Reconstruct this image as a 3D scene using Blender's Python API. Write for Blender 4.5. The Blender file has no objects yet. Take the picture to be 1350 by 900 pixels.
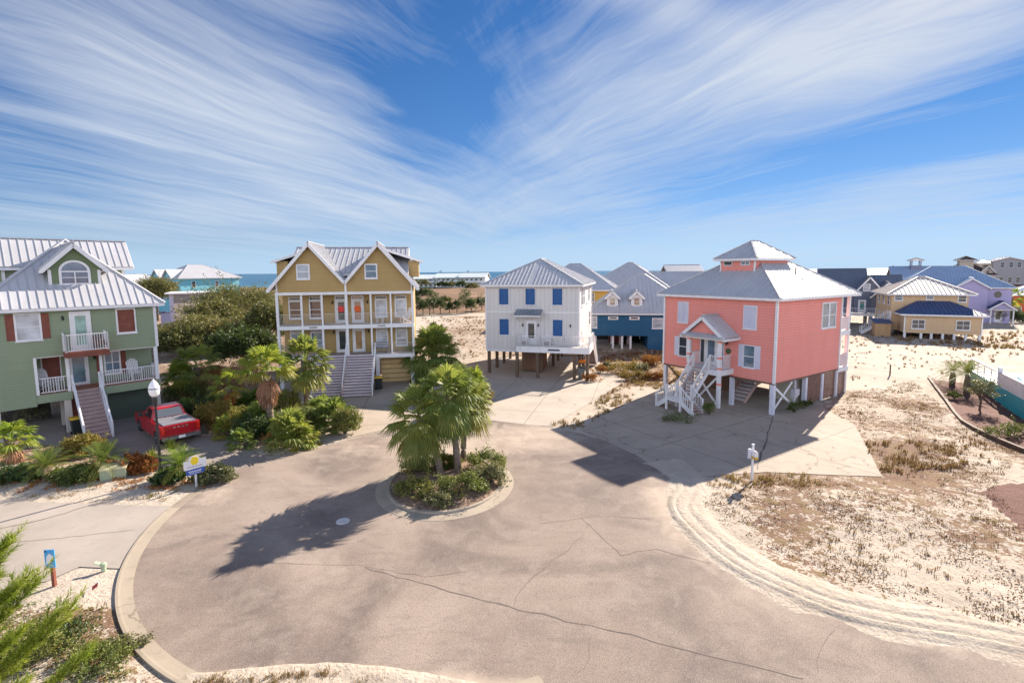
import bpy, math, random
import numpy as np
from mathutils import Vector, Matrix, noise
R = math.radians
rnd = random.Random(11)
C = bpy.context.scene.collection
S = bpy.context.scene

# ------------------------------------------------------------------ camera
CAM_H, PITCH, ROLL, FPX, PPY = 9.6, R(5.8), R(0.5), 650.0, 424.0
cam = bpy.data.cameras.new('camera')
cam.sensor_width = 36.0; cam.sensor_fit = 'HORIZONTAL'; cam.lens = 36.0 * FPX / 1350.0
cam.shift_y = -(450.0 - PPY) / 1350.0
cam.clip_start = 0.1; cam.clip_end = 90000.0
camo = bpy.data.objects.new('camera', cam); C.objects.link(camo)
camo.matrix_world = Matrix.Translation((0, 0, CAM_H)) @ Matrix.Rotation(R(90) - PITCH, 4, 'X') @ Matrix.Rotation(-ROLL, 4, 'Z')
S.camera = camo

# ------------------------------------------------------------------ sun, sky, exposure
SUN_AZ, SUN_EL = R(42.0), R(29.3)          # azimuth from +y towards +x
S.view_settings.view_transform = 'Standard'; S.view_settings.look = 'None'
S.view_settings.exposure = 1.79; S.view_settings.gamma = 1.0; S.view_settings.use_curve_mapping = False
S.render.engine = 'CYCLES'
S.cycles.use_denoising = True; S.cycles.denoising_prefilter = 'ACCURATE'
S.cycles.max_bounces = 6; S.cycles.diffuse_bounces = 3; S.cycles.glossy_bounces = 2
S.cycles.transmission_bounces = 3; S.cycles.transparent_max_bounces = 4
S.cycles.caustics_reflective = False; S.cycles.caustics_refractive = False
sl = bpy.data.lights.new('sun', 'SUN'); sl.energy = 3.5; sl.angle = R(0.5); sl.color = (1.0, 0.88, 0.74)
so = bpy.data.objects.new('sun', sl); C.objects.link(so)
sd = Vector((math.sin(SUN_AZ) * math.cos(SUN_EL), math.cos(SUN_AZ) * math.cos(SUN_EL), math.sin(SUN_EL)))
so.rotation_euler = sd.to_track_quat('Z', 'Y').to_euler()

class NT:
    """small node-tree writer"""
    def __init__(s, tree): s.t = tree; tree.nodes.clear()
    def n(s, typ, ins=None, **kw):
        nd = s.t.nodes.new(typ)
        for k, v in kw.items(): setattr(nd, k, v)
        for k, v in (ins or {}).items(): s.set(nd, k, v)
        return nd
    def set(s, nd, k, v):
        sock = nd.inputs[k]
        if hasattr(v, 'is_output') or isinstance(v, bpy.types.NodeSocket): s.t.links.new(v, sock)
        elif isinstance(v, bpy.types.Node): s.t.links.new(v.outputs[0], sock)
        else: sock.default_value = v
    def math(s, op, a, b=0.0, c=None, clamp=False):
        nd = s.n('ShaderNodeMath', operation=op, use_clamp=clamp); s.set(nd, 0, a); s.set(nd, 1, b)
        if c is not None: s.set(nd, 2, c)
        return nd.outputs[0]
    def mix(s, f, a, b, blend='MIX'):
        nd = s.n('ShaderNodeMix', data_type='RGBA', blend_type=blend, clamp_factor=True)
        s.set(nd, 0, f); s.set(nd, 6, a); s.set(nd, 7, b); return nd.outputs[2]
    def noise(s, vec, scale, detail=4, rough=0.55, dist=0.0):
        nd = s.n('ShaderNodeTexNoise', {'Scale': scale, 'Detail': detail, 'Roughness': rough, 'Distortion': dist})
        if vec is not None: s.set(nd, 'Vector', vec)
        return nd.outputs[0]
    def ramp(s, f, *stops):
        nd = s.n('ShaderNodeValToRGB', {'Fac': f}); e = nd.color_ramp.elements
        while len(e) < len(stops): e.new(0.5)
        for el, (p, c) in zip(e, stops):
            el.position = p; el.color = (*c, 1) if not isinstance(c, (int, float)) else (c, c, c, 1)
        return nd.outputs[0]
    def maprange(s, v, a, b, c=0.0, d=1.0, smooth=True):
        nd = s.n('ShaderNodeMapRange', {'Value': v, 'From Min': a, 'From Max': b, 'To Min': c, 'To Max': d}, interpolation_type='SMOOTHSTEP' if smooth else 'LINEAR')
        return nd.outputs[0]
    def vscale(s, vec, sc, loc=(0, 0, 0), rot=(0, 0, 0)):
        return s.n('ShaderNodeMapping', {'Vector': vec, 'Scale': sc, 'Location': loc, 'Rotation': rot}).outputs[0]

wd = bpy.data.worlds.new('World'); S.world = wd; wd.use_nodes = True
w = NT(wd.node_tree)
sky = w.n('ShaderNodeTexSky', sky_type='NISHITA', sun_disc=False, sun_elevation=SUN_EL, sun_rotation=SUN_AZ, altitude=0.0, air_density=0.8, dust_density=0.0, ozone_density=5.0)
gen = w.n('ShaderNodeTexCoord').outputs['Generated']
sep = w.n('ShaderNodeSeparateXYZ', {0: gen})
dx, dy, dz = sep.outputs
zc = w.math('MAXIMUM', dz, 0.0)
zz = w.math('ADD', zc, 0.10)
u = w.math('DIVIDE', dx, zz); v = w.math('DIVIDE', dy, zz)
uv = w.n('ShaderNodeCombineXYZ', {0: u, 1: v}).outputs[0]
warp = w.n('ShaderNodeTexNoise', {'Vector': w.vscale(uv, (0.9, 0.35, 1)), 'Scale': 1.0, 'Detail': 3})
wv = w.n('ShaderNodeVectorMath', {0: warp.outputs['Color'], 1: (0.5, 0.5, 0.5)}, operation='SUBTRACT').outputs[0]
wv = w.n('ShaderNodeVectorMath', {0: wv, 'Scale': 0.8}, operation='SCALE').outputs[0]
uvw = w.n('ShaderNodeVectorMath', {0: uv, 1: wv}, operation='ADD').outputs[0]
sx_ = w.n('ShaderNodeSeparateXYZ', {0: uvw}).outputs
def streak(th, k, l, off, det=9, rg=0.63, ds=0.4):
    """noise drawn out along the wind direction th (from +y towards +x)"""
    c_, s_ = math.cos(th), math.sin(th)
    ac = w.math('SUBTRACT', w.math('MULTIPLY', sx_[0], c_), w.math('MULTIPLY', sx_[1], s_)); al = w.math('ADD', w.math('MULTIPLY', sx_[0], s_), w.math('MULTIPLY', sx_[1], c_))
    return w.noise(w.n('ShaderNodeCombineXYZ', {0: w.math('MULTIPLY', ac, k), 1: w.math('MULTIPLY', al, l), 2: off}), 1.0, det, rg, ds)
def field(th, off):
    a_ = w.math('MULTIPLY', streak(th, 2.2, 0.40, off), 0.44); b_ = w.math('MULTIPLY', streak(th + R(7), 7.5, 0.75, off + 3), 0.27); c_ = w.math('MULTIPLY', streak(th - R(6), 20.0, 1.3, off + 6, 8, 0.7), 0.15)
    return w.math('ADD', w.math('ADD', a_, b_), c_)
side = w.maprange(w.math('DIVIDE', dx, w.math('MAXIMUM', dy, 0.15)), -0.30, 0.28)
fl, fr_ = field(R(24), 0.0), field(R(-36), 11.0)
st3 = w.noise(w.vscale(uvw, (1.0, 0.5, 1), loc=(7, 2, 0)), 1.6, 5, 0.55)
fib = w.math('ADD', w.math('ADD', w.math('MULTIPLY', fl, w.math('SUBTRACT', 1.0, side)), w.math('MULTIPLY', fr_, side)), w.math('MULTIPLY', st3, 0.14))
fib = w.math('ADD', w.math('MULTIPLY', w.math('SUBTRACT', fib, 0.5), 2.2), 0.5)
# cover of cloud by direction: a = sideways tangent, e = height tangent
yy = w.math('MAXIMUM', dy, 0.15)
A = w.math('DIVIDE', dx, yy); E = w.math('DIVIDE', dz, yy)
def blob(a, e, ra, re, rot=0.0):
    da = w.math('SUBTRACT', A, a); de = w.math('SUBTRACT', E, e)
    c, s_ = math.cos(rot), math.sin(rot)
    x = w.math('DIVIDE', w.math('ADD', w.math('MULTIPLY', da, c), w.math('MULTIPLY', de, s_)), ra)
    y = w.math('DIVIDE', w.math('SUBTRACT', w.math('MULTIPLY', de, c), w.math('MULTIPLY', da, s_)), re)
    r2 = w.math('ADD', w.math('MULTIPLY', x, x), w.math('MULTIPLY', y, y))
    return w.math('EXPONENT', w.math('MULTIPLY', r2, -1.0))
cov = w.math('ADD', 0.0, 0.10)
for a, e, ra, re, rot, k in ((-.72, .33, .42, .17, R(-18), .42), (-.40, .25, .26, .10, R(-20), .25), (-.15, .13, .55, .05, R(-4), .30), (.05, .23, .22, .07, R(-10), .18),
        (.48, .40, .52, .13, R(17), .52), (.95, .55, .40, .12, R(22), .40), (.25, .53, .22, .05, R(-20), .30), (.86, .17, .34, .035, R(10), .34),
        (.85, .115, .40, .022, R(4), .26), (-.80, .10, .50, .04, 0, .30), (-.12, .30, .17, .12, R(10), -.36), (-.05, .50, .30, .07, R(4), -.16), (-.55, .50, .40, .12, R(-15), .16), (.72, .22, .30, .045, R(10), -.22), (1.05, .34, .22, .08, R(20), -.25), (-1.05, .40, .25, .05, R(-25), -.22)):
    cov = w.math('ADD', cov, w.math('MULTIPLY', blob(a, e, ra, re, rot), k))
den = w.math('ADD', fib, w.math('SUBTRACT', cov, 0.30))
den = w.maprange(den, 0.22, 1.0, smooth=False)
den = w.math('MULTIPLY', den, 0.92)
# the whole sky vault keeps the sky texture's colour; thin high cloud is laid over it
hs = w.n('ShaderNodeHueSaturation', {'Hue': 0.507, 'Saturation': 1.18, 'Value': 0.37, 'Color': sky})
low = w.maprange(E, 0.0, 0.55, 1.0, 0.0, smooth=False)
# soften the glare round the sun the way the photograph's tone range does: c / (1 + k c)
cmp_ = w.n('ShaderNodeVectorMath', {0: hs.outputs[0], 1: (0.30, 0.24, 0.15)}, operation='MULTIPLY').outputs[0]
cmp_ = w.n('ShaderNodeVectorMath', {0: cmp_, 1: (1, 1, 1)}, operation='ADD').outputs[0]
skyc = w.n('ShaderNodeVectorMath', {0: hs.outputs[0], 1: cmp_}, operation='DIVIDE').outputs[0]
skyc = w.mix(w.maprange(E, 0.0, 0.10, 0.75, 0.0), skyc, (1.15, 1.75, 2.45, 1))
cloudc = w.mix(low, (1.85, 1.95, 2.15, 1), (1.45, 1.75, 2.15, 1))
skyc = w.mix(den, skyc, cloudc)
# behind the camera, away from the sun, unseen cloud is added as facade fill, a bright white veil
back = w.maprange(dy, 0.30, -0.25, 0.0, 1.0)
fill_veil = w.math('MULTIPLY', w.math('MULTIPLY', back, w.maprange(st3, 0.30, 0.62, 0.45, 1.0)), w.maprange(dz, -0.02, 0.10))
fill_veil = w.math('MULTIPLY', fill_veil, w.maprange(dz, 0.30, 0.65, 1.0, 0.05))
skyc = w.mix(w.math('MULTIPLY', fill_veil, 0.95), skyc, (5.2, 5.7, 6.8, 1))
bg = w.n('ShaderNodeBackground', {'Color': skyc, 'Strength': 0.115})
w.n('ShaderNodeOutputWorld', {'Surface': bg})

# ------------------------------------------------------------------ helpers
def G(px, py, z=0.0):
    """ground point (metres) seen at a photo pixel; used only to lay out the site plan"""
    x = (px - 675) / FPX; y = -(py - PPY) / FPX
    c, s_ = math.cos(-ROLL), math.sin(-ROLL); x, y = c * x - s_ * y, s_ * x + c * y
    d = (x, math.cos(PITCH) + y * math.sin(PITCH), -math.sin(PITCH) + y * math.cos(PITCH))
    t = (z - CAM_H) / d[2]
    return Vector((d[0] * t, d[1] * t, z))

class MB:
    def __init__(s): s.v = []; s.f = []; s.m = []; s.t = []; s.cur = 0; s.tint = 0.5
    def add(s, vs, fs):
        b = len(s.v); s.v.extend([tuple(p) for p in vs])
        for f in fs: s.f.append(tuple(i + b for i in f)); s.m.append(s.cur); s.t.append(s.tint)
    def poly(s, pts): s.add(pts, [tuple(range(len(pts)))])
    def box(s, x0, x1, y0, y1, z0, z1, fr=None):
        p = [(x, y, z) for z in (z0, z1) for y in (y0, y1) for x in (x0, x1)]
        if fr: p = [fr(*q) for q in p]
        s.add(p, [(0, 2, 3, 1), (4, 5, 7, 6), (0, 1, 5, 4), (1, 3, 7, 5), (3, 2, 6, 7), (2, 0, 4, 6)])
    def beam(s, p, q, wd_, h, up=(0, 0, 1)):
        p, q = Vector(p), Vector(q); d = (q - p).normalized(); up = Vector(up)
        sx = d.cross(up)
        if sx.length < 1e-4: sx = d.cross(Vector((1, 0, 0)))
        sx.normalize(); uz = sx.cross(d).normalized()
        vs = [o + sx * a * wd_ / 2 + uz * b * h / 2 for o in (p, q) for a, b in ((-1, -1), (1, -1), (1, 1), (-1, 1))]
        s.add(vs, [(0, 1, 2, 3), (7, 6, 5, 4), (0, 4, 5, 1), (1, 5, 6, 2), (2, 6, 7, 3), (3, 7, 4, 0)])
    def tube(s, pts, rad, n=8, cap=True):
        pts = [Vector(p) for p in pts]
        if isinstance(rad, (int, float)): rad = [rad] * len(pts)
        vs = []; ref = Vector((0, 0, 1))
        for i, p in enumerate(pts):
            d = (pts[min(i + 1, len(pts) - 1)] - pts[max(i - 1, 0)]).normalized()
            a = d.cross(ref)
            if a.length < 0.05: a = d.cross(Vector((1, 0, 0)))
            a.normalize(); b = d.cross(a)
            vs += [p + (a * math.cos(2 * math.pi * k / n) + b * math.sin(2 * math.pi * k / n)) * rad[i] for k in range(n)]
        fs = [(i * n + k, i * n + (k + 1) % n, (i + 1) * n + (k + 1) % n, (i + 1) * n + k) for i in range(len(pts) - 1) for k in range(n)]
        if cap: fs += [tuple(range(n))[::-1], tuple((len(pts) - 1) * n + k for k in range(n))]
        s.add(vs, fs)
    def lathe(s, prof, c=(0, 0, 0), n=20, axis='z'):
        vs = []
        for r_, h in prof:
            for k in range(n):
                a = 2 * math.pi * k / n; x, y = r_ * math.cos(a), r_ * math.sin(a)
                vs.append((c[0] + x, c[1] + y, c[2] + h) if axis == 'z' else (c[0] + x, c[1] + h, c[2] + y))
        m = len(prof)
        fs = [(i * n + k, i * n + (k + 1) % n, (i + 1) * n + (k + 1) % n, (i + 1) * n + k) for i in range(m - 1) for k in range(n)]
        fs += [tuple(range(n))[::-1], tuple((m - 1) * n + k for k in range(n))]
        s.add(vs, fs)
    def extrude(s, pts, vec):
        n = len(pts); vec = Vector(vec); a = [Vector(p) for p in pts]; b = [p + vec for p in a]
        s.add(a + b, [tuple(range(n))[::-1], tuple(range(n, 2 * n))] + [(i, (i + 1) % n, n + (i + 1) % n, n + i) for i in range(n)])
    def build(s, name, mat, parent=None, smooth=False, attr=False):
        me = bpy.data.meshes.new(name)
        me.from_pydata(s.v, [], s.f)
        mats = mat if isinstance(mat, (list, tuple)) else [mat]
        for m_ in mats: me.materials.append(m_)
        n = len(s.f)
        if len(mats) > 1: me.polygons.foreach_set('material_index', s.m)
        if smooth: me.polygons.foreach_set('use_smooth', [True] * n)
        if attr:
            at = me.attributes.new('tint', 'FLOAT', 'FACE'); at.data.foreach_set('value', s.t)
        o = bpy.data.objects.new(name, me); C.objects.link(o)
        if parent: o.parent = parent
        return o

def fixn(o):
    import bmesh
    b = bmesh.new(); b.from_mesh(o.data); bmesh.ops.recalc_face_normals(b, faces=b.faces); b.to_mesh(o.data); b.free()
    return o
def empty(name, loc, yaw=0.0):
    o = bpy.data.objects.new(name, None); C.objects.link(o); o.location = loc; o.rotation_euler = (0, 0, yaw); o.empty_display_size = 0.3
    return o
def tag(o, label, cat, group=None, kind=None):
    o['label'] = label; o['category'] = cat
    if group: o['group'] = group
    if kind: o['kind'] = kind
    return o
def struct(o, kind='structure'): o['kind'] = kind; return o
def copy_tree(o, parent=None):
    c = o.copy(); C.objects.link(c)
    if parent: c.parent = parent
    for ch in list(o.children): copy_tree(ch, c)
    return c
def frame(o, u, n=None):
    """local frame of a facade: a along u, b out along n, z up"""
    o = Vector(o); u = Vector((u[0], u[1], 0)).normalized(); n = Vector((u.y, -u.x, 0)) if n is None else Vector(n)
    f = lambda a, b, z: tuple(o + u * a + n * b + Vector((0, 0, z)))
    f.u = u; f.n = n; f.o = o
    return f

# ------------------------------------------------------------------ materials
_mc = {}
def pmat(name, col, rough=0.6, var=0.12, vscale=1.2, bump=0.0, bscale=30.0, metal=0.0, spec=0.5, streak=False, coat=0.0, dirt=0.0):
    if name in _mc: return _mc[name]
    m = bpy.data.materials.new(name); m.use_nodes = True; t = NT(m.node_tree)
    oc = t.n('ShaderNodeTexCoord').outputs['Object']
    vec = t.vscale(oc, (1, 1, 0.25)) if streak else oc
    f = t.noise(vec, vscale, 5, 0.6)
    c = Vector(col); lo = c * (1 - var); hi = c * (1 + var * 0.8)
    base = t.ramp(f, (0.3, tuple(lo)), (0.7, tuple(min(x, 0.95) for x in hi)))
    if dirt:
        d = t.maprange(t.noise(t.vscale(oc, (2.2, 2.2, 0.35)), 1.6, 6, 0.65), 0.5, 0.78)
        base = t.mix(t.math('MULTIPLY', d, dirt), base, (0.16, 0.12, 0.09, 1))
    p = t.n('ShaderNodeBsdfPrincipled', {'Base Color': base, 'Roughness': rough, 'Metallic': metal, 'Specular IOR Level': spec, 'Coat Weight': coat})
    if bump:
        t.set(p, 'Normal', t.n('ShaderNodeBump', {'Height': t.noise(oc, bscale, 3), 'Strength': bump, 'Distance': 0.02}))
    t.n('ShaderNodeOutputMaterial', {'Surface': p}); _mc[name] = m
    return m
def siding(name, col, pitch=0.17, axis='z', rough=0.6, var=0.07, depth=0.45):
    if name in _mc: return _mc[name]
    m = bpy.data.materials.new(name); m.use_nodes = True; t = NT(m.node_tree)
    oc = t.n('ShaderNodeTexCoord').outputs['Object']; sp = t.n('ShaderNodeSeparateXYZ', {0: oc})
    if axis == 'z': h = sp.outputs[2]
    else: h = t.math('ADD', sp.outputs[0], sp.outputs[1])
    saw = t.math('FRACT', t.math('DIVIDE', h, pitch))
    if axis == 'z':
        hgt = t.math('SUBTRACT', 1.0, saw); groove = t.maprange(saw, 0.80, 0.98)
    else:
        hgt = t.maprange(t.math('ABSOLUTE', t.math('SUBTRACT', saw, 0.5)), 0.38, 0.44); groove = t.math('MULTIPLY', hgt, 0.25)
    f = t.noise(t.vscale(oc, (1, 1, 0.3)), 1.3, 6, 0.62)
    c = Vector(col)
    base = t.ramp(f, (0.28, tuple(c * (1 - var))), (0.72, tuple(c * (1 + var))))
    row = t.n('ShaderNodeTexWhiteNoise', {'Vector': t.n('ShaderNodeCombineXYZ', {0: t.math('FLOOR', t.math('DIVIDE', h, pitch))})}, noise_dimensions='3D').outputs[0]
    base = t.mix(t.math('MULTIPLY', row, 0.10), base, (*(c * 0.6), 1))
    base = t.mix(t.math('MULTIPLY', groove, 0.55), base, (*(c * 0.45), 1))
    st_ = t.maprange(t.noise(t.vscale(oc, (1.6, 1.6, 0.16)), 1.5, 7, 0.7), 0.50, 0.75)
    base = t.mix(t.math('MULTIPLY', st_, 0.16), base, (*(c * 0.5 + Vector((0.03, 0.025, 0.02))), 1))
    fade_ = t.maprange(t.noise(oc, 0.45, 4, 0.6), 0.45, 0.7)
    base = t.mix(t.math('MULTIPLY', fade_, 0.12), base, (*(c * 0.8 + Vector((0.14, 0.14, 0.14))), 1))
    p = t.n('ShaderNodeBsdfPrincipled', {'Base Color': base, 'Roughness': rough, 'Specular IOR Level': 0.3})
    t.set(p, 'Normal', t.n('ShaderNodeBump', {'Height': hgt, 'Strength': depth, 'Distance': 0.02}))
    t.n('ShaderNodeOutputMaterial', {'Surface': p}); _mc[name] = m
    return m
def glassmat(name, col, rough=0.05, blinds=0.0):
    if name in _mc: return _mc[name]
    m = bpy.data.materials.new(name); m.use_nodes = True; t = NT(m.node_tree)
    oc = t.n('ShaderNodeTexCoord').outputs['Object']; sp = t.n('ShaderNodeSeparateXYZ', {0: oc})
    f = t.noise(oc, 1.4, 4); c = Vector(col)
    base = t.ramp(f, (0.35, tuple(c * 0.65)), (0.68, tuple(c * 1.3)))
    if blinds:
        st = t.math('FRACT', t.math('MULTIPLY', sp.outputs[2], 16.0))
        base = t.mix(t.math('MULTIPLY', t.maprange(st, 0.6, 0.95), blinds), base, (*(c * 0.45), 1))
    p = t.n('ShaderNodeBsdfPrincipled', {'Base Color': base, 'Roughness': rough, 'Specular IOR Level': 0.9, 'Coat Weight': 0.6, 'Coat Roughness': 0.03})
    t.n('ShaderNodeOutputMaterial', {'Surface': p}); _mc[name] = m
    return m
def leafmat(name, *stops, trans=0.3, rough=0.5, spec=0.35):
    if name in _mc: return _mc[name]
    m = bpy.data.materials.new(name); m.use_nodes = True; t = NT(m.node_tree)
    at = t.n('ShaderNodeAttribute', attribute_name='tint').outputs['Fac']
    f = t.math('ADD', at, t.math('MULTIPLY', t.math('SUBTRACT', t.noise(t.n('ShaderNodeTexCoord').outputs['Object'], 2.2, 3), 0.5), 0.25))
    base = t.ramp(f, *stops)
    p = t.n('ShaderNodeBsdfPrincipled', {'Base Color': base, 'Roughness': rough, 'Specular IOR Level': spec})
    tr = t.n('ShaderNodeBsdfTranslucent', {'Color': t.mix(0.35, base, (0.30, 0.32, 0.03, 1), 'ADD')})
    mx = t.n('ShaderNodeMixShader', {0: trans, 1: p.outputs[0], 2: tr.outputs[0]})
    t.n('ShaderNodeOutputMaterial', {'Surface': mx}); _mc[name] = m
    return m
WHITE = pmat('white paint', (0.74, 0.73, 0.74), 0.5, 0.08, 2.0, dirt=0.12)
METAL = pmat('galvanised roof metal', (0.50, 0.50, 0.52), 0.42, 0.08, 0.8, metal=0.08, streak=True, dirt=0.10)
METALD = pmat('blue grey roof metal', (0.20, 0.24, 0.30), 0.45, 0.10, 0.8, metal=0.3, streak=True)
CONC = None
GLASS = glassmat('dark window glass', (0.05, 0.06, 0.07))
BLIND = glassmat('glass over white blinds', (0.46, 0.50, 0.56), 0.12, 0.5)
BLUEGLASS = glassmat('blue reflecting glass', (0.12, 0.19, 0.26), 0.06)
CURTAIN = glassmat('glass over brown curtain', (0.10, 0.045, 0.03), 0.1)
WOOD = pmat('weathered brown wood', (0.17, 0.095, 0.06), 0.75, 0.3, 3.0, 0.3, 20)
WOODRED = pmat('red cedar boards', (0.20, 0.055, 0.032), 0.65, 0.25, 3.0, 0.3, 20)
PILING = pmat('treated timber piling', (0.13, 0.085, 0.055), 0.8, 0.3, 3.0, 0.4, 25)
TREAD = pmat('pale pinkish deck boards', (0.50, 0.34, 0.30), 0.7, 0.15, 2.5, 0.2, 20)
BLACK = pmat('black painted metal', (0.015, 0.016, 0.02), 0.35, 0.2)
DARKP = pmat('dark plastic', (0.03, 0.035, 0.035), 0.45, 0.2)
YELLOWP = pmat('yellow plastic lid', (0.75, 0.45, 0.02), 0.45, 0.1)
CHROME = pmat('chrome', (0.65, 0.65, 0.67), 0.15, 0.05, metal=1.0)
# ------------------------------------------------------------------ ground, road, drives, sea
CDS = Vector((-3.36, 20.61)); CDR = 10.52
ISL = Vector((-3.09, 21.75)); IRX, IRY = 3.09, 3.5
def sstep(a, b, x):
    t = min(max((x - a) / (b - a), 0.0), 1.0) if a != b else float(x > a)
    return t * t * (3 - 2 * t)
def inpoly(x, y, P):
    c = False; j = len(P) - 1
    for i in range(len(P)):
        if (P[i][1] > y) != (P[j][1] > y) and x < (P[j][0] - P[i][0]) * (y - P[i][1]) / (P[j][1] - P[i][1]) + P[i][0]: c = not c
        j = i
    return c
def pdist(x, y, P):
    best = 1e9; n = len(P)
    for i in range(n):
        ax, ay = P[i][:2]; bx, by = P[(i + 1) % n][:2]; ex, ey = bx - ax, by - ay
        t = max(0, min(1, ((x - ax) * ex + (y - ay) * ey) / (ex * ex + ey * ey + 1e-9)))
        d = (x - ax - t * ex) ** 2 + (y - ay - t * ey) ** 2
        if d < best: best = d
    return math.sqrt(best)
def px(*q): return [tuple(G(*p)[:2]) for p in q]
def smooth_line(P, k=6):
    out = []
    for i in range(len(P) - 1):
        p0, p1, p2, p3 = [Vector(P[min(max(j, 0), len(P) - 1)]) for j in (i - 1, i, i + 1, i + 2)]
        for s_ in range(k):
            t = s_ / k
            out.append(tuple(0.5 * (2 * p1 + (p2 - p0) * t + (2 * p0 - 5 * p1 + 4 * p2 - p3) * t * t + (3 * p1 - p0 - 3 * p2 + p3) * t ** 3)))
    out.append(tuple(P[-1])); return out
arc = [(CDS.x + CDR * math.cos(a), CDS.y + CDR * math.sin(a)) for a in [R(176 + i * 4) for i in range(28)]]   # left rim, going towards the camera
edge_r = smooth_line(px((770, 572), (840, 598), (884, 634), (878, 662), (890, 690), (925, 728), (990, 770), (1090, 812), (1200, 842), (1350, 870)) + [(17.0, 8.8), (26, 4.5), (45, -4)])
edge_t = px((272, 641), (300, 622), (345, 607), (400, 594), (450, 581), (505, 568), (560, 556), (640, 552), (700, 559))
ROAD = edge_t + edge_r + [(45, -14), (20, -3), (8, 4.5), (2.5, 8.6)] + arc[::-1]
DRIVES = {
 'green': px((-60, 560), (60, 540), (215, 527), (262, 566), (320, 585), (352, 604), (300, 624), (272, 641), (262, 618), (180, 612), (110, 592), (40, 584), (-60, 590)),
 'pad': [(-40, 22.6)] + px((0, 660), (110, 664), (226, 667)) + [(CDS.x + (CDR + .40) * math.cos(R(a)), CDS.y + (CDR + .40) * math.sin(R(a))) for a in (185, 193, 201, 209)] + px((105, 747), (62, 766), (-60, 790)) + [(-40, 14.5)],
 'tan': px((385, 545), (420, 497), (520, 487), (560, 497), (560, 520), (540, 545), (505, 567), (455, 578), (430, 560)),
 'white': px((640, 500), (655, 470), (790, 470), (792, 486), (826, 501), (780, 530), (724, 562), (700, 560), (640, 553), (636, 530)),
 'pink': px((764, 566), (800, 545), (862, 516), (930, 488), (1040, 490), (1090, 540), (1127, 560), (1142, 588), (1163, 628), (1100, 626), (1010, 622), (930, 628), (890, 636), (840, 600)),
}
COREP = [ROAD] + list(DRIVES.values())
HEDGES = []
def veg(x, y):
    """how much of the sand is covered by dry weeds"""
    n1 = noise.noise(Vector((x * .11, y * .11, 3.1))) * .5 + .5; n2 = noise.noise(Vector((x * .45, y * .45, 7.7))) * .5 + .5
    d = math.hypot(x, y); val = 0.0
    if y > 100: val = sstep(100, 125, y) * (0.62 + .5 * n1)          # brown heath behind the dunes
    if y > 300: val *= 1 - .5 * sstep(330, 352, y)
    if x > 7 and y < 60:                                            # lot right of the pink house
        n3 = noise.noise(Vector((x * .24, y * .24, 17.3))) * .5 + .5; val = max(val, -.05 + .70 * n3 + .22 * n2)
        dd_ = ((x - 20.5) / 4.5) ** 2 + ((y - 25.5) / 2.4) ** 2; val = max(val, .75 * math.exp(-dd_)); dd_ = ((x - 13.5) / 4.5) ** 2 + ((y - 21.2) / .9) ** 2; val = max(val, .7 * math.exp(-dd_)); val *= .45 + .55 * sstep(11, 17.5, y)
    if 4 < x < 26 and 40 < y < 60: val = max(val, .35 + .35 * n2)
    if 26 < x and 38 < y < 62: val *= .55
    if -14 < x < 2 and 50 < y < 105: val = max(val, .22 + .4 * n1)
    if x < -4 and y < 13.5: val = max(val, .22 + .42 * n2)
    if x > 20 and 60 < y < 100: val = max(val, .35 * n1 + .2)
    if x < -20 and y > 24: val = max(val, .5)
    return val
def gz(x, y):
    d = 1e9
    if math.hypot(x, y) < 70:
        for P in COREP:
            if inpoly(x, y, P): return 0.0
            d = min(d, pdist(x, y, P))
            if d < .05: return 0.0
    k = sstep(.2, 3.0, d)
    h = (noise.noise(Vector((x * .16, y * .16, 1))) + .45) * .16 + (noise.noise(Vector((x * .7, y * .7, 5))) + .3) * .055
    near = sstep(40, 10, math.hypot(x, y))
    h += near * max(0, noise.noise(Vector((x * 1.9, y * 1.9, 9)))) * .07
    if y > 60: h += sstep(60, 110, y) * (noise.noise(Vector((x * .03, y * .05, 2))) + .2) * 1.0
    if y > 335: h = h * (1 - sstep(335, 360, y)) - sstep(345, 400, y) * 3.0
    return k * max(h, -3.2) if y < 335 else h
# one sheet of sand from under the camera to beyond the horizon
me = bpy.data.meshes.new('ground')
rs = [0.0]; r_ = 1.5
while r_ < 420: rs.append(r_); r_ *= 1.0135
rs += [600, 1500, 6000, 30000, 80000]
ths = [R(-64 + i * 0.40) for i in range(321)]
a = R(64)
while a < R(296 - 3): a += R(4); ths.append(a)
nt = len(ths); vs = [(0, 0, 0)]; vg = [0.0]; ml = [0.0]
PA_, PB_ = Vector((37.9, 40.2)), Vector((32.36, 30.4)); PU_ = (PB_ - PA_).normalized()
BEDR = px((1224, 500), (1240, 520), (1262, 555), (1300, 577), (1350, 596)) + [tuple(PB_ + PU_ * 4), tuple(PB_), tuple(PA_)]
GRAVEL = px((1293, 650), (1320, 641), (1360, 640), (1420, 650), (1420, 720), (1350, 702), (1318, 676))
def mulch(x, y):
    if not (17 < x < 40 and 15 < y < 43): return 0.0
    return 1.0 if inpoly(x, y, BEDR) or inpoly(x, y, GRAVEL) else 0.0
for r_ in rs[1:]:
    for th in ths:
        x, y = r_ * math.sin(th), r_ * math.cos(th)
        if r_ > 450: vs.append((x, y, -3.0 if y > 335 else 0.0)); vg.append(.6); ml.append(0)
        else:
            fr = abs(th) < R(64.5)
            vs.append((x, y, (gz(x, y) - .012) if fr else -.012)); vg.append(veg(x, y) if fr else .3); ml.append(mulch(x, y) if fr else 0)
fs = [(0, 1 + (j + 1) % nt, 1 + j) for j in range(nt)]
for i in range(len(rs) - 2):
    b0, b1 = 1 + i * nt, 1 + (i + 1) * nt
    fs += [(b0 + j, b0 + (j + 1) % nt, b1 + (j + 1) % nt, b1 + j) for j in range(nt)]
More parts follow.
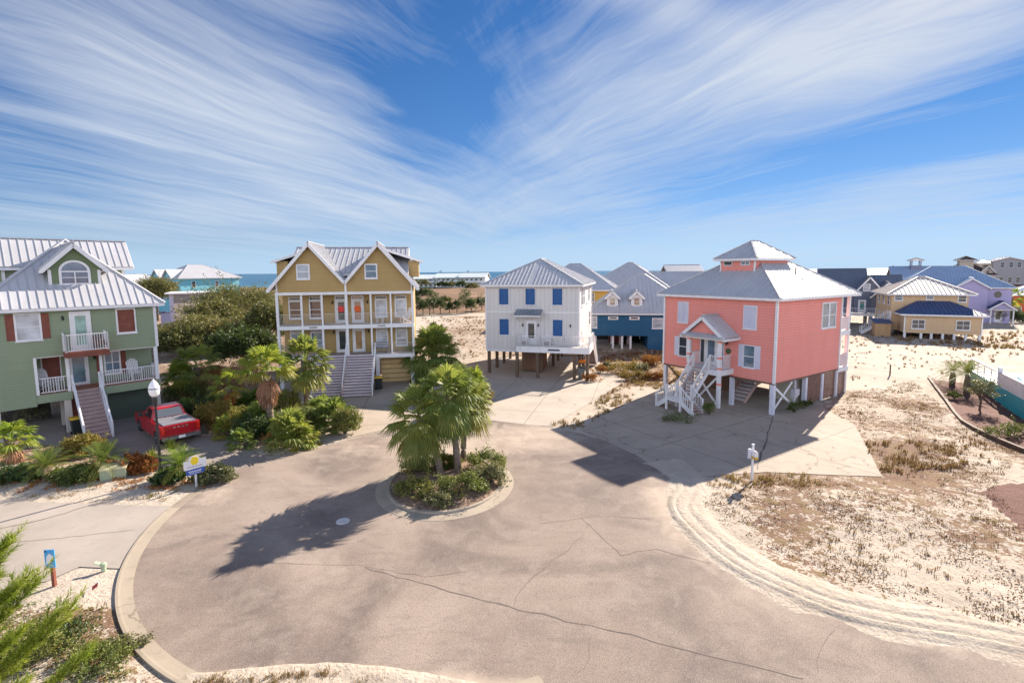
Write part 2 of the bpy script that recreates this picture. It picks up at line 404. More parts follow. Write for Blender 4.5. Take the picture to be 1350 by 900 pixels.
me.from_pydata(vs, [], fs); me.polygons.foreach_set('use_smooth', [True] * len(fs))
at = me.attributes.new('veg', 'FLOAT', 'POINT'); at.data.foreach_set('value', vg)
at = me.attributes.new('mulch', 'FLOAT', 'POINT'); at.data.foreach_set('value', ml)
def sandmat():
    m = bpy.data.materials.new('pale beach sand'); m.use_nodes = True; t = NT(m.node_tree)
    pos = t.n('ShaderNodeNewGeometry').outputs['Position']; vg_ = t.n('ShaderNodeAttribute', attribute_name='veg').outputs['Fac']
    n1 = t.noise(pos, .5, 6, .6); n2 = t.noise(pos, 2.6, 6, .65); n3 = t.noise(pos, 11.0, 4, .65); n4 = t.noise(pos, 60.0, 3, .6)
    sand = t.ramp(n1, (.3, (.43, .365, .295)), (.7, (.56, .49, .41)))
    sand = t.mix(t.maprange(n3, .45, .72, 0, .5), sand, (.30, .22, .16, 1))
    sand = t.mix(t.math('MULTIPLY', t.maprange(n4, .55, .75), .25), sand, (.30, .22, .17, 1))
    # weeds: patches in three sizes, thresholded by the cover value
    mixn = t.math('ADD', t.math('ADD', t.math('MULTIPLY', n2, .45), t.math('MULTIPLY', n3, .35)), t.math('MULTIPLY', n1, .2))
    k = t.math('SUBTRACT', t.math('ADD', mixn, t.math('MULTIPLY', vg_, .42)), .66)
    k = t.maprange(k, .0, .055)
    weed = t.ramp(t.noise(pos, 1.3, 5, .7), (.3, (.085, .038, .024)), (.5, (.17, .085, .045)), (.62, (.20, .13, .055)), (.75, (.10, .09, .03)))
    far = t.maprange(t.n('ShaderNodeSeparateXYZ', {0: pos}).outputs[1], 95, 130)
    heath = t.ramp(t.noise(t.vscale(pos, (.035, .10, 1)), 1.0, 7, .65), (.32, (.05, .055, .022)), (.45, (.13, .068, .032)), (.6, (.20, .105, .055)), (.72, (.42, .30, .2)))
    weed = t.mix(far, weed, heath)
    col = t.mix(t.math('MULTIPLY', k, .88), sand, weed)
    ma = t.maprange(t.math('ADD', t.n('ShaderNodeAttribute', attribute_name='mulch').outputs['Fac'], t.math('MULTIPLY', t.math('SUBTRACT', n3, .5), .6)), .42, .58)
    col = t.mix(ma, col, t.ramp(n4, (.3, (.07, .035, .028)), (.6, (.22, .115, .095)), (.75, (.34, .21, .17))))
    p = t.n('ShaderNodeBsdfPrincipled', {'Base Color': col, 'Roughness': .9, 'Specular IOR Level': .15})
    hgt = t.math('ADD', t.math('ADD', t.math('MULTIPLY', n2, .6), t.math('MULTIPLY', n3, .25)), t.math('MULTIPLY', n4, .06))
    t.set(p, 'Normal', t.n('ShaderNodeBump', {'Height': hgt, 'Strength': .85, 'Distance': .16}))
    t.n('ShaderNodeOutputMaterial', {'Surface': p}); return m
SAND = sandmat(); me.materials.append(SAND)
go = bpy.data.objects.new('ground', me); C.objects.link(go); struct(go)

# sea
def seamat():
    m = bpy.data.materials.new('sea water'); m.use_nodes = True; t = NT(m.node_tree)
    pos = t.n('ShaderNodeNewGeometry').outputs['Position']
    n = t.noise(t.vscale(pos, (.004, .02, 1)), 1.0, 5)
    col = t.ramp(n, (.3, (.010, .075, .16)), (.7, (.02, .12, .21)))
    near = t.maprange(t.n('ShaderNodeSeparateXYZ', {0: pos}).outputs[1], 365, 600, 1, 0)
    col = t.mix(t.math('MULTIPLY', near, .55), col, (.05, .21, .28, 1))
    p = t.n('ShaderNodeBsdfPrincipled', {'Base Color': col, 'Roughness': .34, 'Specular IOR Level': .22})
    wv_ = t.noise(t.vscale(pos, (.06, .16, 1)), 1.0, 8, .75)
    t.set(p, 'Normal', t.n('ShaderNodeBump', {'Height': wv_, 'Strength': .55, 'Distance': 3.0}))
    t.n('ShaderNodeOutputMaterial', {'Surface': p}); return m
b = MB()
xs = [-80000, -20000, -5000, -1500, -600, -300, 0, 300, 600, 1500, 5000, 20000, 80000]; ys = [338, 380, 450, 600, 1000, 3000, 10000, 70000]
for i in range(len(xs) - 1):
    for j in range(len(ys) - 1): b.poly([(xs[i], ys[j], -.75), (xs[i + 1], ys[j], -.75), (xs[i + 1], ys[j + 1], -.75), (xs[i], ys[j + 1], -.75)])
struct(b.build('sea', seamat()))

# road
def roadmat():
    m = bpy.data.materials.new('faded asphalt'); m.use_nodes = True; t = NT(m.node_tree)
    pos = t.n('ShaderNodeNewGeometry').outputs['Position']; sp = t.n('ShaderNodeSeparateXYZ', {0: pos})
    n1 = t.noise(pos, .16, 5, .55, 1.0); n2 = t.noise(pos, .9, 6, .65, .6); n3 = t.noise(pos, 45.0, 3, .7); n4 = t.noise(pos, 9.0, 4, .6)
    col = t.ramp(n1, (.38, (.150, .116, .103)), (.5, (.255, .20, .165)), (.62, (.35, .28, .23)))
    col = t.mix(t.maprange(n2, .44, .66, 0, .5), col, (.35, .29, .245, 1))
    st_ = t.noise(t.vscale(pos, (.5, 1.6, 1), rot=(0, 0, R(25))), 1.0, 6, .65, 1.2)
    col = t.mix(t.maprange(st_, .52, .70, 0, .45), col, (.145, .115, .105, 1))
    col = t.mix(t.maprange(n4, .52, .75, 0, .3), col, (.13, .105, .10, 1))
    col = t.mix(t.math('MULTIPLY', t.maprange(n3, .46, .60), .62), col, (.085, .066, .06, 1))
    n5 = t.noise(pos, 2.4, 5, .7); n6 = t.noise(pos, 110.0, 2, .6)
    col = t.mix(t.maprange(n5, .56, .72, 0, .38), col, (.13, .10, .09, 1))
    col = t.mix(t.math('MULTIPLY', t.maprange(n6, .52, .64), .5), col, (.56, .47, .40, 1))
    col = t.mix(t.math('MULTIPLY', t.maprange(n3, .30, .44, 1, 0), .22), col, (.45, .38, .33, 1))
    # drifts of sand blown over the edges: soft patches where the drives and verges meet the road
    def bl(x, y, rx, ry):
        a_ = t.math('DIVIDE', t.math('SUBTRACT', sp.outputs[0], x), rx); b_ = t.math('DIVIDE', t.math('SUBTRACT', sp.outputs[1], y), ry)
        return t.math('EXPONENT', t.math('MULTIPLY', t.math('ADD', t.math('MULTIPLY', a_, a_), t.math('MULTIPLY', b_, b_)), -1.0))
    d = 0.0
    for x, y, rx, ry, k in ((1.5, 28.5, 6.5, 3.0, .62), (-9, 26.5, 6, 2.8, .40), (-13.2, 16.5, 1.0, 7, .30), (-5.5, 10.7, 4.5, .55, .8), (-1.2, 10.4, 2.2, .5, .6), (6.0, 18.0, .8, 2.4, .45), (6.9, 15.6, .9, 1.6, .45), (10.8, 11.7, 3, .5, .5), (-6, 15.5, 2.6, 1.4, .34), (6.6, 20.3, 1.3, 3.2, .5), (9, 13.2, 5, .9, .35), (-12.9, 21, 1.2, 2, .4), (-.6, 18.8, 2.0, 1.3, .3), (-3, 25.9, 4, 1.2, .35)):
        d = t.math('ADD', d, t.math('MULTIPLY', bl(x, y, rx, ry), k))
    sandk = t.maprange(t.math('ADD', d, t.math('MULTIPLY', t.math('SUBTRACT', n2, .5), .9)), .22, .95)
    col = t.mix(t.math('MULTIPLY', sandk, .85), col, (.50, .41, .325, 1))
    p = t.n('ShaderNodeBsdfPrincipled', {'Base Color': col, 'Roughness': .88, 'Specular IOR Level': .25})
    t.set(p, 'Normal', t.n('ShaderNodeBump', {'Height': t.math('ADD', n3, t.math('MULTIPLY', n4, .5)), 'Strength': .4, 'Distance': .012}))
    t.n('ShaderNodeOutputMaterial', {'Surface': p}); return m
def sheet(name, P, z, mat):
    import bmesh
    bm = bmesh.new(); f = bm.faces.new([bm.verts.new((x, y, z)) for x, y in P]); f.normal_update()
    if f.normal.z < 0: f.normal_flip()
    bmesh.ops.triangulate(bm, faces=bm.faces[:])
    me = bpy.data.meshes.new(name); bm.to_mesh(me); bm.free(); me.materials.append(mat)
    o = bpy.data.objects.new(name, me); C.objects.link(o); return struct(o)
sheet('road', ROAD, .004, roadmat())
def concmat(name, col, stain=.4, joint=0.0, rot=0.0, crk=.5):
    m = bpy.data.materials.new(name); m.use_nodes = True; t = NT(m.node_tree)
    pos = t.n('ShaderNodeNewGeometry').outputs['Position']; c = Vector(col)
    n1 = t.noise(pos, .35, 6, .6); n2 = t.noise(pos, 2.2, 6, .65); n3 = t.noise(pos, 35, 3, .6)
    base = t.ramp(n1, (.3, tuple(c * .86)), (.7, tuple(c * 1.1)))
    base = t.mix(t.math('MULTIPLY', t.maprange(n2, .5, .75), stain), base, (*(c * .55), 1))
    base = t.mix(t.math('MULTIPLY', t.maprange(n3, .5, .7), .2), base, (*(c * .6), 1))
    vor = t.n('ShaderNodeTexVoronoi', {'Vector': t.n('ShaderNodeVectorMath', {0: pos, 1: t.n('ShaderNodeVectorMath', {0: t.n('ShaderNodeTexNoise', {'Vector': pos, 'Scale': .8, 'Detail': 4}).outputs['Color'], 'Scale': 1.6}, operation='SCALE').outputs[0]}, operation='ADD').outputs[0], 'Scale': .13}, feature='DISTANCE_TO_EDGE').outputs['Distance']
    base = t.mix(t.maprange(vor, .0, .005, crk, 0), base, (.07, .055, .045, 1))
    if joint:
        q = t.n('ShaderNodeSeparateXYZ', {0: t.vscale(pos, (1, 1, 1), rot=(0, 0, rot))})
        for k in (0, 1):
            fr_ = t.math('ABSOLUTE', t.math('SUBTRACT', t.math('FRACT', t.math('DIVIDE', q.outputs[k], joint)), .5))
            base = t.mix(t.maprange(fr_, .492, .497, 0, .65, False), base, (.09, .07, .06, 1))
    p = t.n('ShaderNodeBsdfPrincipled', {'Base Color': base, 'Roughness': .85, 'Specular IOR Level': .25})
    t.set(p, 'Normal', t.n('ShaderNodeBump', {'Height': n3, 'Strength': .3, 'Distance': .01}))
    t.n('ShaderNodeOutputMaterial', {'Surface': p}); return m
CONC = concmat('pale concrete', (.40, .345, .29), .3)
sheet('green_house_driveway', DRIVES['green'], .008, concmat('dusty grey concrete', (.30, .255, .225), .55, 4.2, R(47)))
sheet('corner_driveway', DRIVES['pad'], .012, concmat('smooth beige concrete', (.37, .325, .285), .25, 0, 0, .0))
sheet('duplex_driveway', DRIVES['tan'], .012, concmat('warm concrete', (.42, .35, .28), .3, 4.5, R(-10)))
sheet('white_house_driveway', DRIVES['white'], .008, concmat('light concrete', (.44, .385, .325), .25, 3.6, R(15)))
sheet('pink_house_driveway', DRIVES['pink'], .008, concmat('cracked concrete', (.40, .335, .27), .5, 4.4, R(57)))
# rolled kerb and gutter round the left rim of the turning circle
def kerb_arc(name, c, rx, ry, prof, a0, a1, n, mat):
    b = MB(); vs = []
    for i in range(n + 1):
        a = a0 + (a1 - a0) * i / n
        for off, z in prof: vs.append((c.x + (rx + off) * math.cos(a), c.y + (ry + off) * math.sin(a), z))
    k = len(prof)
    b.add(vs, [(i * k + j, i * k + j + 1, (i + 1) * k + j + 1, (i + 1) * k + j) for i in range(n) for j in range(k - 1)])
    return fixn(b.build(name, mat, smooth=False))
KERB = concmat('kerb concrete', (.36, .305, .24), .55)
struct(kerb_arc('kerb', CDS, CDR, CDR, [(-.02, -.02), (-.02, .012), (.10, .02), (.28, .035), (.34, .045), (.41, .045), (.43, -.06)], R(186), R(292), 80, KERB))
struct(kerb_arc('flush_gutter', CDS, CDR, CDR, [(-.02, -.02), (-.02, .012), (.22, .022), (.41, .018), (.43, -.05)], R(169.5), R(186), 24, concmat('sandy gutter concrete', (.30, .25, .20), .5)))
struct(kerb_arc('island_kerb', ISL, IRX, IRY, [(.02, -.02), (0, .014), (-.42, .05), (-.47, .055), (-.49, .125), (-.60, .135), (-.64, .05)], 0, 2 * math.pi, 72, KERB))
b = MB(); vs = [(ISL.x, ISL.y, .22)]
for k in range(1, 8):
    q = k / 7
    for i in range(48):
        a = 2 * math.pi * i / 48; vs.append((ISL.x + (IRX - .62) * q * math.cos(a), ISL.y + (IRY - .62) * q * math.sin(a), .22 - .13 * q * q + .05 * noise.noise(Vector((3 * q * math.cos(a), 3 * q * math.sin(a), 4)))))
b.add(vs, [(0, 1 + i, 1 + (i + 1) % 48) for i in range(48)] + [(1 + (k * 48) + i, 1 + (k * 48) + (i + 1) % 48, 1 + (k + 1) * 48 + (i + 1) % 48, 1 + (k + 1) * 48 + i) for k in range(6) for i in range(48)])
mul = pmat('bark mulch and sand', (.26, .17, .12), .95, .55, 5.0, .9, 18)
struct(fixn(b.build('island_soil', mul, smooth=True)))
# sand shoulder with tyre ruts along the right edge of the road
b = MB(); L = edge_r; pts = [Vector((*p, 0)) for p in L]; ncs = 44; off0, off1 = -.6, 1.8; vs = []; rows = []; acc = 0
dense = []
for i in range(len(pts) - 1):
    m_ = max(1, int((pts[i + 1] - pts[i]).length / .22))
    dense += [pts[i].lerp(pts[i + 1], k / m_) for k in range(m_)]
dense = [p for p in dense if p.y < 24.2 and p.x < 26 and p.y > -2]
for i, p in enumerate(dense):
    d = (dense[min(i + 3, len(dense) - 1)] - dense[max(i - 3, 0)]).normalized(); nrm = Vector((-d.y, d.x, 0))   # away from the road
    fade = sstep(0, 14, i)
    for j in range(ncs):
        o_ = off0 + (off1 - off0) * j / (ncs - 1); q = p + nrm * o_
        wob = .12 * noise.noise(Vector((q.x * .4, q.y * .4, 6)))
        h = .012 + .055 * sstep(-.1, .35, o_ + wob)
        for c_, w_, dp in ((.16, .05, .022), (.28, .035, .012), (.47, .06, .03), (.60, .04, .014), (.92, .08, .018)):
            x_ = (o_ + wob * 1.4 - c_) / w_; h += dp * fade * (-math.exp(-x_ * x_) + .65 * math.exp(-(abs(x_) - 1.9) ** 2))
        h += .07 * sstep(.7, 1.7, o_) * (noise.noise(q * 2.2) + .2) + (.012 + .03 * sstep(.5, 1.2, o_)) * noise.noise(q * 5)
        if o_ < .1: h = min(h, .0 + .05 * (o_ + .2 + .45 * noise.noise(q * .7) + .25 * noise.noise(q * 3) + .12 * noise.noise(q * 9)))
        h = max(h, -.03); h *= 1 - sstep(1.2, 1.8, o_) 
        if o_ > 1.1: h = max(h, gz(q.x, q.y) * sstep(1.1, 1.7, o_) - .03 * sstep(1.5, 1.8, o_))
        if j == 0 or j == ncs - 1: h = -.05
        vs.append((q.x, q.y, h))
n = len(dense)
b.add(vs, [(i * ncs + j, (i + 1) * ncs + j, (i + 1) * ncs + j + 1, i * ncs + j + 1) for i in range(n - 1) for j in range(ncs - 1)])
sh = fixn(b.build('sand_shoulder', SAND, smooth=True)); struct(sh)
# sand and grass verge drifting over the near edge of the road
VERGE = smooth_line(px((205, 905), (232, 889), (300, 882), (380, 874), (450, 872), (520, 879), (590, 890), (650, 902), (690, 920), (640, 1000), (420, 1040), (230, 1000), (205, 905)), 8)[:-1]
b = MB(); ctr_ = Vector((sum(p[0] for p in VERGE) / len(VERGE), sum(p[1] for p in VERGE) / len(VERGE))); n = len(VERGE); vs = []; kr = 12
for p in VERGE:
    wv_ = 1 + .05 * noise.noise(Vector((p[0] * 1.5, p[1] * 1.5, 1))) + .03 * noise.noise(Vector((p[0] * 5, p[1] * 5, 1)))
    for k in range(kr + 1):
        q_ = ctr_ + (Vector(p) - ctr_) * (wv_ * (1 - k / (kr + 1))); vs.append((q_.x, q_.y, -.01 if k == 0 else .018 + .05 * min(1, k / 4) * (.6 + noise.noise(Vector((q_.x * 1.4, q_.y * 1.4, 3))))))
vs.append((ctr_.x, ctr_.y, .07)); w1 = kr + 1
b.add(vs, [(i * w1 + k, ((i + 1) % n) * w1 + k, ((i + 1) % n) * w1 + k + 1, i * w1 + k + 1) for i in range(n) for k in range(kr)] + [(i * w1 + kr, ((i + 1) % n) * w1 + kr, len(vs) - 1) for i in range(n)])
struct(fixn(b.build('sand_verge', SAND, smooth=True)))
# cracks: thin tarry lines lying on the road
b = MB(); CR = pmat('dark crack filler', (.135, .105, .09), .9, .2)
def crack(P, w_=.022, z=.0085):
    P = px(*P); Q = []
    for i in range(len(P) - 1):
        a_, b_ = Vector((*P[i], 0)), Vector((*P[i + 1], 0)); m_ = max(2, int((b_ - a_).length / .3))
        Q += [a_.lerp(b_, k / m_) + Vector((noise.noise(a_.lerp(b_, k / m_) * 1.7), noise.noise(a_.lerp(b_, k / m_) * 1.7 + Vector((9, 3, 1))), 0)) * .10 for k in range(m_)]
    for i in range(len(Q) - 1):
        d = (Q[i + 1] - Q[i]).normalized(); nn = Vector((-d.y, d.x, 0)) * w_ * (.35 + .65 * abs(noise.noise(Q[i] * .9)) * 1.6); up = Vector((0, 0, z))
        b.poly([Q[i] - nn + up, Q[i + 1] - nn + up, Q[i + 1] + nn + up, Q[i] + nn + up])
crack([(478, 748), (560, 770), (641, 792), (700, 806), (780, 825), (900, 856), (1000, 880), (1080, 899)], .026)
crack([(677, 798), (690, 770), (735, 735), (775, 700)], .014); crack([(715, 690), (768, 683), (818, 732), (865, 722), (905, 736), (950, 745)], .016)
crack([(768, 683), (790, 680), (865, 684)], .011); crack([(780, 840), (772, 880), (752, 899)], .012); crack([(1098, 830), (1080, 850), (1079, 899)], .012)
crack([(640, 750), (560, 760), (470, 745), (330, 742)], .009); crack([(330, 700), (420, 690), (500, 700)], .012)
struct(b.build('road_cracks', CR))
b = MB(); crack([(1019, 549), (1012, 575), (1003, 600), (998, 622)], .05, .014); struct(b.build('drive_expansion_joint', CR))
b = MB(); crack([(0, 697), (60, 684), (150, 657)], .05, .0165); crack([(22, 715), (110, 706), (192, 697)], .02, .0165); struct(b.build('pad_joint', CR))
# iron lid
b = MB(); c = G(452, 687); b.lathe([(.01, .004), (.34, .006), (.36, .004), (.36, .016), (.30, .020), (.01, .020)][::-1] if False else [(.26, .004), (.26, .016), (.22, .020), (.21, .017), (.02, .020)], (c.x, c.y, 0), 28)
tag(fixn(b.build('manhole_cover', pmat('worn pale iron lid', (.62, .58, .55), .6, .15, 6, .4, 40))), 'round pale manhole cover in the palm shadow on the road', 'manhole cover')
# ------------------------------------------------------------------ house kit
Z = Vector((0, 0, 1)); RISER = pmat('dark reddish riser boards', (.26, .19, .19), .7, .2, 3)  # risers a darker, greyer red than the tread boards
def seams(mb, P, sp=.45, h=.045, w_=.035):
    """standing seams of sheet metal: real ribs running up the slope of one convex roof face"""
    P = [Vector(p) for p in P]; n = (P[1] - P[0]).cross(P[2] - P[0]).normalized()
    if n.z < 0: n = -n
    e = n.cross(Z)
    if e.length < 1e-3: return
    e.normalize(); s_ = n.cross(e).normalized()
    if s_.z < 0: s_ = -s_
    o = P[0]; q = [((p - o).dot(e), (p - o).dot(s_)) for p in P]
    a0, a1 = min(x for x, _ in q), max(x for x, _ in q); k = max(1, round((a1 - a0) / sp)); st = (a1 - a0) / k
    for i in range(k):
        a = a0 + (i + .5) * st; hit = []
        for j in range(len(q)):
            (x0, y0), (x1, y1) = q[j], q[(j + 1) % len(q)]
            if (x0 - a) * (x1 - a) < 0: hit.append(y0 + (y1 - y0) * (a - x0) / (x1 - x0))
        if len(hit) < 2 or max(hit) - min(hit) < .15: continue
        p, r_ = o + e * a + s_ * min(hit) + n * h * .35, o + e * a + s_ * max(hit) + n * h * .35
        mb.beam(p, r_, w_, h, up=n)
def slab(mb, P, th=.1):
    P = [Vector(p) for p in P]; n = (P[1] - P[0]).cross(P[2] - P[0]).normalized()
    if n.z < 0: n = -n
    mb.extrude([p - n * th for p in P], n * th)
def hip(root, x0, x1, y0, y1, ze, zr, ra, rb, mat=None, sp=.45, name='roof', fascia=True, fh=.18, ribs=True):
    """hip roof; ra, rb are the two ridge ends (x, y)"""
    mat = mat or METAL; b = MB()
    A_, B_, D_, E_ = Vector((x0, y0, ze)), Vector((x1, y0, ze)), Vector((x1, y1, ze)), Vector((x0, y1, ze))
    p, q = Vector((*ra, zr)), Vector((*rb, zr))
    if abs(ra[0] - rb[0]) + abs(ra[1] - rb[1]) < .01: F = [[A_, B_, p], [B_, D_, p], [D_, E_, p], [E_, A_, p]]
    elif abs(ra[1] - rb[1]) < .01: F = [[A_, B_, q, p], [B_, D_, q], [D_, E_, p, q], [E_, A_, p]]
    else: F = [[A_, B_, p], [B_, D_, q, p], [D_, E_, q], [E_, A_, p, q]]
    for f in F:
        b.poly(f)
    b.poly([A_ - Z * .0, E_, D_, B_])
    if ribs:
        for f in F: seams(b, f, sp)
        for c_, t_ in ((A_, p), (B_, p if len(F[0]) == 3 else q), (D_, q), (E_, q if len(F[2]) == 3 and len(F[0]) == 3 else p)): b.beam(c_ + Z * .03, t_ + Z * .03, .14, .06)
        if (p - q).length > .05: b.beam(p + Z * .03, q + Z * .03, .16, .07)
    r = b.build(name, mat, root)
    if fascia:
        f = MB(); i = .03
        f.box(x0 + i, x1 - i, y0 + i, y0 + i + .05, ze - fh, ze - .004); f.box(x0 + i, x1 - i, y1 - i - .05, y1 - i, ze - fh, ze - .004)
        f.box(x0 + i, x0 + i + .05, y0 + i + .05, y1 - i - .05, ze - fh, ze - .004); f.box(x1 - i - .05, x1 - i, y0 + i + .05, y1 - i - .05, ze - fh, ze - .004)
        f.box(x0 + i + .05, x1 - i - .05, y0 + i + .05, y1 - i - .05, ze - .03, ze - .006)
        f.build('fascia', WHITE, root)
    return r
def gable_roof(root, x0, x1, y0, y1, ze, zr, axis='y', mat=None, name='roof', sp=.45, th=.1, trim=True, ends=(True, True)):
    """two sheet-metal slopes; the ridge runs along `axis`"""
    mat = mat or METAL; b = MB(); f = MB()
    if axis == 'y':
        xm = (x0 + x1) / 2; S1 = [(x0, y0, ze), (x0, y1, ze), (xm, y1, zr), (xm, y0, zr)]; S2 = [(x1, y1, ze), (x1, y0, ze), (xm, y0, zr), (xm, y1, zr)]
    else:
        ym = (y0 + y1) / 2; S1 = [(x0, y0, ze), (x1, y0, ze), (x1, ym, zr), (x0, ym, zr)]; S2 = [(x1, y1, ze), (x0, y1, ze), (x0, ym, zr), (x1, ym, zr)]
    for P in (S1, S2): slab(b, P, th); seams(b, P, sp)
    b.beam(Vector(S1[3]) + Z * .03, Vector(S1[2]) + Z * .03, .2, .06)
    o = b.build(name, mat, root)
    if trim:
        for P in (S1, S2):
            P = [Vector(p) for p in P]
            for k, (i, j) in enumerate(((0, 3), (1, 2))):
                if ends[k if P[0] == Vector(S1[0]) else 1 - k]: f.beam(P[i] - Z * .17, P[j] - Z * .17, .06, .22)
            f.beam(P[0] - Z * .16, P[1] - Z * .16, .05, .16)
        f.build('rake_trim', WHITE, root)
    return o
def window(root, fr, a, z, w_, h, pane=None, fm=None, v=1, hbar=1, d=.05, t=.09, name='window', sill=True):
    """window part (frame) with its pane as a sub-part; a = centre along, z = bottom"""
    b = MB(); a0, a1 = a - w_ / 2, a + w_ / 2
    b.box(a0 - t, a0, 0, d, z - t, z + h + t, fr); b.box(a1, a1 + t, 0, d, z - t, z + h + t, fr)
    b.box(a0, a1, 0, d, z + h, z + h + t, fr); b.box(a0, a1, 0, d, z - t, z, fr)
    for i in range(1, v): x = a0 + w_ * i / v; b.box(x - .025, x + .025, .004, d - .012, z, z + h, fr)
    for i in range(1, hbar + 1): y = z + h * i / (hbar + 1); b.box(a0, a1, .006, d - .008, y - .025, y + .025, fr)
    if sill: b.box(a0 - t - .04, a1 + t + .04, 0, d + .05, z - t - .05, z - t, fr)
    o = b.build(name, fm or WHITE, root)
    g = MB(); g.box(a0, a1, .002, .018, z, z + h, fr); g.build('pane', pane or GLASS, o)
    return o
def shutter(root, fr, a, z, w_, h, mat, louvre=True, label=None, d=.04):
    b = MB(); b.box(a - w_ / 2, a + w_ / 2, .0, .02, z, z + h, fr)
    s_ = .06; b.box(a - w_ / 2, a - w_ / 2 + s_, .02, d, z, z + h, fr); b.box(a + w_ / 2 - s_, a + w_ / 2, .02, d, z, z + h, fr)
    for y in (z, z + h / 2 - s_ / 2, z + h - s_): b.box(a - w_ / 2 + s_, a + w_ / 2 - s_, .02, d - .004, y, y + s_, fr)
    if louvre:
        y = z + s_ + .05
        while y < z + h - s_ - .04: b.box(a - w_ / 2 + s_, a + w_ / 2 - s_, .02, .033, y, y + .03, fr); y += .075
    o = b.build('shutter', mat, root)
    if label: o['label'] = label
    return o
def door(root, fr, a, z, w_, h, mat=None, pane=None, gz0=.25, gw=.62, transom=0.0, wreath=None, d=.05):
    t = .09; fb = MB(); a0, a1 = a - w_ / 2, a + w_ / 2; top = z + h + (transom + t if transom else 0)
    fb.box(a0 - t, a0, 0, d + .03, z, top + t, fr); fb.box(a1, a1 + t, 0, d + .03, z, top + t, fr); fb.box(a0, a1, 0, d + .03, top, top + t, fr)
    if transom: fb.box(a0, a1, 0, d + .03, z + h, z + h + t, fr)
    b = MB(); b.box(a0, a1, .005, d, z + .01, z + h, fr); o = b.build('door', mat or WHITE, root)
    fb.build('door_frame', WHITE, o)
    g = MB(); gw2 = w_ * gw / 2; g.box(a - gw2, a + gw2, d, d + .012, z + h * gz0, z + h * .92, fr)
    if transom: g.box(a0, a1, .01, .03, z + h + t, z + h + t + transom, fr)
    g.build('pane', pane or GLASS, o)
    k = MB(); q = fr(a1 - .09, d + .05, z + h * .47); k.tube([fr(a1 - .09, d, z + h * .47), q], .018, 8); k.tube([fr(a1 - .09, d + .045, z + h * .47), fr(a1 - .09, d + .075, z + h * .47)], .035, 10); k.build('handle', CHROME, o)
    return o
def rail(root, p, q, mat=None, h=.95, sp=.13, pw=.03, posts=True, name='railing', mid=False, rw=.06, post=.09, bottom=.1):
    mat = mat or WHITE; b = MB(); p, q = Vector(p), Vector(q)
    b.beam(p + Z * h, q + Z * h, rw + .02, rw * .8); b.beam(p + Z * bottom, q + Z * bottom, rw * .7, rw * .8)
    L = ((q - p).xy).length; n = max(2, int(L / sp))
    for i in range(1, n):
        c = p.lerp(q, i / n); b.beam(c + Z * (bottom + .02), c + Z * (h - .02), pw, pw, up=(q - p).normalized() if abs((q - p).normalized().z) < .1 else (q - p).xy.to_3d())
    if posts:
        for c in (p, q): b.box(c.x - post / 2, c.x + post / 2, c.y - post / 2, c.y + post / 2, c.z, c.z + h + .08)
    return b.build(name, mat, root)
def posts(root, L, w_, mat, name='post', brace=False):
    for x, y, z0, z1 in L:
        b = MB(); b.box(x - w_ / 2, x + w_ / 2, y - w_ / 2, y + w_ / 2, z0, z1); b.build(name, mat, root)
def stairs(root, a, b_, w_, n, mt, ms, rails=True, side=None, risers=True, railmat=None, name='staircase', rsp=.16):
    """flight from the foot a to the head b_; treads are sub-parts of the staircase"""
    a, b_ = Vector(a), Vector(b_); d = (b_ - a); run = Vector((d.x, d.y, 0)); rise = d.z; u = run.normalized(); s_ = Vector((u.y, -u.x, 0))
    st = MB(); rs_ = MB()
    for k in (-1, 1):
        if k == 1 and st.v: fixn(st.build('stringer', ms, hold_)); st = MB()
        if k == -1: hold_ = empty(name, (0, 0, 0)); hold_.parent = root
        o = s_ * k * (w_ / 2 + .03); P = [a + o + Z * -.0, a + o + u * .25, b_ + o - Z * .32, b_ + o, a + o + Z * .2]
        st.extrude([p - s_ * .025 for p in P], s_ * .05)
    if risers:
        for i in range(n):
            p = a + run * ((i + .02) / n) + Z * (rise * i / n); rs_.beam(p - s_ * w_ / 2 + Z * rise / n * .45, p + s_ * w_ / 2 + Z * rise / n * .45, .02, rise / n * .86)
    fixn(st.build('stringer', ms, hold_)); o = hold_
    if risers: rs_.build('riser_boards', RISER, o)
    for i in range(n):
        p = a + run * ((i + .5) / n) + Z * (rise * (i + 1) / n - .02); t = MB(); t.beam(p - s_ * w_ / 2, p + s_ * w_ / 2, run.length / n + .03, .045); t.build('tread', mt, o)
    if rails:
        for k in (side or (-1, 1)):
            off = s_ * k * (w_ / 2 + .08)
            rail(root, a + u * .1 + off, b_ + off, railmat or ms, .92, rsp, .03, name='stair_railing')
    return o
def lamp_bracket(root, fr, a, z):
    b = MB(); b.box(a - .05, a + .05, 0, .03, z - .08, z + .08, fr); b.tube([fr(a, .03, z + .05), fr(a, .12, z + .09), fr(a, .14, z + .02)], .012, 6)
    b.tube([fr(a, .14, z + .02), fr(a, .14, z - .02), fr(a, .14, z - .16), fr(a, .14, z - .19)], [.03, .06, .05, .02], 8); b.build('wall_lamp', BLACK, root)
def walls(root, x0, x1, y0, y1, z0, z1, mat, name='wall', label=None):
    b = MB(); b.box(x0, x1, y0, y1, z0, z1); o = b.build(name, mat, root)
    if label: o['label'] = label
    return o
def corner(root, L, z0, z1, w_=.14, mat=None):
    b = MB()
    for x, y in L: b.box(x - w_ / 2, x + w_ / 2, y - w_ / 2, y + w_ / 2, z0, z1)
    return b.build('corner_trim', mat or WHITE, root)
def gable_tri(root, fr, a0, a1, z0, zr, mat, th=.12, name='gable_wall'):
    b = MB(); b.extrude([fr(a0, -th, z0), fr(a1, -th, z0), fr((a0 + a1) / 2, -th, zr)], Vector(fr.n) * th); return fixn(b.build(name, mat, root))
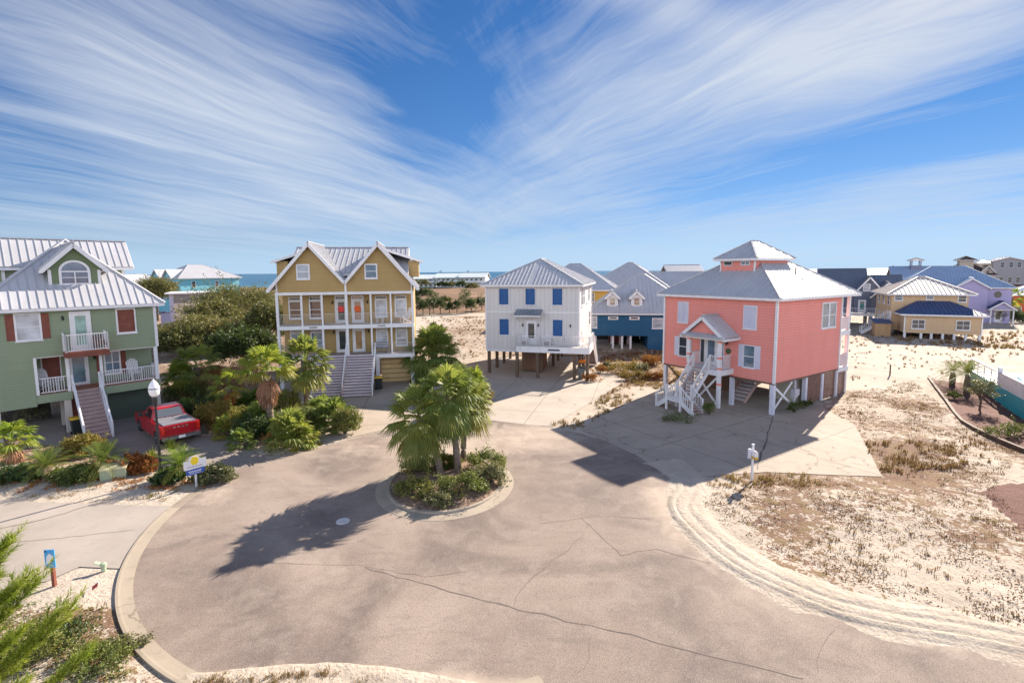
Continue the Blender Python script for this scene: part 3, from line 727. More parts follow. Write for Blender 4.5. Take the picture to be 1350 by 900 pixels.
def gable_pent(root, fr, a0, a1, z0, ze, zr, mat, th=.12, name='gable_wall'):
    b = MB(); b.extrude([fr(a0, -th, z0), fr(a1, -th, z0), fr(a1, -th, ze), fr((a0 + a1) / 2, -th, zr), fr(a0, -th, ze)], Vector(fr.n) * th); return fixn(b.build(name, mat, root))
def adirondack(loc, yaw, label, group=None, mat=None, name='adirondack_chair', tall=1.0):
    root = empty(name, loc, yaw); tag(root, label, 'chair', group); mat = mat or WHITE
    s_ = tall
    for k in (-.27, .27): b = MB(); b.box(k - .03, k + .03, -.32, -.26, 0, .58 * s_); b.build('leg', mat, root)
    for k in (-.27, .27): b = MB(); b.beam((k, -.30, .40 * s_), (k, .42, .05), .05, .10); b.build('leg', mat, root)
    b = MB()
    for i in range(6): b.beam((-.29, -.30 + i * .095, (.43 - i * .022) * s_), (.29, -.30 + i * .095, (.43 - i * .022) * s_), .085, .025)
    b.build('seat', mat, root)
    b = MB()
    for i in range(7):
        x = (i - 3) * .088; top = (1.12 - .03 * (i - 3) ** 2 * .55) * s_; b.beam((x, .24, .26 * s_), (x * 1.12, .52, top), .075, .02, up=(0, -1, .3))
    b.beam((-.3, .33, .55 * s_), (.3, .33, .55 * s_), .03, .07); b.build('backrest', mat, root)
    for k in (-.33, .33): b = MB(); b.beam((k, -.38, .60 * s_), (k, .36, .60 * s_), .13, .025); b.build('armrest', mat, root)
    return root
# ------------------------------------------------------------------ pink house
PINK = siding('coral pink lap siding', (.80, .285, .235), .19, var=.05)
SHUT_L = pmat('lavender white shutter paint', (.60, .60, .70), .5, .06)
h = empty('pink_house', (12.28, 39.46, 0), R(-57.1))
tag(h, 'coral pink house on stilts with white roof cupola and gabled entry porch', 'house')
PW, PD, P0, P1 = 9.05, 8.75, 2.13, 7.72
walls(h, 0, PW, 0, PD, P0, P1, PINK)
FF = frame((0, 0, 0), (1, 0)); FR_ = frame((PW, 0, 0), (0, 1)); FL = frame((0, PD, 0), (0, -1))
for q_ in [(.0, .0), (PW, 0), (PW, PD), (0, PD)]: corner(h, [q_], P0 - .03, P1 - .02, .15)
b = MB(); b.box(-.02, PW + .02, -.02, PD + 1.55, P0 - .12, P0 - .002); b.build('floor_frame', WOOD, h)
hip(h, -.5, PW + .5, -.5, PD + 2.0, P1 + .02, 11.05, (PW / 2, PW / 2 + .1), (PW / 2, PD + 1.5 - PW / 2 + .2), sp=.42)
# cupola standing towards the front slope
cx0, cx1, cy0, cy1 = 3.35, 6.05, 2.25, 6.6
walls(h, cx0, cx1, cy0, cy1, 8.9, 10.42, PINK, 'cupola_wall')
fc = frame((0, cy0, 0), (1, 0)); corner(h, [(cx0, cy0), (cx1, cy0)], 9.0, 10.42, .1)
window(h, fc, 3.95, 9.95, .62, .24, GLASS, hbar=0, t=.05, sill=False); window(h, fc, 5.35, 9.95, .62, .24, BLUEGLASS, v=2, hbar=0, t=.05, sill=False)
hip(h, cx0 - .42, cx1 + .42, cy0 - .42, cy1 + .42, 10.42, 11.75, ((cx0 + cx1) / 2, cy0 + 1.7), ((cx0 + cx1) / 2, cy1 - 1.7), sp=.42, name='cupola_roof')
# front windows: upper ones closed by louvred shutters
for a in (1.78, 7.24):
    window(h, FF, a, 5.62, .86, 1.5, BLIND, t=.06); shutter(h, FF, a - .22, 5.62, .43, 1.5, SHUT_L, d=.075); shutter(h, FF, a + .22, 5.62, .43, 1.5, SHUT_L, d=.075)
window(h, FF, 1.84, 3.0, .66, 1.42, GLASS, t=.05); shutter(h, FF, 1.26, 2.95, .42, 1.5, SHUT_L); shutter(h, FF, 2.42, 2.95, .42, 1.5, SHUT_L)
window(h, FF, 7.28, 2.95, .74, 1.46, BLUEGLASS, t=.05); shutter(h, FF, 6.70, 2.9, .42, 1.56, SHUT_L); shutter(h, FF, 7.86, 2.9, .42, 1.56, SHUT_L)
window(h, FR_, 6.35, 5.42, .86, 1.7, BLUEGLASS); window(h, FR_, 7.40, 5.42, .86, 1.7, BLUEGLASS)
door(h, FF, 4.35, 2.68, .9, 2.0, WHITE, BLUEGLASS, .12); window(h, FF, 5.15, 2.75, .36, 1.9, BLUEGLASS, hbar=0, t=.05, sill=False); window(h, FF, 3.6, 2.75, .3, 1.9, GLASS, hbar=0, t=.05, sill=False)
b = MB(); b.lathe([(.13, 0), (.20, -.03), (.20, -.06), (.13, -.08)], FF(5.72, .0, 3.85)[:3], 16, 'y'); b.build('wreath', pmat('green wreath', (.06, .11, .05), .8, .4, 20), h)
lamp_bracket(h, FF, 5.62, 4.45)
# gabled entry porch
px0, px1, py = 3.4, 6.1, -1.55
b = MB(); b.box(px0, px1, py, -.005, 2.5, 2.66); b.box(px0 - .03, px1 + .03, py - .06, py, 2.28, 2.66); b.box(px1, px1 + .06, py, -.01, 2.28, 2.66); b.build('porch_floor', WHITE, h)
PINKT = pmat('coral trim paint', (.80, .26, .2), .5)
for x in (px0 + .1, px1 - .1):
    b = MB(); b.box(x - .11, x + .11, py + .0, py + .22, 0 if x > 4 else .0, 4.72); o = b.build('porch_post', WHITE, h)
    b = MB()
    for z_ in (1.62, 2.72, 3.45, 4.58): b.box(x - .125, x + .125, py - .015, py + .235, z_, z_ + .14)
    b.build('post_band', PINKT, o)
b = MB(); b.box(px0 - .15, px1 + .15, py - .05, py + .12, 4.72, 4.92); b.box(px0 - .15, px0, py + .12, -.01, 4.72, 4.92); b.box(px1, px1 + .15, py + .12, -.01, 4.72, 4.92); b.build('porch_beam', WHITE, h)
fp = frame((0, py + .04, 0), (1, 0)); gable_tri(h, fp, px0 + .1, px1 - .1, 5.05, 6.15, PINK, .1)
b = MB()
for P in ([(px0 - .45, py - .45, 4.94), (px1 + .45, py - .45, 4.94), (px1 + .1, py + .0, 5.16), (px0 - .1, py, 5.16)],): slab(b, P, .05); seams(b, P, .42)
b.build('pent_roof', METAL, h)
gable_roof(h, px0 - .45, px1 + .45, py - .25, .0, 4.98, 6.42, 'y', sp=.4, name='porch_roof')
rail(h, (px1 - .1, py + .25, 2.66), (px1 - .1, -.1, 2.66), sp=.12, posts=False); rail(h, (5.28, py + .1, 2.66), (px1 - .22, py + .1, 2.66), sp=.12); rail(h, (px0 + .1, py + .25, 2.66), (px0 + .1, -.1, 2.66), sp=.12, posts=False)
# stairs down to a landing, then to both sides
stairs(h, (4.68, -3.42, .82), (4.68, py - .06, 2.66), 1.15, 9, TREAD, WHITE, risers=False, rsp=.14)
b = MB(); b.box(4.05, 5.3, -4.6, -3.4, .68, .80); b.build('landing', WHITE, h)
posts(h, [(4.1, -4.55, 0, 1.8), (5.25, -4.55, 0, 1.8), (5.3, -3.45, 0, 1.8), (4.05, -3.45, 0, 1.8)], .12, WHITE, 'newel_post')
stairs(h, (6.3, -4.0, .02), (5.31, -4.0, .80), .92, 5, TREAD, WHITE, risers=False); stairs(h, (3.1, -4.0, .02), (4.04, -4.0, .80), .92, 5, TREAD, WHITE, risers=False)
rail(h, (4.1, -4.55, .80), (5.25, -4.55, .80), sp=.12, posts=False)
b = MB(); b.beam((5.9, -1.5, .25), (4.2, -1.5, 2.2), .05, .14); b.beam((5.9, -1.42, 2.2), (4.3, -1.42, .4), .05, .14); b.build('cross_brace', WHITE, h)
# stilts
posts(h, [(PW - .1, .1, 0, P0 - .12), (6.0, .12, 0, P0 - .12), (.12, .12, 0, P0 - .12), (2.6, .12, 0, P0 - .12), (PW - .1, 4.2, 0, P0 - .12), (.12, 4.2, 0, P0 - .12), (PW - .1, 6.5, 0, P0 - .12), (PW - .1, 8.65, 0, P0 - .12), (.12, 8.6, 0, P0 - .12), (3.2, 8.6, 0, P0 - .12)], .26, pmat('bluish white piling paint', (.62, .62, .70), .55, .12, 3))
posts(h, [(PW - .12, PD + 1.45, 0, P1), (4.5, PD + 1.45, 0, P1), (.12, PD + 1.45, 0, P1)], .2, WHITE, 'balcony_post')
def slats(root, x0, x1, y0, y1, z0, z1, mat, name='slat_panel', pitch=.16, th=.03):
    b = MB(); z_ = z0
    while z_ < z1 - .02: b.beam((x0, y0, z_ + pitch * .43), (x1, y1, z_ + pitch * .43), th, min(pitch * .86, z1 - z_)); z_ += pitch
    return b.build(name, mat, root)
PW_ = pmat('brown slatted skirting', (.20, .105, .08), .75, .3, 3, .3, 20)
for y0, y1 in ((4.35, 6.36), (6.64, 8.5), (8.8, PD + 1.33)): slats(h, PW - .08, PW - .08, y0, y1, .05, P0 - .14, PW_)
walls(h, 6.3, 8.4, 4.4, 8.2, 0, P0 - .13, pmat('cream store wall', (.55, .50, .42), .7), 'store_room'); walls(h, 1.2, 3.6, 3.4, 6.6, 0, P0 - .13, pmat('brown store boarding', (.16, .09, .06), .8, .3), 'store_room')
stairs(h, (5.75, 1.2, .01), (5.75, 3.6, 2.0), 1.0, 9, WHITE, TREAD, True, side=(-1,))
b = MB(); b.beam((PW - .05, .25, .35), (PW - .05, 2.4, 1.95), .05, .15); b.beam((PW + .01, .25, 1.75), (PW + .01, 2.4, .3), .05, .15); b.build('cross_brace', WHITE, h)
b = MB(); b.beam((.12, .3, .3), (2.5, .1, 1.95), .05, .15); b.beam((.12, .38, 1.95), (2.5, .2, .3), .05, .15); b.build('cross_brace', PILING, h)
# electric meter boxes on the right side
b = MB(); b.box(PW - .05, PW + .22, 2.30, 2.68, .85, 1.45); b.box(PW - .02, PW + .18, 2.75, 2.98, .95, 1.4); b.tube([(PW + .1, 2.45, 0), (PW + .1, 2.45, .85)], .09, 8); b.tube([(PW + .1, 2.5, 1.45), (PW + .1, 2.5, 1.95), (PW - .1, 2.6, 2.1)], .07, 8); b.lathe([(.08, 0), (.09, .05), (.02, .09)], (PW + .16, 2.44, 1.1), 10); b.build('electric_meter', pmat('grey enamel', (.45, .45, .50), .4), h)
# back balconies seen end-on
for z_ in (P0, 4.92):
    b = MB(); b.box(0, PW, PD + .005, PD + 1.5, z_ - .1, z_ + .05); b.box(PW, PW + .05, PD - .0, PD + 1.55, z_ - .3, z_ + .06); b.build('balcony_floor', WHITE, h)
    b = MB(); b.box(PW - .06, PW - .01, PD + .1, PD + 1.36, z_ + .12, z_ + 1.08); b.build('balcony_panel', pmat('rosy white panel', (.72, .55, .53), .5), h)
b = MB(); b.tube([(PW - .8, 3.6, 9.2), (PW - .8, 3.6, 9.75)], .05, 8); b.tube([(7.9, 5.3, 8.4), (7.9, 5.3, 8.95)], .05, 8); b.build('vent_pipe', BLACK, h)

# ------------------------------------------------------------------ white house with blue shutters
WB = siding('white board and batten', (.64, .615, .60), .40, 'xy', var=.06, depth=.7)
BLUE = pmat('strong blue shutter paint', (.010, .092, .29), .5, .10, 4)
h = empty('white_house', (-2.42, 46.15, 0), R(-14.8))
tag(h, 'white board and batten house on wooden pilings with bright blue closed shutters', 'house')
WW, WD, W0, W1 = 8.71, 11.0, 2.36, 8.40
walls(h, 0, WW, 0, WD, W0, W1, WB)
FF = frame((0, 0, 0), (1, 0)); FR_ = frame((WW, 0, 0), (0, 1))
b = MB(); b.box(-.02, WW + .02, -.02, WD + .02, W0 - .2, W0 - .003); b.build('floor_frame', WHITE, h)
b = MB(); b.box(.08, WW - .08, -.03, 0, 5.82, 5.95); b.box(WW, WW + .04, .08, WD - .08, 5.80, 5.98); b.build('belt_trim', WHITE, h)
corner(h, [(0, 0), (WW, 0), (WW, WD), (0, WD)], W0, W1 - .03, .13)
hip(h, -.45, WW + .45, -.45, WD + .45, W1, 10.85, (WW / 2, WW / 2), (WW / 2, WD - WW / 2), sp=.36)
for a in (1.75, 4.26, 6.76): window(h, FF, a, 6.6, .8, 1.42, GLASS, t=.05); shutter(h, FF, a, 6.58, .86, 1.46, BLUE, d=.09)
for a in (1.76, 6.79): window(h, FF, a, 3.78, .8, 1.42, GLASS, t=.05); shutter(h, FF, a, 3.76, .86, 1.46, BLUE, d=.09)
door(h, FF, 4.33, 2.92, .8, 2.1, WHITE, GLASS, .28, .72)
b = MB(); P = [(2.95, -1.15, 5.72), (5.4, -1.15, 5.72), (5.4, -.01, 6.16), (2.95, -.01, 6.16)]; slab(b, P, .06); seams(b, P, .3); b.build('door_awning', pmat('grey awning metal', (.26, .30, .34), .45, .1, metal=.3), h)
b = MB(); b.box(2.95, 5.4, -1.15, -1.1, 5.56, 5.665)
for x in (3.15, 5.2): b.beam((x, -.03, 5.1), (x, -1.0, 5.62), .05, .05)
b.build('awning_bracket', WHITE, h)
for a in (3.55, 5.0, 7.95): lamp_bracket(h, FF, a, 4.75)
# right side: sunlit, big dark windows
for a, ww in ((2.0, .9), (3.6, .9), (8.2, .9)): window(h, FR_, a, 6.45, ww, 1.6, BLUEGLASS, v=1)
for a in (9.0,): window(h, FR_, a, 3.9, .9, 1.4, GLASS)
b = MB(); b.box(WW + .0, WW + .07, 5.6, 8.6, 6.3, 6.5); b.build('belt_trim', WHITE, h)
# deck
dx0, dx1, dy = 3.28, 9.75, -1.25
b = MB(); b.box(dx0, dx1, dy, -.03, 2.78, 2.9); b.box(WW + .03, dx1, -.03, 2.2, 2.78, 2.9); b.build('deck_floor', pmat('pale deck boards', (.52, .48, .45), .7, .1, 4), h)
b = MB(); b.box(dx0, dx1, dy - .06, dy, 2.38, 2.92); b.box(dx1, dx1 + .06, dy - .06, 2.2, 2.38, 2.92); b.box(dx0 - .06, dx0, dy - .06, -.03, 2.38, 2.92); b.build('deck_fascia', WHITE, h)
rail(h, (dx0, dy, 2.9), (dx0 + 2.15, dy, 2.9), sp=.11, pw=.014, rw=.04, post=.07); rail(h, (dx0 + 2.15, dy, 2.9), (dx0 + 4.3, dy, 2.9), sp=.11, pw=.014, rw=.04, post=.07); rail(h, (dx0 + 4.3, dy, 2.9), (dx1, dy, 2.9), sp=.11, pw=.014, rw=.04, post=.07); rail(h, (dx0, dy, 2.9), (dx0, -.1, 2.9), sp=.11, pw=.014, rw=.04, post=.07)
rail(h, (dx1, dy, 2.9), (dx1, 2.1, 2.9), sp=.11, pw=.014, rw=.04, post=.07)
b = MB(); b.box(dx0 + 2.85, dx0 + 3.9, dy - .085, dy - .062, 2.58, 2.72); s_ = b.build('house_name_board', pmat('dark blue name board', (.03, .04, .10), .5), h)
# stair going down along the right side
stairs(h, (dx1 - .5, 6.4, .05), (dx1 - .5, 2.2, 2.9), .95, 12, TREAD, WHITE)
b = MB(); b.beam((WW + .1, -.1, 2.95), (WW + .1, 2.4, 4.1), .06, .12); b.build('hand_rail', WHITE, h)
posts(h, [(.12, .4, 0, W0 - .2), (3.2, -.9, 0, 2.4), (5.1, -.9, 0, 2.4), (8.42, -.85, 0, 2.4), (9.6, -1.1, 0, 2.4), (.12, 3.0, 0, W0 - .2), (.12, 5.6, 0, W0 - .2), (.12, 8.2, 0, W0 - .2), (.12, 10.8, 0, W0 - .2),
          (4.95, 1.6, 0, W0 - .2), (5.5, 5.0, 0, W0 - .2), (5.5, 8.0, 0, W0 - .2), (5.5, 10.7, 0, W0 - .2), (8.6, 1.4, 0, W0 - .2), (8.6, 4.5, 0, W0 - .2), (8.6, 10.8, 0, W0 - .2), (2.8, 4.8, 0, W0 - .2), (2.8, 10.8, 0, W0 - .2)], .26, PILING, 'piling')
walls(h, 3.0, 5.0, 1.75, 4.2, .12, W0 - .21, siding('brown boarded store', (.20, .105, .062), .14, var=.2, depth=.8), 'store_room')
wh_root = h
# ------------------------------------------------------------------ mustard duplex
MUST = siding('mustard stucco siding', (.42, .285, .115), .19, var=.06, depth=.12)
h = empty('mustard_duplex', (-19.04, 39.85, 0), R(10))
tag(h, 'mustard yellow duplex with twin gables and white two-storey porches', 'house')
TW, TY, TD, F1, F2, F3 = 10.8, 1.75, 11.5, 2.75, 5.30, 8.0
walls(h, 0, TW, TY, TD, F1 - .25, F3 + .9, MUST)
FF = frame((0, TY, 0), (1, 0))
# porch floors, beams, posts
for z_, nm in ((F1, 'porch_floor'), (F2, 'porch_floor')):
    b = MB(); b.box(.02, TW - .02, .02, TY - .005, z_ - .10, z_); b.build(nm, pmat('grey porch boards', (.36, .28, .24), .7, .15, 4), h)
    b = MB(); b.box(-.05, TW + .05, -.05, .018, z_ - .30, z_ + .02); b.box(-.05, .017, .02, TY, z_ - .30, z_ + .02); b.box(TW - .017, TW + .05, .02, TY, z_ - .30, z_ + .02); b.build('porch_beam', WHITE, h)
b = MB(); b.box(-.08, TW + .08, -.06, .12, F3 - .16, F3 + .06); b.box(.0, TW, .12, TY - .005, F3 - .05, F3 + .03); b.build('porch_beam', WHITE, h)
PX = [0.02, 1.9, 3.48, 5.40, 7.36, 8.98, 10.78]
for i, x in enumerate(PX):
    ww = .2 if i in (0, 3, 6) else .13
    for z0, z1 in ((F1 + .02, F2 - .30), (F2 + .02, F3 - .16)):
        b = MB(); b.box(x - ww / 2, x + ww / 2, .0, ww, z0, z1); b.build('porch_post', WHITE, h)
RAILP = pmat('thin pale railing', (.60, .55, .50), .5)
for i in range(6):
    rail(h, (PX[i] + .1, .07, F2), (PX[i + 1] - .1, .07, F2), RAILP, .95, .10, .014, posts=False, rw=.035)
    if i in (0, 1, 4, 5): rail(h, (PX[i] + .1, .07, F1), (PX[i + 1] - .1, .07, F1), RAILP, .95, .10, .014, posts=False, rw=.035)
# gables
def tg(x0, x1, zr):
    fr = frame((0, .02, 0), (1, 0)); gable_pent(h, fr, x0 + .02, x1 - .02, F3 + .06, F3 + .80, zr - .04, MUST, .14)
tg(0, 5.42, 12.0); tg(5.38, TW, 12.0)
b = MB(); b.box(.0, .12, -.02, .02, F3 + .05, F3 + 1.0); b.box(TW - .12, TW, -.02, .02, F3 + .05, F3 + 1.0); b.box(5.32, 5.48, -.03, .02, F3 + .05, F3 + .9); b.build('corner_trim', WHITE, h)
for x0, x1, e in ((0, 5.4, 0), (5.4, TW, 1)):
    xm = (x0 + x1) / 2; b = MB(); f = MB(); zr = 12.1; sl_ = (zr - (F3 + .95)) / 2.7
    lo0, lo1 = (x0 - .55, x1) if e == 0 else (x0, x1 + .55)
    for xe, xo in ((lo0, -1), (lo1, 1)):
        ze_ = zr - sl_ * abs(xe - xm); P = [(xe, -.45, ze_), (xe, 6, ze_), (xm, 6, zr), (xm, -.45, zr)]
        slab(b, P, .1); seams(b, P, .42); P = [Vector(p) for p in P]; f.beam(P[0] - Z * .17 + Vector((0, -.02, 0)), P[3] - Z * .17 + Vector((0, -.02, 0)), .06, .24)
    b.beam((xm, -.45, zr + .03), (xm, 6, zr + .03), .18, .06); b.build('gable_roof', METAL, h); f.build('rake_trim', WHITE, h)
    fr = frame((0, .02, 0), (1, 0)); window(h, fr, xm - (.55 if e == 0 else .62), 9.22, .82, 1.02, BLIND if e == 0 else BLUEGLASS, t=.11)
# main roof with its ridge across, shed dormers at both ends
gable_roof(h, .35, TW - .35, 1.2, 10.8, 9.6, 11.98, 'x', name='main_roof', sp=.42)
for x0, x1 in ((-.9, .34), (TW - .34, TW + .9)):
    b = MB(); P = [(x0, 2.2, 10.62), (2.4, 2.2, 11.72), (2.4, 9, 11.72), (x0, 9, 10.62)] if x0 < 0 else [(TW - 2.4, 2.2, 11.72), (x1, 2.2, 10.62), (x1, 9, 10.62), (TW - 2.4, 9, 11.72)]
    slab(b, P, .1); seams(b, P, .4); b.build('shed_dormer_roof', METAL, h)
    xa, xb = (x0 + .35, x1) if x0 < 0 else (x0, x1 - .35)
    walls(h, xa, xb, 2.6, 8.6, 9.2, 10.66, MUST, 'shed_dormer_wall'); b = MB(); b.beam((x0, 2.18, 10.54) if x0 < 0 else (x1, 2.18, 10.54), (2.4, 2.18, 11.62) if x0 < 0 else (TW - 2.4, 2.18, 11.62), .05, .2); b.build('fascia', WHITE, h)
# windows and doors
for a, p in ((.98, CURTAIN), (2.62, CURTAIN), (8.05, BLIND), (9.72, BLIND)):
    window(h, FF, a, F2 + .55, .84, 1.35, p, t=.1); window(h, FF, a, F2 + 2.06, .84, .2, GLASS, hbar=0, t=.06, sill=False)
for a, p in ((.98, BLUEGLASS), (2.62, BLUEGLASS), (8.05, BLIND), (9.72, BLIND)):
    window(h, FF, a, F1 + .5, .84, 1.25, p, t=.1); window(h, FF, a, F1 + 1.95, .84, .2, GLASS, hbar=0, t=.06, sill=False)
CORAL = glassmat('coral coloured glass', (.60, .10, .045), .15)  # plain coral base colour
door(h, FF, 4.72, F1, .86, 2.0, WHITE, GLASS, .14, .6, .24); door(h, FF, 6.08, F1, .86, 2.0, WHITE, glassmat('glass over brown blinds', (.35, .19, .11), .12, .3), .14, .6, .24)
o1 = door(h, FF, 4.72, F2, .86, 2.0, WHITE, GLASS, .14, .6, .2); o2 = door(h, FF, 6.08, F2, .86, 2.0, WHITE, glassmat('glass over tan blinds', (.42, .27, .2), .12, .3), .14, .6, .2)
for o, a, c in ((o1, 4.72, (.75, .07, .06)), (o2, 6.08, (.80, .14, .03))):
    b = MB(); b.lathe([(.05, -.02), (.24, -.03), (.29, -.06), (.24, -.09), (.05, -.10)], FF(a, .06, F2 + 1.22), 18, 'y'); q = b.build('door_wreath', pmat('wreath %s' % (a > 5), c, .7, .3, 25), o)
for a in (4.02, 6.92):
    for z_ in (F1 + 1.85, F2 + 1.85): lamp_bracket(h, FF, a, z_)
b = MB()
for x in (2.75, 8.2): b.box(x - .3, x + .3, -.066, -.05, F2 - .2, F2 - .07)
b.build('house_number_plate', pmat('grey number plate', (.30, .28, .27), .5), h)
# stairs side by side
STW = pmat('white stair boards', (.72, .68, .71), .6, .1, 4); 
stairs(h, (4.12, -3.0, .02), (4.12, -.02, F1), 2.15, 15, STW, TREAD, True, side=(1, -1), rsp=.4, railmat=WHITE)
stairs(h, (6.45, -3.6, .02), (6.45, -.02, F1), 2.15, 15, STW, TREAD, True, side=(1,), rsp=.4, railmat=WHITE)
# ground storey: piers, open bay left, slatted bay right
posts(h, [(.1, .15, 0, F1 - .3), (7.75, .15, 0, F1 - .3), (10.65, .15, 0, F1 - .3), (3.0, .15, 0, F1 - .3)], .3, WHITE, 'pier')
TANB = pmat('tan bay boards with painted sun', (.78, .55, .26), .7, .12, 2)  # board colour lightened to stand in for sun through the slats
b = MB(); b.box(7.9, 10.5, 1.7, 1.76, 0, F1 - .3); b.build('bay_wall', TANB, h)
b = MB()
for i in range(5): b.box(7.9, 10.5, .10, .14, F1 - .34 - i * .11 - .05, F1 - .34 - i * .11) if False else b.box(7.9, 10.5, 1.66, 1.70, .3 + i * .42, .345 + i * .42)
b.build('bay_batten', pmat('brown batten', (.25, .15, .07), .7), h)
walls(h, .3, 7.4, 5.5, 11.4, 0, F1 - .26, pmat('grey ground storey wall', (.26, .25, .25), .8), 'ground_storey_wall')

# ------------------------------------------------------------------ green house
GRN = siding('sage green lap siding', (.25, .30, .195), .155, var=.05)
GRND = siding('dark sage lap siding', (.16, .21, .11), .155, var=.05)
h = empty('green_house', (-24.03, 33.08, 0), R(47.7))
tag(h, 'sage green lap-sided house with metal roof, arched dormer window and front stairs', 'house')
GW, GD, GF, G2, GE = 8.0, 11.0, 2.55, 4.80, 7.70
walls(h, -GW, 0, 0, GD, G2, GE, GRN, 'upper_wall')
walls(h, -GW, -6.1, 0, GD, 1.9, G2 - .002, GRN, 'lower_wall'); walls(h, -6.098, -.02, 1.8, GD, GF - .3, G2 - .002, GRN, 'porch_wall')
FF = frame((0, 0, 0), (1, 0)); FP = frame((0, 1.8, 0), (1, 0))
b = MB(); b.box(-6.09, -.0, .0, 1.795, GF - .12, GF); b.build('porch_floor', pmat('terracotta deck boards', (.42, .17, .10), .7, .15, 4), h)
b = MB(); b.box(-6.09, -4.5, -.03, -.002, GF - .5, GF - .0); b.build('porch_skirt', GRN, h); b = MB(); b.box(-3.1, .02, -.03, -.002, GF - .5, GF - .02); b.box(.0, .03, 0, 1.8, GF - .5, GF - .02); b.build('porch_skirt', GRN, h)
b = MB(); b.box(-6.08, .0, .05, 1.79, G2 - .06, G2 - .01); b.build('porch_ceiling', WHITE, h)
corner(h, [(-.02, 0), (-GW, 0)], G2, GE - .05, .16)
for x, ww in ((-6.02, .14), (-4.62, .15), (-3.02, .15), (-.12, .2)): b = MB(); b.box(x - ww / 2, x + ww / 2, .01, .01 + ww, GF, G2 - .01); b.build('porch_post', WHITE, h)
rail(h, (-5.9, .09, GF), (-4.72, .09, GF), sp=.115, posts=False); rail(h, (-2.92, .09, GF), (-.25, .09, GF), sp=.115, posts=False); rail(h, (-.1, .2, GF), (-.1, 1.7, GF), sp=.115, posts=False)
stairs(h, (-3.82, -3.2, .02), (-3.82, -.03, GF), 1.12, 13, TREAD, WHITE, True, rsp=.5)
door(h, FP, -3.92, GF, .8, 1.95, WHITE, BLUEGLASS, .1, .75); window(h, FP, -2.2, 3.1, .72, 1.38, BLUEGLASS, v=2); window(h, FP, -5.2, 3.15, .75, 1.35, BLIND)
for a in (-1.62, -2.86): shutter(h, FP, a, 3.0, .32, 1.5, WOODRED, False)
shutter(h, FP, -5.2, 3.1, .8, 1.45, WOODRED, False, d=.07)
for a, z_ in ((-3.1, 4.3),): lamp_bracket(h, FP, a, z_)
lamp_bracket(h, FF, -4.62, 7.1)
window(h, FF, -6.14, 5.92, .96, 1.45, BLIND); shutter(h, FF, -6.85, 5.9, .42, 1.5, WOODRED, False); shutter(h, FF, -5.43, 5.9, .42, 1.5, WOODRED, False)
window(h, FF, -1.57, 5.92, .86, 1.45, GLASS); shutter(h, FF, -1.57, 5.93, .86, 1.43, WOODRED, False, 'solid red-brown boarded shutter closed over the window', d=.07)
door(h, FF, -3.83, 5.02, .82, 2.3, WHITE, glassmat('sea green door glass', (.22, .42, .38), .1), .14, .62)
b = MB(); b.box(-4.75, -2.7, -1.15, -.003, 4.72, 5.02); b.build('balcony_floor', WOODRED, h)
for p, q in (((-4.7, -1.1), (-2.75, -1.1)), ((-4.7, -1.1), (-4.7, -.08)), ((-2.75, -1.1), (-2.75, -.08))): rail(h, (*p, 5.02), (*q, 5.02), sp=.12, name='balcony_railing', h=1.05)
# roof: hip with front dormer, monitor storey behind
hip(h, -GW - .5, .52, -.5, 8.2, GE + .02, 11.95, (-3.75, 4.0), (-3.75, 4.4), sp=.40, fh=.2)
d0, d1, dyy = -4.98, -2.52, .95
walls(h, d0, d1, dyy, 4.0, 8.7, 10.02, GRND, 'dormer_wall'); fd = frame((0, dyy - .0, 0), (1, 0)); gable_pent(h, fd, d0, d1, 10.02, 10.22, 11.48, GRND, .1)
gable_roof(h, d0 - .36, d1 + .36, dyy - .35, 4.1, 9.98, 11.62, 'y', name='dormer_roof', sp=.4, ends=(True, False))
b = MB(); b.box(d0 - .02, d0 + .14, dyy - .04, dyy, 9.02, 9.95); b.box(d1 - .14, d1 + .02, dyy - .04, dyy, 9.02, 9.95); b.box(d0 - .1, d1 + .1, dyy - .06, dyy, 8.9, 9.02); b.build('corner_trim', WHITE, h)
# arched window
ac, aw, az = -3.76, .62, 9.12
b = MB(); n = 18; out = [fd(ac + (aw + .13) * math.cos(R(180 * i / n)), 0, az + .72 + (aw + .08) * math.sin(R(180 * i / n))) for i in range(n + 1)] ; inn = [fd(ac + aw * math.cos(R(180 * i / n)), 0, az + .72 + (aw - .05) * math.sin(R(180 * i / n))) for i in range(n + 1)]
out = [fd(ac + aw + .13, 0, az - .1)] + out + [fd(ac - aw - .13, 0, az - .1)]; inn = [fd(ac + aw, 0, az)] + inn + [fd(ac - aw, 0, az)]
nn = Vector(fd.n) * .07
vs = [Vector(p) for p in out] + [Vector(p) for p in inn]; m_ = len(out); vs2 = [p + nn for p in vs]
fs = []
for i in range(m_ - 1): fs += [(2 * m_ + i, 2 * m_ + i + 1, 3 * m_ + i + 1, 3 * m_ + i), (i, i + 1, 2 * m_ + i + 1, 2 * m_ + i), (m_ + i, 3 * m_ + i, 3 * m_ + i + 1, m_ + i + 1)]
b.add(vs + vs2, fs); b.box(ac - aw - .13, ac + aw + .13, 0, .065, az - .1, az, fd); b.box(ac - .03, ac + .03, 0, .05, az, az + .68, fd); b.box(ac - aw, ac + aw, 0, .055, az + .68, az + .76, fd); b.box(ac - aw, ac + aw, .0, .045, az + .33, az + .37, fd)
o = fixn(b.build('arched_window', WHITE, h)); g = MB(); g.extrude([Vector(p) + Vector(fd.n) * .004 for p in inn], Vector(fd.n) * .012); fixn(g.build('pane', glassmat('half blind glass', (.16, .18, .24), .06), o))
walls(h, -9.5, -.55, 5.6, 8.8, 8.0, 10.2, GRN, 'monitor_wall'); corner(h, [(-.57, 5.6), (-6.72, 5.58)], 8.6, 10.15, .16)
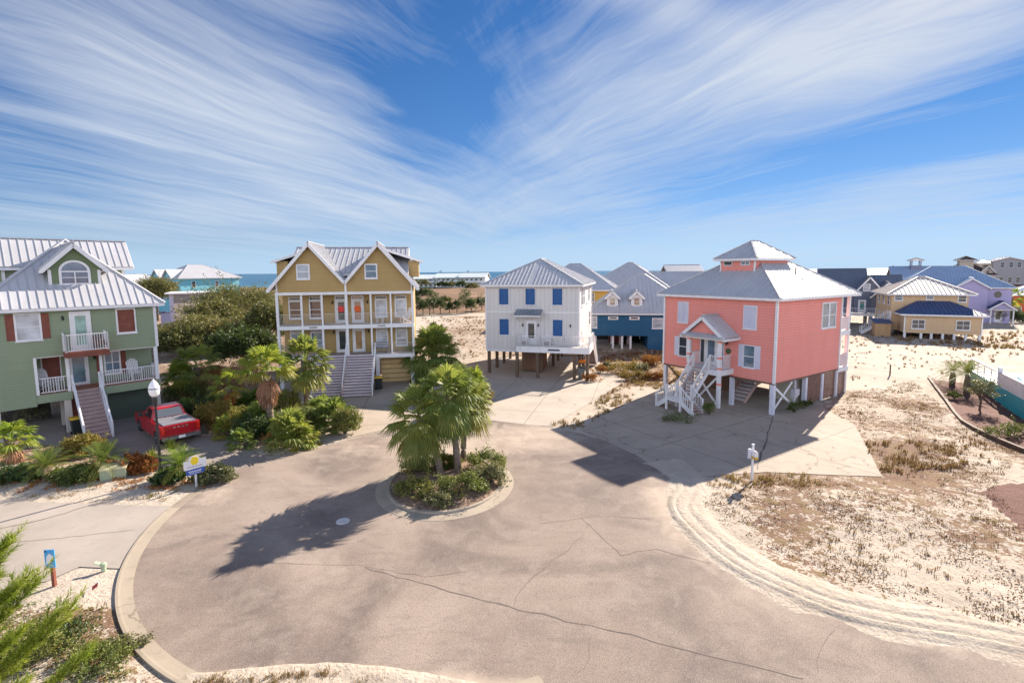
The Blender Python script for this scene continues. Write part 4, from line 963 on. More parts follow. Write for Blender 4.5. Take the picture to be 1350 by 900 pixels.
gable_roof(h, -10, .0, 5.1, 9.3, 10.2, 12.1, 'x', name='monitor_roof', sp=.40)
# ground storey: open bays on posts, dark garage bay right
posts(h, [(-4.75, .25, 0, GF - .12), (-4.75, 2.5, 0, GF - .3), (-3.0, .3, 0, GF - .12), (-.2, .25, 0, GF - .12), (-7.8, .3, 0, 1.9)], .32, pmat('painted pier', (.55, .50, .46), .6), 'pier')
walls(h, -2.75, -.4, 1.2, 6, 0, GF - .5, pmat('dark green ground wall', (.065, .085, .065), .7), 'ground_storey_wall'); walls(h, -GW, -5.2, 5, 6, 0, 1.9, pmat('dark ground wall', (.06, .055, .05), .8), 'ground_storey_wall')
b = MB(); b.box(-4.6, -4.0, 2.6, 2.8, 0, GF - .4); b.build('timber_prop', WOODRED, h)
gr_root = h
def on(root, x, y, z):
    c, s_ = math.cos(root.rotation_euler.z), math.sin(root.rotation_euler.z); return (root.location.x + c * x - s_ * y, root.location.y + s_ * x + c * y, z)
adirondack(on(gr_root, -1.15, 1.05, GF), R(47.7) + R(8), 'white tall-backed chair right of the door on the green house porch', 'white adirondack chairs', tall=1.25)
adirondack(on(gr_root, -5.45, 1.0, GF), R(47.7) + R(35), 'white slatted chair left of the door on the green house porch', 'white adirondack chairs', tall=1.25)
adirondack(on(gr_root, -3.0, -.5, 5.02), R(47.7), 'brown wooden chair on the small red balcony', None, WOOD, 'balcony_chair', .85)
# ------------------------------------------------------------------ houses behind
def HZ(pxx): return 358.3 - .0087 * (pxx - 675)
def AT(pxx, d): return (pxx - 675) / FPX * d                    # sideways metres at distance d
def ZH(pxx, py, d): return CAM_H - (py - HZ(pxx)) / FPX * d      # height at distance d
def house(name, x, y, yaw, label, cat='house'):
    o = empty(name, (x, y, 0), R(yaw)); tag(o, label, cat); return o
TANM = pmat('pale tan roof metal', (.60, .53, .47), .5, .06, .8, metal=.1, streak=True)
BLROOF = pmat('deep blue roof metal', (.045, .075, .17), .5, .08, .8, streak=True)
LTBL = pmat('light blue roof metal', (.34, .44, .58), .45, .08, .8, metal=.2, streak=True)
SLROOF = pmat('slate shingle roof', (.12, .14, .19), .8, .2, 4)
BRROOF = pmat('brown shingle roof', (.075, .055, .05), .8, .2, 4)
def wgrid(h, fr, L, zs, w_, hh, pane=None, v=1):
    for a in L:
        for z_ in zs: window(h, fr, a, z_, w_, hh, pane or GLASS, v=v, t=.07)
# blue house
h = house('blue_house', AT(781, 60), 59.8, -9, 'deep blue house with grey hip roof and two small white gabled dormers')
BLW = siding('deep blue siding', (.018, .105, .215), .2, var=.06)
walls(h, 0, 12.4, 0, 10, 1.75, 4.5, BLW, 'upper_wall'); walls(h, 6.6, 12.4, .02, 10, 0, 1.748, BLW, 'lower_wall')
hip(h, -.5, 12.9, -.5, 10.5, 4.5, 9.15, (5.7, 5.0), (6.6, 5.0), METAL, .5)
FF = frame((0, 0, 0), (1, 0))
window(h, FF, 8.3, 2.75, 2.3, 1.1, BLIND, v=2); window(h, FF, .25, 2.75, .5, 1.3, BLIND)
for a in (2.5, 5.0): b = MB(); b.box(a - .6, a + .6, 0, .04, 3.7, 4.1, FF); o = b.build('eave_vent', WHITE, h); g = MB(); g.box(a - .4, a + .4, .04, .05, 3.82, 4.0, FF); g.build('vent_grille', GLASS, o)
for a in (2.4, 5.3):
    walls(h, a - .65, a + .65, .55, 3.0, 4.6, 6.5, WHITE, 'dormer_wall'); fr = frame((0, .55, 0), (1, 0)); window(h, fr, a, 5.45, .62, .85, glassmat('tan blind glass', (.4, .34, .25), .15), t=.1)
    gable_tri(h, fr, a - .65, a + .65, 6.5, 7.0, WHITE, .08); gable_roof(h, a - .9, a + .9, .3, 3.4, 6.35, 7.2, 'y', name='dormer_roof', sp=.4, ends=(True, False))
posts(h, [(x, y, 0, 1.75) for x in (.4, 2.5, 3.6, 4.6) for y in (.3, 4.5, 9.5)], .25, WHITE, 'piling')
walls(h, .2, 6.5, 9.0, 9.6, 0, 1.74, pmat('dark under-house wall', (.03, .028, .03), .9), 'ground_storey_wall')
walls(h, 2.2, 3.6, 4.8, 8.2, .2, 1.3, pmat('dark red stored boat', (.16, .02, .02), .5), 'stored_box')
# yellow house
h = house('yellow_house', 9.9, 82, -14, 'golden yellow house with pale grey hip roof behind the white house')
YEL = siding('golden yellow siding', (.60, .33, .06), .2)
walls(h, -7, 7.0, 0, 12, 0, 6.5, YEL); hip(h, -7.6, 7.6, -.6, 12.6, 6.5, 10.9, (-1.0, 6), (1, 6), METAL, .5)
FF = frame((0, 0, 0), (1, 0)); wgrid(h, FF, (-4, 0, 3.3), (4.6, 1.6), .95, 1.35, GLASS, 2); window(h, FF, 2.0, 4.6, .95, 1.35, GLASS, v=2)
# grey-roofed house
h = house('grey_roofed_house', AT(826, 104), 104, -22, 'house with large light grey hip roof rising above the blue house')
PG = siding('pale grey siding', (.42, .43, .44), .2)
walls(h, -8, 8, 0, 13, 0, 6.2, PG); hip(h, -8.7, 8.7, -.7, 13.7, 6.2, 11.4, (-.8, 6.5), (.3, 6.5), METAL, .5)
walls(h, 8, 15, 2, 11, 0, 5.6, PG, 'wing_wall'); gable_roof(h, 3, 15.6, 1.3, 11.7, 5.7, 9.3, 'x', name='wing_roof', sp=.5)
wgrid(h, frame((0, 0, 0), (1, 0)), (-5, 0, 5), (1.4, 4.2), 1.0, 1.4)
# teal house
h = house('teal_house', AT(904, 116), 116, -6, 'boxy teal house with blue-grey gable roof beside the pink roof')
TEAL = siding('teal siding', (.05, .17, .20), .2)
walls(h, -3.9, 3.9, 0, 9, 0, 9.0, TEAL); gable_roof(h, -4.3, 4.3, -.5, 9.5, 8.9, 10.9, 'x', METAL, sp=.5)
wgrid(h, frame((0, 0, 0), (1, 0)), (-2.6, 1.9), (3, 7), .9, 1.2); b = MB(); b.tube([(-4.9, -.4, 0), (-4.9, -.4, 6.4)], .75, 12); b.lathe([(.75, 6.4), (.9, 6.6), (.7, 7.6), (.2, 8.0)], (-4.9, -.4, 0), 12); b.build('stair_tower', WHITE, h)
# slate house
h = house('slate_house', AT(1127, 84), 82, -30, 'slate blue gabled house with dark roof and white railed deck')
SLW = siding('slate blue siding', (.135, .15, .20), .2)
walls(h, -6, 1.0, 0, 10, 2.3, 5.6, SLW, 'left_wall'); walls(h, 1.0, 5.4, -1.2, 8, 2.3, 5.2, SLW, 'right_wall')
gable_roof(h, -6.5, .8, -.4, 10.6, 5.5, 9.6, 'x', SLROOF, 'main_roof', .5, .15); gable_roof(h, -.9, 5.6, -.2, 8.4, 5.0, 8.5, 'x', SLROOF, 'rear_roof', .5, .15)
FA = frame((0, -.6, 0), (1, 0)); gable_tri(h, FA, -1.2, 2.8, 5.4, 8.0, SLW, .5); gable_roof(h, -1.6, 3.2, -.9, 4, 5.25, 8.3, 'y', SLROOF, 'front_gable_roof', .5, .12); walls(h, -1.2, 1.0, -.59, 0, 2.3, 5.4, SLW, 'bay_wall')
FB = frame((0, -1.22, 0), (1, 0)); gable_tri(h, FB, 1.2, 5.2, 5.2, 7.1, SLW, .4); gable_roof(h, .85, 5.6, -1.5, 4, 5.0, 7.4, 'y', SLROOF, 'right_gable_roof', .5, .12)
window(h, FA, .4, 6.0, .8, 1.0, BLIND); window(h, FB, 3.2, 3.3, 2.2, 1.3, BLIND, v=3); door(h, FA, -.1, 2.35, .9, 2.0, WHITE, GLASS)
b = MB(); b.box(-6, 5.6, -3.2, -1.23, 2.0, 2.28); b.build('deck_floor', WHITE, h); rail(h, (-6, -3.15, 2.28), (5.5, -3.15, 2.28), sp=.2, pw=.03)
posts(h, [(x, y, 0, 2.0 if y < 0 else 2.3) for x in (-5.8, -2, .9, 5.2) for y in (-3, 4)], .5, pmat('grey blue pier', (.30, .32, .36), .7), 'pier')
# tan house with blue skirt roof
h = house('tan_house', AT(1188, 68), 67, -25, 'tan house with pale upper hip roof and deep blue lower skirt roof')
TAN = siding('tan siding', (.62, .43, .25), .2, var=.04)
walls(h, 0, 8.1, 0, 3.2, .85, 3.4, TAN, 'lower_wall'); walls(h, -.9, 7.6, 3.2, 12, .85, 6.0, TAN, 'upper_wall')
hip(h, -1.6, 8.3, 2.5, 12.7, 6.0, 8.35, (3.0, 7.4), (3.8, 7.4), TANM, .5); FF = frame((0, 0, 0), (1, 0)); FU = frame((0, 3.2, 0), (1, 0)); FLs = frame((-.9, 12, 0), (0, -1))
b = MB(); F = [[(-.6, -.6, 3.42), (8.6, -.6, 3.42), (5.6, 3.19, 5.05), (2.0, 3.19, 5.05)], [(-.6, 3.19, 3.42), (-.6, -.6, 3.42), (2.0, 3.19, 5.05)], [(8.6, -.6, 3.42), (8.6, 3.19, 3.42), (5.6, 3.19, 5.05)]]
for P in F: b.poly(P); seams(b, P, .45)
b.poly([(-.6, -.6, 3.415), (-.6, 3.19, 3.415), (8.6, 3.19, 3.415), (8.6, -.6, 3.415)]); b.build('skirt_roof', BLROOF, h)
b = MB(); b.box(-.58, 8.58, -.58, -.54, 3.2, 3.41); b.box(-.58, -.54, -.54, 3.1, 3.2, 3.41); b.box(8.54, 8.58, -.54, 3.1, 3.2, 3.41); b.build('fascia', WHITE, h)
window(h, FF, 1.5, 1.5, 1.3, 1.1, GLASS, v=2); window(h, FF, 6.2, 1.5, 1.3, 1.1, GLASS, v=2)
window(h, FU, -.1, 5.1, .8, .75, BLUEGLASS); window(h, FU, 3.4, 5.3, .7, .5, BLUEGLASS); window(h, FU, 6.9, 5.0, .8, .8, GLASS)
wgrid(h, FLs, (2, 4.6, 7.4), (1.9, 4.4), .8, 1.2); [corner(h, [q_], .85, 3.4, .14) for q_ in ((0, 0), (8.1, 0), (-.9, 3.2), (-.9, 12))]
posts(h, [(x, y, -.3, .85) for x in (.1, 1.9, 3.0, 4.2, 5.4, 6.6, 8.0) for y in (.15, 6)], .26, WHITE, 'piling')
walls(h, -3.0, -1.2, 1.2, 3.4, 0, 2.0, siding('tan boarded shed', (.42, .26, .13), .2, 'xy'), 'outbuilding'); b = MB(); P = [(-3.2, 1.0, 2.0), (-1.0, 1.0, 2.0), (-1.0, 3.6, 2.4), (-3.2, 3.6, 2.4)]; slab(b, P, .1); b.build('outbuilding_roof', BLROOF, h)
stairs(h, (-4.3, 3.9, .1), (-1.0, 3.9, 2.6), 1.1, 12, WHITE, WHITE, True, rsp=.25)
# periwinkle house
h = house('periwinkle_house', AT(1259, 86), 86, -32, 'periwinkle house with light blue metal roof and small entry porch'); h.scale = (.86, .9, 1)
PER = siding('periwinkle siding', (.42, .38, .60), .2, var=.04)
walls(h, 0, 5.0, 0, 10, 0, 6.3, PER, 'gable_bay_wall'); walls(h, 5.0, 8.6, .8, 12, 0, 6.2, PER, 'right_wall'); walls(h, -9, 0, 3, 12, 0, 6.2, PER, 'left_wall')
FF = frame((0, 0, 0), (1, 0)); gable_tri(h, FF, 0, 5, 6.3, 7.7, PER, .12)
gable_roof(h, -.4, 5.4, -.4, 6, 6.15, 7.85, 'y', LTBL, 'bay_roof', .5); hip(h, -9.6, 9.1, .2, 13, 6.2, 9.9, (-3.0, 6.6), (2.5, 6.6), LTBL, .5)
F2_ = frame((0, .8, 0), (1, 0)); b = MB(); b.lathe([(.55, 0), (.55, -.06), (.42, -.06), (.42, -.03), (.01, -.03)], F2_(6.6, 0, 5.0), 20, 'y'); o = fixn(b.build('round_window', GLASS, h))
walls(h, 5.2, 8.6, -1.6, .78, 2.5, 2.65, WHITE, 'porch_beam'); gable_roof(h, 4.9, 8.9, -1.9, .78, 2.7, 4.0, 'y', BLROOF, 'porch_roof', .5); gable_tri(h, frame((0, -1.55, 0), (1, 0)), 5.3, 8.5, 2.7, 3.75, PER, .1)
posts(h, [(5.3, -1.5, 0, 2.5), (8.5, -1.5, 0, 2.5)], .18, WHITE, 'porch_post'); door(h, F2_, 6.9, .3, 1.0, 2.0, WHITE, GLASS); window(h, FF, 1.1, .6, .8, 1.7, GLASS)
# house with a lookout
h = house('lookout_house', AT(1209, 150), 150, -30, 'grey-blue house with small open lookout tower above its roof')
GB = siding('grey blue siding', (.22, .24, .33), .2)
walls(h, -6, 6, 0, 10, 0, 7.0, GB); gable_roof(h, -6.6, 6.6, -.6, 10.6, 6.8, 10.2, 'x', LTBL, sp=.6); walls(h, -1.4, 1.2, 3, 6, 8.5, 10.4, GB, 'lookout_wall')
posts(h, [(x, y, 10.4, 12.0) for x in (-1.2, 1.0) for y in (3.2, 5.8)], .25, GB, 'lookout_post'); hip(h, -2.0, 1.8, 2.4, 6.6, 12.0, 12.8, (-.1, 4.5), (-.1, 4.5), SLROOF, .6, 'lookout_roof'); wgrid(h, frame((0, 0, 0), (1, 0)), (-4, 0, 4), (1.5, 4.6), 1, 1.4)
h = house('brown_roofed_house', AT(1279, 150), 150, -30, 'cream house with dark brown hipped roof and cupola beyond the periwinkle house')
CRM = siding('cream siding', (.52, .45, .36), .2)
walls(h, -6, 5.5, 0, 10, 0, 7.3, CRM); hip(h, -6.7, 6.2, -.7, 10.7, 7.3, 11.2, (-1.5, 5), (.5, 5), BRROOF, .6); walls(h, -2.4, .8, 2, 5.5, 9, 11.9, CRM, 'cupola_wall'); hip(h, -3.2, 1.6, 1.3, 6.3, 11.9, 13.2, (-.8, 3.8), (-.8, 3.8), BRROOF, .6, 'cupola_roof')
gable_roof(h, 2.2, 5.2, -.4, 5, 8.4, 10.2, 'y', BRROOF, 'dormer_roof', .6); walls(h, 2.5, 4.9, .2, 4, 7, 8.6, CRM, 'dormer_wall'); gable_tri(h, frame((0, .2, 0), (1, 0)), 2.5, 4.9, 8.6, 9.8, CRM); wgrid(h, frame((0, 0, 0), (1, 0)), (-4, 0, 3.7), (2, 5), 1, 1.4); window(h, frame((0, .2, 0), (1, 0)), 3.7, 7.9, .7, .8)
# condominium
h = house('condominium', AT(1327, 172), 172, -34, 'tall pale grey condominium with rows of narrow windows at the right edge', 'apartment building')
CND = siding('pale grey stucco', (.50, .50, .55), .25, var=.03, depth=.1); CN2 = siding('warm grey stucco', (.36, .35, .36), .25, var=.03, depth=.1)
walls(h, -4, 4, 0, 14, 3.6, 12.0, CN2, 'front_wall'); walls(h, 4, 20, .6, 14, 3.6, 11.0, CND, 'side_wall'); walls(h, -7.5, -4, 1, 14, 3.6, 11.2, CRM, 'left_wall'); walls(h, -7, 20, 1.5, 13.5, 0, 3.58, pmat('brick red ground storey', (.22, .08, .06), .8, .2, 3), 'ground_storey_wall')
gable_roof(h, -4.4, 4.4, -.4, 14, 11.9, 13.2, 'y', METAL, sp=.6); gable_tri(h, frame((0, 0, 0), (1, 0)), -4, 4, 12, 13.0, CN2); hip(h, 3.6, 20.5, .2, 14.4, 11.0, 13, (9, 7), (16, 7), METAL, .6, 'side_roof')
hip(h, -8, -3.9, .6, 14.4, 11.2, 12.2, (-5.9, 4), (-5.9, 11), METAL, .6, 'left_roof')
wgrid(h, frame((0, 0, 0), (1, 0)), (-1.6, .6, 2.6), (4.4, 9.6), 1, 1.7); wgrid(h, frame((0, .6, 0), (1, 0)), (6, 9.5, 13, 16.5), (4.4, 7.0, 9.2), 1, 1.6)
# orange house
h = house('orange_house', AT(1336, 96), 97, -38, 'bright orange house with white metal roof at the right edge')
walls(h, 0, 12, 0, 9, 0, 4.2, siding('orange siding', (.72, .125, .03), .2)); hip(h, -.6, 12.6, -.6, 9.6, 4.2, 6.6, (4.5, 4.5), (8, 4.5), pmat('white roof metal', (.75, .74, .74), .5), .5); wgrid(h, frame((0, 0, 0), (1, 0)), (1.6, 3.4, 5.2, 7), (.8,), .9, 1.2); wgrid(h, frame((0, 9, 0), (0, -1)), (2, 4.5, 7), (.9,), .9, 1.1)
# left background
h = house('aqua_house', AT(246, 124), 122, 60, 'bright aqua three-storey house with grey hip roof above the oaks')
AQ = siding('aqua siding', (.16, .46, .56), .2, var=.04)
walls(h, 0, 15, 0, 13, 0, 8.7, AQ); hip(h, -.6, 15.6, -.7, 13.6, 8.7, 12.1, (5.5, 6.5), (9.5, 6.5), METAL, .5)
FS = frame((0, 13, 0), (0, -1)); FF = frame((0, 0, 0), (1, 0))
for a in (3.0, 8.6): gable_tri(h, frame((-.5, 13, 0), (0, -1)), a - 2.2, a + 2.2, 8.75, 10.6, AQ, .1); b = MB(); P1 = [(-1.0, 13 - a - 2.6, 8.6), (4, 13 - a - 2.6, 8.6), (4, 13 - a, 10.95), (-1.0, 13 - a, 10.95)]; P2 = [(-1.0, 13 - a + 2.6, 8.6), (4, 13 - a + 2.6, 8.6), (4, 13 - a, 10.95), (-1.0, 13 - a, 10.95)]; slab(b, P1, .1); slab(b, P2, .1); b.build('gable_roof', METAL, h)
wgrid(h, FS, (2, 5.6, 9, 9.9, 11.8), (6.4, 3.4), .55, 1.4); wgrid(h, FF, (3.2, 9), (6.4, 3.4), .8, 1.4)
h = house('lavender_house', AT(239, 88), 86, 28, 'small lavender house with flat white roof in front of the aqua house')
LAV = siding('lavender siding', (.46, .42, .55), .2, var=.05)
walls(h, 0, 5.5, 0, 6, 0, 6.2, pmat('beige stucco', (.60, .49, .38), .7), 'right_wall'); walls(h, -.6, 0, -.0, 7.5, 0, 6.2, LAV, 'lavender_wall'); b = MB(); b.box(-1.2, 6.0, -.5, 8, 6.2, 6.42); b.build('roof', WHITE, h)
walls(h, .02, 5.52, -.05, 0, 4.6, 6.1, pmat('painted porch shade', (.22, .19, .2), .8), 'upper_porch_shade'); FS = frame((-.6, 7.5, 0), (0, -1)); wgrid(h, FS, (1.9, 4.4), (4.2,), .8, 1.5); window(h, FS, 5.6, .9, .7, 1.2, BLUEGLASS); door(h, FS, 3.2, .1, .9, 2.1, WHITE, BLUEGLASS)  # flat dark panel paints the shade of an upper porch recess
walls(h, -2.6, -.6, 4.3, 7.6, 0, 2.7, LAV, 'porch_wall'); b = MB(); slab(b, [(-3.0, 4.0, 2.75), (-.62, 4.0, 3.7), (-.62, 8, 3.7), (-3.0, 8, 2.75)], .1); b.build('porch_roof', LTBL, h); window(h, frame((-2.6, 7.6, 0), (0, -1)), 1.7, .9, 1.0, 1.2, BLUEGLASS)
h = house('white_roofed_house', AT(176, 128), 128, 30, 'low house with bright white roof between the green house and the aqua house')
walls(h, -6, 6, 0, 10, 0, 7.4, siding('pale aqua siding', (.42, .52, .55), .2)); hip(h, -6.6, 6.6, -.6, 10.6, 7.4, 9.8, (-2, 5), (2, 5), pmat('white roof metal', (.75, .74, .74), .5), .5); wgrid(h, frame((0, 0, 0), (1, 0)), (-4, -1, 2, 4.5), (5,), .9, 1.3)
# long low condominium blocks on the far beach
for i, (pa, pb, d, top, lab) in enumerate(((547, 574, 318, 365, 'leftmost pale aqua beach block with two storeys of balconies'), (576, 606, 312, 363.5, 'middle pale beach block of the far row behind bushy trees'), (607, 641, 308, 363, 'rightmost and longest pale beach block with gable end turned right'))):
    h = house('beach_block', AT(pa, d), d, -4 if i < 2 else -10, lab, 'apartment building'); h['group'] = 'beach blocks by the sea'
    L = AT(pb, d) - AT(pa, d); zt = ZH(pa, top, d)
    MW = pmat('pale mint wall', (.55, .62, .60), .7, .08)
    walls(h, 0, L, 0, 12, 0, zt - 1.2, MW); gable_roof(h, -.8, L + .8, -1.6, 13, zt - 1.3, zt + 1.4, 'x', pmat('pale mint roof', (.66, .72, .70), .6, .05), sp=1.2); gable_tri(h, frame((L, 0, 0), (0, 1)), 0, 12, zt - 1.2, zt + 1.1, MW)
    FF = frame((0, 0, 0), (1, 0)); n = int(L / 3)
    for z_ in (.6, 3.6): wgrid(h, FF, [1.5 + k * 3 for k in range(n)], (z_,), 1.5, 1.8, GLASS)
    for z_ in (3.0,): b = MB(); b.box(0, L, -1.4, -.05, z_, z_ + .25); b.box(0, L, -1.4, -1.3, z_ + .25, z_ + 1.2); b.build('balcony', WHITE, h)
# ships and rigs on the horizon
def ship(pxx, d, L, hh, lab, nm='cargo_ship'):
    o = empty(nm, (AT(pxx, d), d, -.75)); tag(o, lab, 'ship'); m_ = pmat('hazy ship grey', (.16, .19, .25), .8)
    b = MB(); b.extrude([(-L / 2, -5, 0), (-L / 2 - L * .04, -5, hh), (L / 2 + L * .05, -5, hh), (L / 2, -5, 0)], (0, 10, 0)); b.build('hull', m_, o)
    b = MB(); b.box(-L * .42, -L * .28, -4, 4, hh, hh * 2.4); b.build('bridge', m_, o); b = MB(); b.box(-L * .2, L * .35, -4, 4, hh, hh * 1.35); b.build('deck_cargo', m_, o)
ship(1178, 9000, 100, 26, 'dark cargo ship on the glittering horizon at right')
def rig(pxx, d, s_, lab):
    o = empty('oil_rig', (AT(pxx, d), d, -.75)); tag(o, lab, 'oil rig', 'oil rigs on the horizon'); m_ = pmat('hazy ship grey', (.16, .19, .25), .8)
    for x in (-1, 1):
        for y in (-1, 1): b = MB(); b.box(x * s_ * .4 - 2, x * s_ * .4 + 2, y * s_ * .4 - 2, y * s_ * .4 + 2, 0, s_ * .5); b.build('leg', m_, o)
    b = MB(); b.box(-s_ * .55, s_ * .55, -s_ * .5, s_ * .5, s_ * .5, s_ * .72); b.build('platform', m_, o); b = MB(); b.extrude([(-s_ * .2, 0, s_ * .72), (s_ * .1, 0, s_ * .72), (-s_ * .03, 0, s_ * 1.35), (-s_ * .07, 0, s_ * 1.35)], (0, s_ * .12, 0)); b.build('derrick', m_, o)
rig(582, 9500, 42, 'oil rig on the horizon above the middle beach block'); rig(618, 10500, 42, 'oil rig on the horizon just left of the white house roof'); rig(551, 10000, 48, 'oil rig on the horizon beside the mustard duplex roof')
# ------------------------------------------------------------------ things about the street
# pickup
RED = pmat('metallic red car paint', (.40, .004, .012), .3, .05, 1, metal=.0, spec=.35, coat=.4)
TYRE = pmat('tyre rubber', (.02, .02, .022), .8, .2); CG = glassmat('tinted car glass', (.015, .02, .025), .03)
hd = math.atan2(.66, -.75); rr = Vector((-18.75, 26.0))
fx, fy = math.cos(hd), math.sin(hd); ctr = rr + Vector((fx, fy)) * 3.7 + Vector((fy, -fx)) * .85
t = empty('pickup_truck', (ctr.x, ctr.y, .01), hd); tag(t, 'bright red four-door pickup with grey bed cover on the green house driveway', 'pickup truck'); t.scale = (1, 1, .95)
def arch(cx, r_, n=10): return [(cx + r_ * math.cos(R(180 - 180 * i / n)), .36 + r_ * math.sin(R(180 - 180 * i / n)) * 1.0) for i in range(n + 1)]
AX = (-1.72, 1.95)
prof = [(-2.82, .52)] + [(-2.2, .42)] + arch(AX[0], .47) + [(AX[0] + .5, .34), (AX[1] - .5, .34)] + arch(AX[1], .47) + [(2.62, .42), (2.85, .55), (2.9, .85), (2.82, 1.08), (1.15, 1.20), (-.75, 1.24), (-2.84, 1.26)]
b = MB(); b.extrude([(x, -.96, z) for x, z in prof], (0, 1.92, 0)); body = fixn(b.build('body', RED, t))
bv = body.modifiers.new('bevel', 'BEVEL'); bv.width = .07; bv.segments = 3; bv.limit_method = 'ANGLE'; bv.angle_limit = R(40)
b = MB(); lo = [(-.80, -.9, 1.22), (1.28, -.9, 1.18), (1.28, .9, 1.18), (-.80, .9, 1.22)]; hi = [(-.60, -.70, 1.88), (.42, -.70, 1.90), (.42, .70, 1.90), (-.60, .70, 1.88)]
b.add(lo + hi, [(3, 2, 1, 0), (4, 5, 6, 7), (0, 1, 5, 4), (1, 2, 6, 5), (2, 3, 7, 6), (3, 0, 4, 7)]); cab = fixn(b.build('cab', RED, t))
bv = cab.modifiers.new('bevel', 'BEVEL'); bv.width = .06; bv.segments = 3
lo = [Vector(p) for p in lo]; hi = [Vector(p) for p in hi]
def cabpane(i, j, u0, u1, v0, v1, nm):
    A_, B_, C_, D_ = lo[i], lo[j], hi[j], hi[i]; f = lambda u, v: (A_ * (1 - u) + B_ * u) * (1 - v) + (D_ * (1 - u) + C_ * u) * v
    n = (B_ - A_).cross(D_ - A_).normalized(); P = [f(u, v) for u, v in ((u0, v0), (u1, v0), (u1, v1), (u0, v1))]
    if n.dot(f(.5, .5) - Vector((.3, 0, 1.4))) < 0: n = -n
    g = MB(); g.extrude([p + n * .004 for p in P], n * .014); fixn(g.build(nm, CG, t))
cabpane(3, 0, .10, .90, .16, .86, 'rear_window'); cabpane(1, 2, .06, .94, .08, .92, 'windscreen')
for i, j in ((0, 1), (2, 3)):
    for u0, u1 in ((.10, .42), (.47, .80)) if i == 0 else ((.20, .53), (.58, .90)): cabpane(i, j, u0, u1, .14, .86, 'side_window')
b = MB(); b.box(-2.74, -.86, -.80, .80, 1.262, 1.30)
for k in range(3): b.box(-2.74 + .02 + k * .63, -2.74 + .59 + k * .63, -.78, .78, 1.30, 1.312)
b.build('bed_cover', pmat('grey bed cover', (.22, .22, .24), .5, .1), t)
b = MB(); b.box(-2.885, -2.845, -.74, .74, .66, 1.22); o = b.build('tailgate', RED, t)
b = MB(); b.box(-2.90, -2.886, -.16, .16, .94, 1.0); b.build('handle', RED, o)
b = MB()
for k in range(4): b.box(-2.895, -2.886, -.36 + k * .2, -.24 + k * .2, 1.09, 1.16)
b.build('badge_letters', CHROME, o)
for s_ in (-1, 1): b = MB(); b.box(-2.89, -2.80, s_ * .86 - .085, s_ * .86 + .085, .78, 1.18); b.build('tail_light', pmat('tail light red', (.65, .02, .01), .2, .05, coat=1), t)
b = MB(); b.box(-3.02, -2.80, -.94, .94, .44, .62); o = b.build('rear_bumper', CHROME, t); b = MB(); b.box(-3.035, -3.022, -.16, .16, .46, .61); b.build('licence_plate', pmat('pale licence plate', (.7, .7, .72), .5), o)
b = MB(); b.box(2.78, 2.98, -.93, .93, .42, .68); b.build('front_bumper', CHROME, t)
for s_ in (-1, 1):
    for ax in AX:
        b = MB(); b.lathe([(.20, -.13), (.37, -.13), (.40, -.09), (.40, .09), (.37, .13), (.20, .13)], (ax, s_ * .84, .40), 24, 'y'); w_ = fixn(b.build('wheel', TYRE, t)); b = MB(); b.lathe([(.24, s_ * .10), (.24, s_ * .135), (.20, s_ * .12), (.08, s_ * .11), (.06, s_ * .14), (.01, s_ * .14)], (ax, s_ * .84, .40), 20, 'y'); fixn(b.build('rim', pmat('wheel rim silver', (.5, .5, .52), .3, .05, metal=.9), w_))
    b = MB(); b.box(.86, 1.02, s_ * 1.06 - .11, s_ * 1.06 + .11, 1.22, 1.42); b.build('wing_mirror', DARKP, t)
    b = MB(); b.box(-.75, 1.3, s_ * .99 - .03, s_ * .99 + .03, .34, .40); b.build('running_board', CHROME, t)
    for x in (-.35, .62): b = MB(); b.box(x - .09, x + .09, s_ * .972 - .012, s_ * .972 + .012, 1.02, 1.06); b.build('door_handle', RED, t)
    for x in (-.78, .22, 1.2): b = MB(); b.box(x - .006, x + .006, s_ * .962 - .004, s_ * .962 + .004, .42, 1.17); b.build('door_seam', BLACK, t)
# street lamp
g_ = G(213, 632); t = empty('street_lamp', g_); tag(t, 'black street lamp with white acorn globe in front of the red pickup', 'street lamp'); t.scale = (.95, .95, 1.17)
b = MB(); b.lathe([(.17, 0), (.17, .10), (.12, .16), (.10, .55), (.065, .62), (.055, 2.9), (.05, 3.05), (.10, 3.10), (.11, 3.35), (.09, 3.42)], (0, 0, 0), 16); fixn(b.build('pole', BLACK, t, smooth=False))
LGT = pmat('milky lamp glass', (.80, .80, .80), .25, .05)
b = MB(); b.lathe([(.12, 3.42), (.20, 3.50), (.24, 3.66), (.23, 3.80), (.16, 3.95), (.10, 4.02), (.05, 4.07), (.015, 4.12)], (0, 0, 0), 20); fixn(b.build('globe', LGT, t, smooth=True))
b = MB(); b.lathe([(.235, 3.72), (.25, 3.72), (.25, 3.77), (.235, 3.77)], (0, 0, 0), 20); b.build('globe_band', pmat('grey lamp band', (.25, .26, .3), .4), t)
